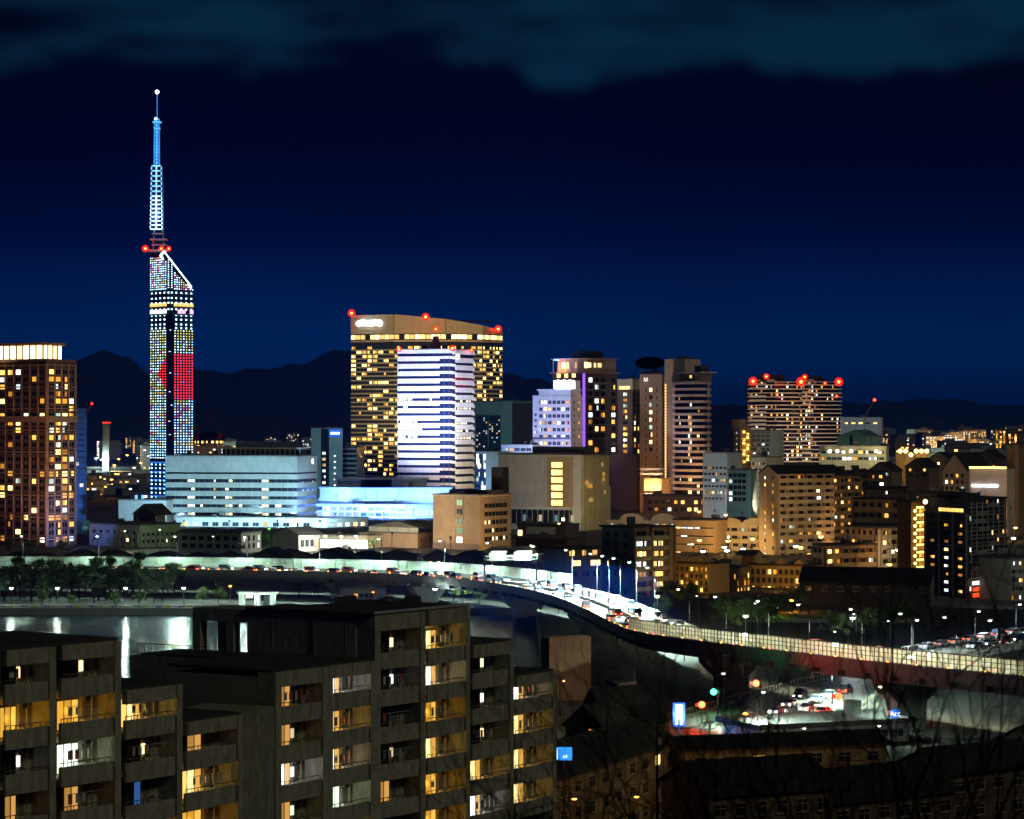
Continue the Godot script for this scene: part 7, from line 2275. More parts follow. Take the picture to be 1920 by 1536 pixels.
func make_streets() -> void:
	# traffic on the expressway: the far lanes come towards us, the near lanes drive away
	var d := 0.0
	var n := 0
	while d < way[way.size() - 1].d - 12.0:
		var i := 0
		while way[i].d < d:
			i += 1
		var m: Dictionary = way[i]
		var px := way_px(i, 7.0)
		if px > -20 and px < 1940:
			if rng.randf() < 0.95:
				car(m.p + m.s * (9.2 if rng.randf() < 0.5 else 11.9) + UP * 0.01, m.t, rng.randi(), "car with its headlights on driving along the far lanes of the expressway", "cars on the far lanes", 3.0, 14.0, 30.0 if px > 300 else 0.0)
			if rng.randf() < 0.92:
				car(m.p + m.s * (1.9 if rng.randf() < 0.5 else 4.8) + UP * 0.01, -m.t, rng.randi(), "car with red tail lamps driving along the near lanes of the expressway", "cars on the near lanes", 10.0, 8.0, 16.0 if px > 600 else 0.0)
			n += 1
		d += rng.randf_range(7.5, 12.0)

	# the street under the expressway
	var road := MB.new()
	var edge := [[[1180, 1390], [1560, 1400]], [[1262, 1350], [1580, 1352]], [[1390, 1312], [1630, 1312]], [[1500, 1284], [1668, 1284]], [[1630, 1256], [1722, 1256]]]
	var gp := func(px: float, py: float, y: float) -> Vector3:
		var z: float = F * (EYE - y) / (py - HZ)
		return Vector3(X(px, z), y, -z)
	for i in edge.size() - 1:
		road.quad(gp.call(edge[i][0][0], edge[i][0][1], GROUND + 0.006), gp.call(edge[i + 1][0][0], edge[i + 1][0][1], GROUND + 0.006), gp.call(edge[i + 1][1][0], edge[i + 1][1][1], GROUND + 0.006), gp.call(edge[i][1][0], edge[i][1][1], GROUND + 0.006))
	structure("road", road.mesh(), M(0.12, 0.12, 0.11, 0.5))
	# kerbs, lane lines and picket railings along it
	for s in 2:
		var kb := MB.new()
		var rl := MB.new()
		for i in edge.size() - 1:
			var a: Vector3 = gp.call(edge[i][s][0], edge[i][s][1], GROUND)
			var b: Vector3 = gp.call(edge[i + 1][s][0], edge[i + 1][s][1], GROUND)
			kb.bar(a + UP * 0.07, b + UP * 0.07, 0.3, 0.14)
			var m := int(a.distance_to(b) / 1.6)
			for k in m:
				var p := a.lerp(b, float(k) / m) + Vector3(-0.5 if s == 0 else 0.5, 0, 0)
				rl.box(p + UP * 0.5, Vector3(0.09, 1.0, 0.09))
			rl.bar(a + UP * 1.0 + Vector3(-0.5 if s == 0 else 0.5, 0, 0), b + UP * 1.0 + Vector3(-0.5 if s == 0 else 0.5, 0, 0), 0.09)
		structure("kerb", kb.mesh(), M(0.3, 0.3, 0.28))
		var f := part("picket_railing", rl.mesh(), M(0.4, 0.38, 0.3, 0.5), self)
		tag(f, "pale picket railing along the street under the expressway, on the river side" if s == 0 else "pale picket railing along the street under the expressway, on the shop side", "railing")
	var ln := MB.new()
	for t in [0.33, 0.66]:
		for i in edge.size() - 1:
			var a: Vector3 = gp.call(lerpf(edge[i][0][0], edge[i][1][0], t), edge[i][0][1], GROUND + 0.012)
			var b: Vector3 = gp.call(lerpf(edge[i + 1][0][0], edge[i + 1][1][0], t), edge[i + 1][0][1], GROUND + 0.012)
			for k in 4:
				var p := a.lerp(b, k / 4.0)
				var q := a.lerp(b, k / 4.0 + 0.14)
				var w := Vector3(0.16, 0, 0)
				ln.quad(p - w, q - w, q + w, p + w)
	structure("road_marking", ln.mesh(), M(0.7, 0.7, 0.66, 0.7))
	var up_street: Vector3 = (gp.call(1690, 1256, 0.0) - gp.call(1420, 1352, 0.0)).normalized()
	for q in [[1455, 1340, -1], [1480, 1326, -1], [1512, 1334, -1], [1530, 1318, -1], [1556, 1308, 1], [1585, 1300, 1], [1545, 1340, 1], [1500, 1310, -1]]:
		car(gp.call(q[0], q[1], GROUND + 0.01), up_street * q[2], rng.randi(), "car with glaring headlights waiting on the street under the expressway" if q[2] < 0 else "car with red tail lamps leaving along the street under the expressway", "cars facing us on the lower street" if q[2] < 0 else "cars leaving on the lower street", 5.0, 16.0, 14.0)
	for q in [[1346, 1300, 40], [1480, 1262, 160], [1640, 1330, 14], [1560, 1265, 150], [1420, 1342, 60]]:
		street_lamp(gp.call(q[0], q[1] + 55.0, GROUND), 8.0, Vector3(0.9, 0.1, 0), Color(0.85, 1, 0.9), q[2] * 13.0, "white street lamp on the street under the expressway", "street lamps under the expressway", 0.08, 1.0, 9.0, true)
	# traffic signals
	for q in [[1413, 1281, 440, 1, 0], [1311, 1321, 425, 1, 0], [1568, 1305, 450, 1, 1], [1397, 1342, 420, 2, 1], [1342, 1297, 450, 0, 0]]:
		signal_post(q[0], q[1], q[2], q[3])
	# lit vertical signs and panels
	var s := thing("pylon_sign", "tall glowing blue-white pylon sign beside the street", "sign", G(1273, 415))
	crate("post", M(0.1, 0.1, 0.12), s, Vector3(0, 1.5, 0), Vector3(0.3, 3.0, 0.3))
	crate("light_box", M(0.1, 0.2, 0.5), s, Vector3(0, A(1340, 415) - GROUND, -0.2), Vector3(1.9, 3.7, 0.36))
	crate("sign_face", E(0.35, 0.6, 1, 9.0), s, Vector3(0, A(1340, 415) - GROUND, 0), Vector3(1.1, 3.1, 0.2))
	lamp(s, Vector3(0, A(1340, 415) - GROUND, 1.2), Color(0.4, 0.6, 1), 60.0, 0.6)
	var t := thing("hanging_sign", "square blue sign with white letters on a post by the houses", "sign", G(1678, 400))
	crate("post", M(0.1, 0.1, 0.1), t, Vector3(0, 2.8, -0.2), Vector3(0.14, 5.6, 0.14))
	crate("light_box", E(0.02, 0.18, 1, 1.0), t, Vector3(0, A(1338, 400) - GROUND, 0), Vector3(1.25, 1.3, 0.2))
	part("lettering", letter_mesh("Acc", 0.95), E(0.85, 0.92, 1, 2.6), t, Transform3D(Basis(), Vector3(0, A(1338, 400) - GROUND - 0.02, 0.16)))
	part("lamp_disc", unit_box, E(1, 0.45, 0.35, 2.4), t, Transform3D(Basis.from_scale(Vector3(0.5, 0.6, 0.2)), Vector3(-0.95, A(1336, 400) - GROUND, 0)))
	var v := thing("blue_screen", "bright blue lit panel at the corner of the apartment block", "sign", G(1058, 300))
	crate("post", M(0.08, 0.08, 0.08), v, Vector3(0, A(1412, 300) / 2.0, -0.3), Vector3(0.2, A(1412, 300), 0.2))
	crate("screen", E(0.03, 0.3, 1, 1.3), v, Vector3(0, A(1413, 300) - GROUND, 0), Vector3(1.75, 1.45, 0.15), -0.12)
	crate("screen_patch", E(0.5, 0.85, 1, 2.0), v, Vector3(-0.78, A(1413, 300) - GROUND, 0.14), Vector3(0.12, 1.3, 0.04), -0.12)
	crate("screen_patch", E(0.45, 0.8, 1, 1.8), v, Vector3(0.1, A(1418, 300) - GROUND, 0.12), Vector3(0.45, 0.35, 0.04), -0.12)
	# the bridge road on the right beyond the barrier
	var br := thing("side_bridge", "low concrete ramp with bright traffic beyond the glass barrier", "bridge", Vector3(90, 0, -600))
	var mb := MB.new()
	var ra := [[1690, 1222, 4.0], [1740, 1214, 4.2], [1820, 1200, 4.5], [1920, 1184, 5.0], [2040, 1166, 5.4]]
	var rb := [[1800, 1238, 4.0], [1850, 1230, 4.2], [1920, 1216, 4.5], [2030, 1198, 5.0], [2160, 1180, 5.4]]
	var rail := MB.new()
	for i in 4:
		var p: Array = [gp.call(ra[i][0], ra[i][1], ra[i][2]), gp.call(ra[i + 1][0], ra[i + 1][1], ra[i + 1][2]), gp.call(rb[i + 1][0], rb[i + 1][1], rb[i + 1][2]), gp.call(rb[i][0], rb[i][1], rb[i][2])]
		for e in 4:
			p[e] -= br.position
		mb.quad(p[0], p[1], p[2], p[3])
		for e in [[0, 1], [3, 2]]:
			mb.quad(p[e[0]] - UP * 3.0, p[e[0]], p[e[1]], p[e[1]] - UP * 3.0)
			rail.bar(p[e[0]] + UP * 0.9, p[e[1]] + UP * 0.9, 0.12)
			for k in 8:
				rail.box(p[e[0]].lerp(p[e[1]], k / 8.0) + UP * 0.45, Vector3(0.1, 0.9, 0.1))
	part("deck", mb.mesh(), M(0.2, 0.2, 0.19, 0.7), br)
	part("guard_rail", rail.mesh(), M(0.4, 0.4, 0.38, 0.5), br)
	var along: Vector3 = (gp.call(1975, 1191, 5.0) - gp.call(1790, 1222, 4.2)).normalized()
	for k in 7:
		var t0 := k / 6.0
		car(gp.call(lerpf(1828, 1985, t0), lerpf(1216, 1190, t0), lerpf(4.3, 5.0, t0)), -along, rng.randi(), "car with glaring headlights coming down the concrete ramp", "cars on the ramp", 3.0, 20.0, 26.0)
		car(gp.call(lerpf(1740, 1900, t0), lerpf(1217, 1190, t0), lerpf(4.2, 4.8, t0)), along, rng.randi(), "car with red tail lamps driving up the concrete ramp", "cars going up the ramp", 6.0, 6.0)
	for q in [[1828, 1176, 6.0], [1905, 1160, 6.0], [1712, 1196, 5.0]]:
		street_lamp(gp.call(q[0], q[1] + 50.0, GROUND), 9.0, Vector3(0.8, 0.1, 0), Color(0.88, 1, 0.97), 330, "white street lamp beside the concrete ramp", "street lamps by the ramp", 0.1, 1.2, 9.0, true)
	# lamps of the dark park between the expressway and the townhouses
	for q in [[1310, 1118, 640, 0.0], [1420, 1132, 600, 40.0], [1605, 1152, 565, 30.0], [1570, 1185, 520, 0.0], [1670, 1165, 560, 0.0]]:
		var top := A(q[1], q[2]) - GROUND
		street_lamp(G(q[0], q[2]), top, Vector3(-0.5, 0.1, 0), Color(0.92, 1, 0.95), q[3], "tall slim lamp post in the dark park beyond the expressway", "lamp posts in the park", 0.09, 0.8, 5.0)
	for q in [[1398, 1155, 610, 150.0, Color(0.95, 1, 0.72)], [1598, 1158, 580, 170.0, Color(0.9, 1, 0.97)], [1232, 1118, 650, 120.0, Color(0.95, 1, 0.75)], [1484, 1125, 700, 60.0, Color(1, 0.66, 0.2)], [1458, 1138, 680, 20.0, Color(0.6, 1, 0.3)]]:
		street_lamp(G(q[0], q[2]), A(q[1], q[2]) - GROUND, Vector3(0, 0, 0.4), q[4], q[3], "amber lamp before the townhouses" if q[0] == 1484 else ("small green lamp before the townhouses" if q[0] == 1458 else "glaring lamp among the trees of the dark park"), "" if q[0] in [1484, 1458] else "glaring park lamps", 0.07, 1.8, 12.0)
	# a low pale wall beyond the park path
	var pw := MB.new()
	for k in 24:
		pw.box(V(1440 + k * 12.0, 1172 + k * 0.6, 660) * Vector3(1, 0, 1) + UP * (GROUND + 0.5), Vector3(1.4, 1.0, 0.2))
	tag(part("park_fence", pw.mesh(), M(0.3, 0.3, 0.26), self), "low pale fence along the path in the dark park", "fence")


func signal_post(px: float, py: float, z: float, kind: int) -> void:
	var o := thing("traffic_signal", ["green", "red", "amber"][kind] + " traffic signal on an arm over the street under the expressway", "traffic signal", G(px + 14.0, z), "traffic signals on the lower street")
	var top := A(py, z) - GROUND
	var mb := MB.new()
	mb.tube(Vector3.ZERO, Vector3(0, top + 0.5, 0), 0.12, 0.09, 7)
	part("post", mb.mesh(), M(0.3, 0.3, 0.3, 0.5), o)
	var arm := MB.new()
	var dx := X(px, z) - X(px + 14.0, z)
	arm.tube(Vector3(0, top + 0.35, 0), Vector3(dx, top + 0.35, 0), 0.06, 0.05, 6)
	part("arm", arm.mesh(), M(0.3, 0.3, 0.3, 0.5), o)
	crate("housing", M(0.06, 0.06, 0.06), o, Vector3(dx, top, 0.0), Vector3(1.25, 0.45, 0.3))
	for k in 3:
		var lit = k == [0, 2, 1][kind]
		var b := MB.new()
		b.tube(Vector3(0, 0, 0.15), Vector3(0, 0, 0.3 if lit else 0.2), 0.55 if lit else 0.15, 0.5 if lit else 0.13, 14)  # lit lens enlarged so its disc stands for the lamp's glare
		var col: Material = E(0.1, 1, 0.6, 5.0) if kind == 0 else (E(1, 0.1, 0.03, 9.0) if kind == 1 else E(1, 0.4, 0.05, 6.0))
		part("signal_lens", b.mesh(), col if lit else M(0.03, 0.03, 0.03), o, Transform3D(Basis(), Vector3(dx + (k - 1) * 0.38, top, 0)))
	lamp(o, Vector3(dx, top, 0.9), [Color(0.2, 1, 0.6), Color(1, 0.1, 0.04), Color(1, 0.5, 0.1)][kind], 24.0 if kind == 0 else 110.0, 0.3)


# ---------------------------------------------------------------- the apartment building close in front
# one bay of stacked balconies. l, r: [column, distance] of its two edges; ytop: row of its top at the first edge
# rooms: a string for every storey, top first: . dark, a amber, d dim amber, w white, c cool white, g green white, s small lit window
func balcony_bay(root: Node3D, l: Array, r: Array, ytop: float, rooms: Array, opt := {}) -> void:
	var wall := concrete(0.58, 0.56, 0.46)
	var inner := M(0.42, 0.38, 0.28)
	var a := G(l[0], l[1], 0.0) - root.position
	var b := G(r[0], r[1], 0.0) - root.position
	a.y = 0.0
	b.y = 0.0
	var f := face(a, b)
	var top := A(ytop, l[1]) - root.position.y
	var first: float = opt.get("first", 3.1)
	var step: float = opt.get("step", 3.08)
	var dp := 1.7
	var pier: float = opt.get("pier", 0.75)
	# body behind the balconies
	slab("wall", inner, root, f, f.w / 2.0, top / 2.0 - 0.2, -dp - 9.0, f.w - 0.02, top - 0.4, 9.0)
	slab("roof", M(0.05, 0.05, 0.045), root, f, f.w / 2.0, top + 0.1, -dp - 9.2, f.w - 0.03, 0.25, dp + 9.0)
	# frame: piers and head beam
	if opt.get("left_pier", true):
		slab("pier", wall, root, f, pier / 2.0, top / 2.0, -dp, pier, top, dp + 0.12)
	slab("pier", wall, root, f, f.w - pier * 0.4, top / 2.0 + 0.01, -dp, pier * 0.8, top, dp + 0.14)
	slab("head_beam", wall, root, f, f.w / 2.0, top - first * 0.16 + 0.02, -0.4, f.w - pier * 1.7, first * 0.32, 0.5)
	var y := top - first
	for i in rooms.size():
		var s := String(rooms[i])
		var oh := (first if i == 0 else step)
		# storey i lies between y and y + oh; its parapet stands on its floor
		slab("floor_slab", wall, root, f, f.w / 2.0, y + 0.1, -dp, f.w - 0.1, 0.2, dp - 0.32)
		slab("parapet", wall, root, f, f.w / 2.0, y + 0.28, -0.3, f.w - pier * 1.7, 1.36, 0.28)
		var hr := MB.new()
		var u0: float = pier
		var u1: float = f.w - pier
		hr.bar(Vector3(u0, y + 1.24, -0.16), Vector3(u1, y + 1.24, -0.16), 0.06)
		for k in 9:
			var u := lerpf(u0, u1, k / 8.0)
			hr.box(Vector3(u, y + 1.1, -0.16), Vector3(0.04, 0.3, 0.04))
		part("handrail", hr.mesh(), M(0.14, 0.13, 0.12, 0.4), root, Transform3D(Basis(f.t, UP, f.n), f.a))
		var wide = f.w - pier * 2.0
		if wide > 0.6:
			room_front(root, f, pier, wide, y + 0.22, oh - 0.5, -dp, s)
		y -= step
		if y < -2.0:
			break


func room_front(root: Node3D, f: Dictionary, u0: float, wide: float, y: float, h: float, back: float, s: String) -> void:
	var dark := glass(0.01, 0.011, 0.012)
	var fm := M(0.1, 0.09, 0.08, 0.5)
	# sliding door of two or three sashes at the first end, a service door and pipes at the other
	var dw := wide * 0.52
	u0 += wide * 0.2
	wide *= 0.8
	dw = wide * 0.55
	var kind := s.substr(0, 1)
	var dh := minf(2.15, h)
	var panes := 3
	for k in panes:
		var u := u0 + dw * (k + 0.5) / panes
		var m: Material = dark
		match kind:
			"a": m = [E(1, 0.5, 0.06, 0.85), E(1, 0.48, 0.05, 0.7), E(1, 0.53, 0.08, 1.05)][k]
			"d": m = [dark, E(1, 0.48, 0.1, 0.45), E(1, 0.5, 0.12, 0.7)][k]
			"y": m = [E(1, 0.62, 0.14, 1.3), E(1, 0.74, 0.3, 1.5), E(1, 0.52, 0.1, 0.8)][k]
			"w": m = [E(1, 0.74, 0.36, 1.3), E(1, 0.92, 0.76, 2.6), E(1, 0.56, 0.14, 0.8)][k]
			"c": m = [E(0.85, 0.9, 1, 1.8), E(0.9, 0.94, 1, 3.2), E(1, 0.62, 0.22, 0.9)][k]
			"g": m = [E(0.86, 1, 0.74, 1.5), E(0.84, 1, 0.76, 2.4), E(0.86, 1, 0.8, 1.3)][k]
			"b": m = [dark, dark, E(0.1, 0.3, 0.9, 0.3)][k]
		var o := slab("window", fm, root, f, u, y + dh / 2.0, back, dw / panes - 0.02, dh, 0.05)
		# hung curtain: a folded strip of cloth that glows with the lamp behind it, or a plain pane
		var pw := dw / panes - 0.12
		if kind in [".", "b"] or k == 1:
			slab_in(o, "pane", m, f, u, y + dh / 2.0, back + 0.055, pw, dh - 0.14, 0.01)
		else:
			var c := MB.new()
			var n := 10
			for i in n:
				var x0 := -pw / 2.0 + pw * i / n
				var x1 := -pw / 2.0 + pw * (i + 1) / n
				var z0 := 0.035 * (i % 2)
				var z1 := 0.035 * ((i + 1) % 2)
				c.quad(Vector3(x0, -dh / 2.0 + 0.07, z0), Vector3(x0, dh / 2.0 - 0.07, z0), Vector3(x1, dh / 2.0 - 0.07, z1), Vector3(x1, -dh / 2.0 + 0.07, z1))
			var q := part("curtain", c.mesh(), m, o)
			q.transform = o.transform.affine_inverse() * on(f, u, y + dh / 2.0, back + 0.06)
	# the light that the room throws on its balcony
	if kind in ["a", "y", "w", "c", "g"]:
		var tone: Color = {"a": Color(1, 0.72, 0.2), "y": Color(1, 0.8, 0.4), "w": Color(1, 0.9, 0.72), "c": Color(0.95, 0.97, 1), "g": Color(0.92, 1, 0.86)}[kind]
		lamp(root, f.a + f.t * (u0 + dw * 0.55) + UP * (y + dh * 0.6) + f.n * (back + 0.45), tone, 1.8, 0.3)
	# door and rain pipe beyond
	slab("service_door", M(0.2, 0.18, 0.15), root, f, u0 + wide * 0.72, y + 0.95, back, wide * 0.16, 1.9, 0.05)
	slab("meter_box", M(0.05, 0.05, 0.05), root, f, u0 + wide * 0.74, y + 2.1, back, wide * 0.14, 0.35, 0.3)
	slab("rain_pipe", M(0.5, 0.46, 0.38), root, f, u0 + wide * 0.9, y + 1.1, back, 0.09, 2.4, 0.09)
	if s.length() > 1:
		var m: Material = E(1, 0.75, 0.35, 2.2)
		match s.substr(1, 1):
			"w": m = E(1, 0.95, 0.9, 2.6)
			"g": m = E(0.8, 1, 0.6, 1.4)
			"d": m = E(1, 0.8, 0.45, 0.8)
		slab("small_window", m, root, f, u0 + wide * 0.62, y + 1.35, back, wide * 0.09, 0.75, 0.08)
	# washing on a pole, and a bamboo screen between neighbours
	if rng.randf() < 0.45:
		slab("laundry_pole", M(0.5, 0.5, 0.5, 0.4), root, f, u0 + wide * 0.5, y + 1.75, back + 0.95, wide * 0.9, 0.04, 0.04)
		for k in rng.randi_range(2, 5):
			slab("laundry", [M(0.6, 0.6, 0.62), M(0.12, 0.16, 0.3), M(0.4, 0.12, 0.1), M(0.5, 0.46, 0.36)][rng.randi() % 4], root, f, u0 + wide * (0.12 + 0.17 * k), y + 1.4, back + 0.96, rng.randf_range(0.25, 0.5), rng.randf_range(0.5, 0.75), 0.03)
	if rng.randf() < 0.35:
		var pl := MB.new()
		for k in 26:
			var d := Vector3(rng.randfn(), absf(rng.randfn()) + 0.4, rng.randfn()).normalized()
			var sd := d.cross(UP).normalized() * 0.035
			pl.tri(-sd, d * rng.randf_range(0.3, 0.62), sd)
		part("potted_plant", pl.mesh(), M(0.06, 0.12, 0.03), root, on(f, u0 + wide * rng.randf_range(0.3, 0.9), y + 0.9, back + 1.15))
	# things kept on the balcony
	if rng.randf() < 0.75:
		slab("air_conditioner", M(0.4, 0.4, 0.38), root, f, u0 + wide * rng.randf_range(0.55, 0.66), y + 0.35, back + 0.3, 0.75, 0.6, 0.3)


func slab_in(parent: Node3D, called: String, m: Material, f: Dictionary, u: float, v: float, out: float, w: float, h: float, d: float) -> MeshInstance3D:
	var o := part(called, unit_box, m, parent)
	o.transform = parent.transform.affine_inverse() * on(f, u, v, out + d / 2.0, Vector3(w, h, d))
	return o


func make_condominium() -> void:
	var wall := concrete(0.58, 0.56, 0.46)
	# the left wing
	var a := thing("apartment_block", "olive concrete apartment block with deep balconies and one white lit room", "building", Vector3(X(120, 188), 0, -188))
	balcony_bay(a, [-130, 176.5], [-2, 181.2], 1230, ["...", "a", "a", ".", "a", "."], {"first": 3.2})
	balcony_bay(a, [-2, 181.2], [103, 185.3], 1222, ["..", "a", ".w", "d", "a", "."], {"first": 3.3, "left_pier": false})
	balcony_bay(a, [103, 185.3], [225, 190.3], 1212, ["..", "a", "g", "d", "a", "."], {"first": 3.3, "left_pier": false})
	balcony_bay(a, [225, 190.6], [340, 196.0], 1297, ["y", ".s", "b", "a", "."], {"first": 3.1, "left_pier": false})
	balcony_bay(a, [340, 196.2], [453, 202.4], 1357, ["d", "y", "a", "."], {"first": 3.1, "left_pier": false})
	# railing on the lower roof
	var rl := MB.new()
	var at := func(px: float, z: float, py: float) -> Vector3: return V(px, py, z) - a.position
	for k in 7:
		rl.box(at.call(250 + k * 5.6, 196, 1268), Vector3(0.05, 0.95, 0.05))
	rl.bar(at.call(250, 196, 1257), at.call(284, 196, 1257), 0.06)
	rl.bar(at.call(226, 195, 1266), at.call(250, 196, 1264), 0.05)
	part("roof_railing", rl.mesh(), M(0.06, 0.06, 0.06, 0.5), a)
	part("roof_vent", unit_box, M(0.05, 0.05, 0.05), a, Transform3D(Basis.from_scale(Vector3(0.25, 0.7, 0.25)), V(44, 1196, 205) - a.position))

	# the centre wing: axes run back to the right (e1) and back to the left (e2)
	var c := thing("apartment_building", "large concrete apartment building stepping down on both sides of a tall middle", "building", Vector3(X(700, 215), 0, -215))
	var o := c.position
	balcony_bay(c, [701, 219.7], [795, 225.0], 1155, ["...", ".w", ".", ".d", "d", ".", "."], {"first": 4.1})
	balcony_bay(c, [795, 225.0], [879, 230.5], 1146, ["y", "w", "a", "y", "a", "a", "."], {"first": 4.2, "left_pier": false})
	balcony_bay(c, [612, 214.2], [701, 219.5], 1250, ["c", "y", "w", "g", "a", "."], {"first": 3.2})
	balcony_bay(c, [515, 208.5], [612, 214.0], 1262, ["d", "dd", "cw", "dg", "."], {"first": 3.7})
	balcony_bay(c, [879, 230.8], [961, 236.6], 1212, [".g", ".w", ".s", "y", "c", "."], {"first": 3.4, "left_pier": false})
	balcony_bay(c, [961, 236.9], [1041, 243.0], 1270, ["w", "y", "y", "y", "."], {"first": 3.0, "left_pier": false})
	# plain stair wall between the wings
	var f := face(G(453, 202.9, 0.0) - o, G(515, 208.3, 0.0) - o)
	f.a.y = 0.0
	slab("stair_wall", concrete(0.46, 0.45, 0.36), c, f, f.w / 2.0, (A(1332, 205) - 0.0) / 2.0, -6.0, f.w, A(1332, 205), 6.0)
	slab("wall_rib", wall, c, f, f.w * 0.5, A(1332, 205) / 2.0 - 0.3, 0.0, 0.12, A(1336, 205), 0.05)
	# the long back-left wall of the tall part, with an open frame at its end
	var top := A(1155, 219.7)
	var low := A(1250, 214.2)
	var p := G(701, 219.7, 0.0) - o
	p.y = 0.0
	var e2 := Vector3(-0.839, 0, -0.545)
	var q := p + e2 * 19.3
	var g := face(q, p)
	var pale_wall := concrete(0.5, 0.5, 0.44)
	slab("side_wall", pale_wall, c, g, g.w * 0.655 - 0.9, top / 2.0 + 0.02, -5.0, g.w * 0.69 - 1.9, top, 5.0)
	slab("roof_frame", pale_wall, c, g, g.w * 0.155, top - 0.55, -4.4, g.w * 0.31, 1.1, 4.4)
	slab("frame_post", pale_wall, c, g, 0.42, (top + low) / 2.0 - 0.55, -0.9, 0.84, top - low, 0.9)
	slab("frame_post", pale_wall, c, g, 4.1, (top + low) / 2.0 - 0.55, -0.9, 0.8, top - low, 0.9)
	slab("frame_post", pale_wall, c, g, 0.42, (top + low) / 2.0 - 0.55, -4.3, 0.84, top - low, 0.9)
	slab("roof", M(0.05, 0.05, 0.05), c, g, g.w * 0.655, top + 0.14, -5.2, g.w * 0.69, 0.2, 5.4)
	for k in 3:
		slab("wall_joint", M(0.3, 0.3, 0.25), c, g, g.w * (0.45 + 0.2 * k), top - 1.6, 0.0, 0.06, 3.0, 0.03)
	slab("rain_pipe", M(0.1, 0.1, 0.1), c, g, g.w * 0.68, top - 2.6, 0.0, 0.12, 5.0, 0.12)
	# the lower roof in front of that wall, with its pale edge
	var p2 := G(612, 214.2, 0.0) - o
	p2.y = 0.0
	var g2 := face(p2 + e2 * 20.8, p2)
	slab("low_wall", pale_wall, c, g2, g2.w / 2.0 - 0.9, low / 2.0 - 0.01, -5.0, g2.w - 1.82, low, 5.0)
	slab("low_roof", M(0.035, 0.035, 0.035), c, g2, g2.w / 2.0, low + 0.1, -5.4, g2.w - 2.2, 0.15, 5.2)
	var rr := MB.new()
	for k in 12:
		rr.box(g2.a + g2.t * (0.6 + k * 0.75) + UP * (low + 0.55) - g2.n * 0.4, Vector3(0.05, 0.9, 0.05))
	rr.bar(g2.a + g2.t * 0.6 + UP * (low + 1.0) - g2.n * 0.4, g2.a + g2.t * 8.9 + UP * (low + 1.0) - g2.n * 0.4, 0.06)
	part("roof_railing", rr.mesh(), M(0.06, 0.06, 0.06, 0.5), c)
	# roof clutter on the tall part
	var rp := G(740, 234.0, 0.0) - o
	for k in 7:
		part("roof_plant", unit_box, M(0.08, 0.08, 0.08, 0.5), c, Transform3D(Basis.from_scale(Vector3(rng.randf_range(0.3, 1.4), rng.randf_range(0.3, 0.9), 0.8)), Vector3(rp.x + rng.randf_range(-6, 2), top + 0.5, rp.z + rng.randf_range(-4, 2))))
	var edge := MB.new()
	edge.bar(p + UP * (top + 0.25) + Vector3(0, 0, 0.1), G(879, 230.5, top + 0.25) - o, 0.2)
	part("roof_edge", edge.mesh(), M(0.5, 0.52, 0.52, 0.3), c)


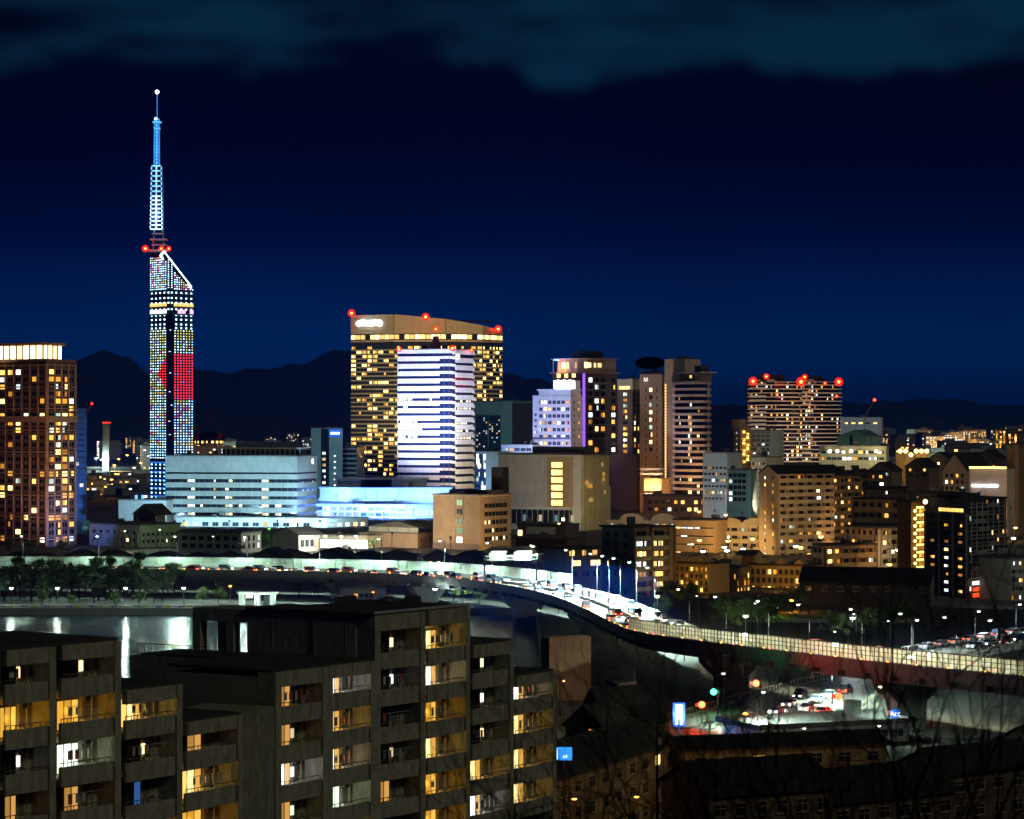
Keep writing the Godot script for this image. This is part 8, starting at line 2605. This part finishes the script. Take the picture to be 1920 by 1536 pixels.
# ---------------------------------------------------------------- roofs and houses at the bottom right
func row_house(called: String, label: String, l: Array, r: Array, yeave: float, depth: float, rise: float, wall: Material, roof: Material, cols: int, rows: int, lit: float, opt := {}) -> Dictionary:
	var b := block(called, label, "house", [l, r], depth, yeave, l[1], wall, null, opt)
	var f: Dictionary = b.faces[0]
	# ridge runs along the front
	var mb := MB.new()
	var o := 0.6
	var p0: Vector3 = f.a - f.t * o + UP * (b.h - 0.1) + f.n * o
	var p1: Vector3 = f.a + f.t * (f.w + o) + UP * (b.h - 0.1) + f.n * o
	var q0: Vector3 = f.a - f.t * o + UP * (b.h + rise) - f.n * depth / 2.0
	var q1: Vector3 = f.a + f.t * (f.w + o) + UP * (b.h + rise) - f.n * depth / 2.0
	var s0: Vector3 = p0 - f.n * (depth + 2.0 * o)
	var s1: Vector3 = p1 - f.n * (depth + 2.0 * o)
	var e := UP * 0.22
	mb.quad(p0 + e, q0 + e, q1 + e, p1 + e)
	mb.quad(q0 + e, s0 + e, s1 + e, q1 + e)
	mb.quad(p0, p0 + e, p1 + e, p1)
	mb.quad(p1, p1 + e, q1 + e, q1)
	mb.quad(q0, q0 + e, p0 + e, p0)
	mb.quad(p0, q0, q1, p1)
	part("roof", mb.mesh(), roof, b.root)
	# courses of roof tiles, each a thin strip lapping the one below
	var dn := (p0 - q0)
	var slope := dn.length()
	var rows_n := int(slope / 0.62)
	if rows_n < 60:
		var tb := Basis(f.t, f.t.cross(dn.normalized()) * -1.0, dn.normalized())
		for k in rows_n:
			part("tile_course", unit_box, roof, b.root, Transform3D(tb * Basis.from_scale(Vector3(f.w + 2.0 * o, 0.07, 0.34)), q0.lerp(p0, (k + 0.5) / rows_n) + f.t * (f.w / 2.0 + o) + e + UP * 0.05))
	part("ridge_cap", unit_box, roof, b.root, Transform3D(Basis(f.t * (f.w + 2.0 * o), UP * 0.3, f.n * 0.4), (q0 + q1) / 2.0 + e + UP * 0.1))
	var gm := MB.new()
	for x in [0.0, f.w]:
		gm.tri(f.a + f.t * x + UP * b.h, f.a + f.t * x + UP * (b.h + rise - 0.1) - f.n * depth / 2.0, f.a + f.t * x + UP * b.h - f.n * depth)
	part("gable", gm.mesh(), wall, b.root)
	var step: float = opt.get("storey", 2.9)
	for j in rows:
		for k in cols:
			var u: float = f.w * (k + 0.5) / cols
			var v: float = b.h - 1.5 - j * step
			if v < 0.8:
				continue
			var on_now := rng.randf() < lit
			var w := window(b.root, f, u, v, minf(1.7, f.w / cols * 0.55), 1.35, lit_pane(0.8) if on_now else glass(0.014, 0.014, 0.014), M(0.34, 0.3, 0.22), -0.03)
			part("sill", unit_box, M(0.4, 0.36, 0.28), w, Transform3D(Basis.from_scale(Vector3(1.1, 0.06, 2.2)), Vector3(0, -0.54, 0.8)))
			part("transom", unit_box, M(0.36, 0.32, 0.24), w, Transform3D(Basis.from_scale(Vector3(0.9, 0.05, 0.5)), Vector3(0, 0.12, 0.6)))
		slab("floor_belt", wall, b.root, f, f.w / 2.0, b.h - 2.95 - j * step, 0.0, f.w, 0.16, 0.12)
	return b


func make_near_houses() -> void:
	var ochre := M(0.26, 0.19, 0.10)
	var dk := M(0.028, 0.026, 0.026)
	var a := row_house("row_house", "long two storey house with ochre walls beside the apartment building", [1042, 300], [1266, 336], 1462, 9.0, 2.6, ochre, dk, 9, 4, 0.05)
	for k in 10:
		slab("wall_post", M(0.32, 0.25, 0.14), a.root, a.faces[0], a.faces[0].w * k / 9.0, a.h / 2.0, 0.0, 0.2, a.h, 0.15)
	street_lamp(G(1062, 280), 9.5, Vector3(0.8, 0, 0), Color(1, 0.72, 0.3), 14, "amber street lamp below the long ochre house", "", 0.08, 1.0)
	street_lamp(G(1180, 296), 7.5, Vector3(0.8, 0, 0), Color(1, 0.68, 0.28), 8, "amber street lamp in front of the long ochre house", "", 0.08, 1.0)
	var b := row_house("long_house", "long flat brown house with wide paired windows below the street", [1286, 332], [1662, 340], 1408, 9.0, 0.9, M(0.3, 0.22, 0.13), dk, 7, 2, 0.10)
	for k in 9:
		part("roof_unit", unit_box, M(0.06, 0.06, 0.06), b.root, Transform3D(Basis.from_scale(Vector3(rng.randf_range(0.8, 2.0), rng.randf_range(0.7, 1.5), 1.0)), V(1410 + k * 22, 1392, 340) - b.mid))
	street_lamp(G(1345, 318), 7.0, Vector3(0.6, 0, 0), Color(1, 0.8, 0.5), 16, "dim amber street lamp before the long flat house", "street lamps before the long flat house", 0.08, 1.0)
	street_lamp(G(1560, 322), 7.0, Vector3(0.6, 0, 0), Color(1, 0.8, 0.5), 12, "dim amber street lamp before the long flat house", "street lamps before the long flat house", 0.08, 1.0)
	row_house("dark_roof_house", "low house under a wide dark roof with small lit panes", [1330, 262], [1560, 268], 1492, 10.0, 2.4, M(0.16, 0.12, 0.07), dk, 6, 1, 0.1)
	row_house("gable_house", "dark wide house at the foot of the bare trees", [1560, 278], [1790, 288], 1506, 10.0, 2.4, M(0.12, 0.085, 0.05), dk, 6, 2, 0.12)
	row_house("corner_house", "dark house with one amber window behind the bare trees", [1780, 310], [1960, 320], 1452, 9.0, 2.2, M(0.12, 0.09, 0.06), dk, 5, 2, 0.1)
	# white flat shop roof beside the street
	var w := block("flat_shop", "low white shop with a dark flat roof edge below the street", "shop", [[1425, 402], [1704, 412]], 12, 1368, 402, M(0.5, 0.52, 0.48), M(0.07, 0.07, 0.07), {"eaves": 1.0, "lid": 0.8})
	windows(w, 0, 9, 1, 0.03, 0.97, 1374, 1398, 2.2, 1.3, 0.3, 0.2, M(0.3, 0.3, 0.3), glass())
	street_lamp(G(1500, 385), 5.0, Vector3(0.6, 0, 0), Color(0.95, 1, 0.9), 22, "white street lamp before the low white shop", "street lamps before the white shop", 0.07, 0.9)
	street_lamp(G(1640, 388), 5.0, Vector3(0.6, 0, 0), Color(0.95, 1, 0.9), 22, "white street lamp before the low white shop", "street lamps before the white shop", 0.07, 0.9)
	# houses by the pier
	var r := block("red_lit_house", "narrow house front washed in red light with two upper windows", "house", [[1140, 402], [1158, 396], [1190, 400]], 0, 1288, 397, M(0.5, 0.3, 0.2), dk)
	windows(r, 1, 2, 1, 0.1, 0.9, 1292, 1312, 0.8, 1.1, 0.0, 0.5, M(0.15, 0.12, 0.1), glass())
	slab("red_sign", E(1, 0.06, 0.02, 2.2), r.root, r.faces[1], r.faces[1].w / 2.0, hh(r, 1320), 0.0, r.faces[1].w, 0.4, 0.3)
	slab("white_sign", E(0.85, 0.85, 1, 3.0), r.root, r.faces[1], r.faces[1].w * 0.45, hh(r, 1331), 0.0, r.faces[1].w * 0.8, 0.8, 0.3)
	lamp(r.root, r.faces[1].a + r.faces[1].t * r.faces[1].w * 0.5 + UP * hh(r, 1316) + r.faces[1].n * 1.6, Color(1, 0.2, 0.06), 6.0, 0.4)
	for q in [[1060, 1130, 352, 1356, 2.4], [1094, 1128, 372, 1326, 2.6], [1128, 1160, 360, 1352, 1.8], [1860, 1950, 395, 1392, 2.2]]:
		var h := block("small_house", "small dark gabled house between the apartment building and the pier" if q[0] < 1200 else ("small dark gabled house beside the pylon sign" if q[0] < 1800 else "small dark gabled house under the expressway barrier"), "house", [[q[0], q[2]], [q[1], q[2] - 3]], 8.0, q[3], q[2], M(0.13, 0.11, 0.09), null, {"group": "small gabled houses by the pier" if q[0] < 1200 else ""})
		h["wall"] = M(0.16, 0.14, 0.11)
		gable_cap(h, 0, q[4], 8.0, dk, 0.4)
		windows(h, 0, 2, 1, 0.1, 0.9, q[3] + 4, q[3] + 24, 0.9, 1.0, 0.3, 0.6, M(0.1, 0.1, 0.1), glass())
	street_lamp(G(1141, 372), 5.6, Vector3(0.4, 0, 0), Color(1, 0.95, 0.65), 26, "yellow street lamp among the small houses by the pier", "", 0.07, 1.1, 8.0)
	street_lamp(G(1200, 392), 5.0, Vector3(0.4, 0, 0), Color(1, 0.95, 0.8), 18, "cream street lamp beside the red lit house", "", 0.07, 1.0, 8.0)
	var bw := block("abutment", "tall bare concrete abutment wall between two piers", "wall", [[1030, 470], [1108, 474]], 3, 1196, 470, concrete(0.3, 0.23, 0.15), null)
	for k in 4:
		slab("wall_joint", M(0.3, 0.24, 0.16), bw.root, bw.faces[0], bw.faces[0].w * (0.2 + 0.2 * k), bw.h / 2.0, 0.0, 0.08, bw.h, 0.04)
	street_lamp(G(1050, 446), 6.0, Vector3(0.6, 0, 0), Color(1, 0.8, 0.5), 6, "warm street lamp before the bare abutment wall", "", 0.08, 0.7)
	# utility poles with their wires over the roofs
	var tips := []
	for q in [[1232, 325, 1352], [1330, 345, 1348], [1440, 360, 1340], [1720, 352, 1366], [1840, 330, 1378], [1590, 300, 1420], [1480, 292, 1436]]:
		var pole := thing("utility_pole", "dark utility pole with crossarms between the houses", "utility pole", G(q[0], q[1]), "utility poles")
		var hp := A(q[2], q[1]) - GROUND
		var mb := MB.new()
		mb.tube(Vector3.ZERO, Vector3(0, hp, 0), 0.18, 0.11, 8)
		part("post", mb.mesh(), M(0.16, 0.15, 0.14), pole)
		for k in 2:
			crate("crossarm", M(0.12, 0.12, 0.12), pole, Vector3(0, hp - 0.4 - k * 0.9, 0), Vector3(1.7, 0.1, 0.1), 0.4)
		crate("transformer", M(0.2, 0.2, 0.2), pole, Vector3(0.35, hp - 2.4, 0), Vector3(0.5, 0.8, 0.5))
		tips.append(pole.position + Vector3(0, hp - 0.35, 0))
	for i in tips.size() - 1:
		var wr := MB.new()
		for k in 3:
			var off := Vector3((k - 1) * 0.7, 0, (1 - k) * 0.3)
			var prev: Vector3 = tips[i] + off
			for j in 10:
				var t := (j + 1) / 10.0
				var nx: Vector3 = tips[i].lerp(tips[i + 1], t) + off - UP * 4.0 * t * (1.0 - t) * 0.7
				wr.tube(prev, nx, 0.02, 0.02, 4)
				prev = nx
		tag(part(numbered("power_line"), wr.mesh(), M(0.04, 0.04, 0.04), self), "sagging black power line between two utility poles over the roofs", "power line", "power lines")
	# big black hall behind the park
	var y := row_house("black_hall", "large unlit hall with a broad black roof beyond the park", [1500, 720], [1742, 712], 1092, 18.0, 3.4, M(0.05, 0.042, 0.034), M(0.012, 0.012, 0.012), 8, 2, 0.0, {"storey": 4.2})
	for k in 9:
		slab("wall_post", M(0.09, 0.075, 0.06), y.root, y.faces[0], y.faces[0].w * k / 8.0, y.h / 2.0, 0.0, 0.3, y.h, 0.3)


# ---------------------------------------------------------------- trees
func leafy(kind: String, h: float, w: float, n: int, m: Material, bark: Material, sd: int) -> Node3D:
	var g := RandomNumberGenerator.new()
	g.seed = sd
	var o := Node3D.new()
	var tr := MB.new()
	tr.tube(Vector3.ZERO, Vector3(g.randf_range(-0.2, 0.2), h * 0.55, g.randf_range(-0.2, 0.2)), h * 0.022, h * 0.014, 7)
	var clumps := []
	for i in 16:
		var a := g.randf() * TAU
		var t := g.randf()
		var yy := lerpf(0.38, 0.98, t) * h
		var rr: float = w * 0.5 * (1.0 - pow(t, 1.6) * (0.85 if kind == "pine" else 0.55)) * sqrt(g.randf())
		var c := Vector3(cos(a) * rr, yy, sin(a) * rr)
		clumps.append(c)
		tr.tube(Vector3(0, maxf(h * 0.25, yy - h * 0.16), 0), c, h * 0.008, h * 0.003, 5)
	part("trunk", tr.mesh(), bark, o)
	var cr := MB.new()
	for i in n:
		var c: Vector3 = clumps[g.randi() % clumps.size()]
		var d := Vector3(g.randfn(), g.randfn() * 0.62, g.randfn()) * w * 0.085
		var p := c + d
		var u := Vector3(g.randfn(), g.randfn(), g.randfn()).normalized()
		var v := u.cross(Vector3(g.randfn(), g.randfn(), g.randfn())).normalized()
		var s := g.randf_range(0.16, 0.34) * h / 9.0
		if kind == "pine":
			cr.tri(p - v * s * 0.35, p + u * s * 1.8, p + v * s * 0.35)
		else:
			cr.quad(p - v * s * 0.6, p + u * s, p + v * s * 0.6, p - u * s)
	part("crown", cr.mesh(), m, o)
	return o


func bare(h: float, sd: int, bark: Material, depth := 6, stout := 0.02) -> Node3D:
	var g := RandomNumberGenerator.new()
	g.seed = sd
	var o := Node3D.new()
	var tr := MB.new()
	var tw := MB.new()
	var todo := [[Vector3.ZERO, Vector3(g.randf_range(-0.08, 0.08), 1, g.randf_range(-0.08, 0.08)).normalized(), h * 0.32, h * stout, 0]]
	while todo.size():
		var q: Array = todo.pop_back()
		var p: Vector3 = q[0]
		var d: Vector3 = q[1]
		for s in 3:
			var e = p + d * q[2] / 3.0
			(tr if q[4] < 3 else tw).tube(p, e, q[3] * (1.0 - s * 0.12), q[3] * (1.0 - (s + 1) * 0.12), 6 if q[4] < 3 else 4)
			p = e
			d = (d + Vector3(g.randfn(), g.randfn() * 0.6 + 0.1, g.randfn()) * 0.11).normalized()
		if q[4] >= depth:
			continue
		for k in (3 if q[4] < 3 else 2):
			var axis := Vector3(g.randfn(), g.randfn(), g.randfn()).cross(d).normalized()
			var nd := d.rotated(axis, g.randf_range(0.3, 0.75))
			nd = (nd + UP * 0.12).normalized()
			todo.append([p, nd, q[2] * g.randf_range(0.62, 0.85), q[3] * 0.62, q[4] + 1])
	part("trunk", tr.mesh(), bark, o)
	part("twigs", tw.mesh(), bark, o)
	return o


func plant(proto: Node3D, called: String, label: String, at: Vector3, turn: float, size: float, group: String) -> void:
	var o: Node3D = proto.duplicate()
	o.name = numbered(called)
	add_child(o)
	o.position = at
	o.rotation.y = turn
	o.scale = Vector3.ONE * size
	tag(o, label, "tree", group)


func make_trees() -> void:
	var leaf := StandardMaterial3D.new()
	leaf.albedo_color = lin(0.014, 0.024, 0.01)
	leaf.roughness = 0.8
	leaf.backlight_enabled = true
	leaf.backlight = lin(0.05, 0.07, 0.02)
	var leaf2 := StandardMaterial3D.new()
	leaf2.albedo_color = lin(0.05, 0.08, 0.022)
	leaf2.roughness = 0.8
	leaf2.backlight_enabled = true
	leaf2.backlight = lin(0.12, 0.16, 0.04)
	var bark := M(0.06, 0.045, 0.032, 0.95)
	var pines := []
	var rounds := []
	for k in 4:
		pines.append(leafy("pine", 9.0, 5.4, 2600, leaf, bark, 50 + k))
		rounds.append(leafy("round", 7.0, 6.0, 1700, leaf2, bark, 80 + k))
	# pines along the far bank
	for k in 30:
		var px := -10.0 + k * 11.6 + rng.randf_range(-5, 5)
		var z := rng.randf_range(728, 764)
		plant(pines[k % 4], "pine_tree", "dark pine tree in the row along the far bank", G(px, z), rng.randf() * TAU, rng.randf_range(0.85, 1.4) * (1.0 if px < 270 else 0.8), "pine trees on the far bank")
	for q in [[80, 716], [132, 718], [216, 716], [262, 717], [380, 724], [410, 728]]:
		plant(rounds[int(q[0]) % 4], "garden_tree", "low lamp lit tree on the far bank before the pines", G(q[0], q[1]), rng.randf() * TAU, rng.randf_range(0.5, 0.7), "lamp lit trees on the far bank")
	for q in [[885, 735, 0.8], [900, 728, 0.7], [992, 690, 0.9], [1004, 684, 0.7], [850, 740, 0.6], [560, 760, 0.9], [590, 765, 1.0]]:
		plant(rounds[int(q[0]) % 4], "garden_tree", "green tree under the expressway near the piers", G(q[0], q[1]), rng.randf() * TAU, q[2], "trees under the expressway")
	for q in [[490, 1050, 1.0], [520, 1056, 0.9], [700, 1030, 0.8], [575, 1056, 0.7], [650, 1012, 0.6]]:
		plant(rounds[int(q[0]) % 4], "garden_tree", "green lit tree before the white podium", G(q[0], q[1]), rng.randf() * TAU, q[2], "trees before the podium")
	for q in [[180, 1150, 1.2], [205, 1160, 1.0], [165, 1180, 1.0], [225, 1200, 1.0], [450, 1000, 0.8], [20, 1000, 0.9], [60, 1010, 0.8], [120, 1000, 0.9]]:
		plant(rounds[int(q[0]) % 4], "garden_tree", "dark tree behind the grey school", G(q[0], q[1]), rng.randf() * TAU, q[2], "trees behind the grey school")
	# park trees beyond the expressway
	for q in [[1380, 622, 1.1], [1410, 628, 1.2], [1432, 632, 1.1], [1360, 640, 1.0], [1455, 650, 1.1], [1350, 660, 1.0], [1585, 592, 1.0], [1625, 598, 1.1], [1560, 610, 0.9], [1660, 610, 1.0], [1255, 690, 1.2], [1290, 700, 1.1], [1242, 660, 0.9], [1500, 690, 1.0], [1700, 640, 0.9]]:
		plant(rounds[int(q[0]) % 4], "park_tree", "round leafy tree in the dark park beyond the expressway", G(q[0], q[1]), rng.randf() * TAU, q[2], "park trees beyond the expressway")
	for q in [[1660, 1290, 1.3], [1690, 1320, 1.4], [1640, 1350, 1.2], [1740, 1400, 1.4], [1840, 1380, 1.3], [1900, 1300, 1.2], [1500, 1330, 1.1], [1860, 1800, 2.0], [1910, 1650, 2.0]]:
		plant(rounds[int(q[0]) % 4], "hill_tree", "dark tree among the roofs on the wooded rise", G(q[0], q[1]), rng.randf() * TAU, q[2] * 1.6, "trees on the wooded rise")
	# bare street trees
	var thin := []
	for k in 3:
		thin.append(bare(6.0, 300 + k, bark, 5))
	for q in [[1360, 400], [1395, 405], [1312, 410], [1680, 415], [1745, 430], [1180, 380], [1150, 365], [1880, 620], [1850, 640]]:
		plant(thin[int(q[0]) % 3], "bare_tree", "small bare street tree lit from the road", G(q[0], q[1]), rng.randf() * TAU, rng.randf_range(0.75, 1.0), "bare street trees")
	# bare trees on the slope below the viewpoint, reaching into the view
	var big := []
	for k in 3:
		big.append(bare(15.0, 400 + k * 7, M(0.10, 0.045, 0.028, 0.95), 7, 0.009))
	for q in [[1720, 27, 0.97, 0.4], [1860, 32, 1.0, 2.0], [1620, 30, 0.94, 1.1], [1500, 36, 0.88, 2.7], [1780, 24, 0.9, 4.4], [1910, 26, 0.97, 5.2]]:
		var z: float = q[1]
		var base := lerpf(47.0, 1.2, smoothstep(0.0, 1.0, clampf((z + 40.0) / 195.0, 0.0, 1.0))) - 0.6
		var tall := A(1235, z) - base
		plant(big[int(q[0]) % 3], "hillside_tree", "tall bare tree on the slope with branches before the houses", G(q[0], z, base), q[3], tall / 15.0 * q[2], "bare trees on the slope")
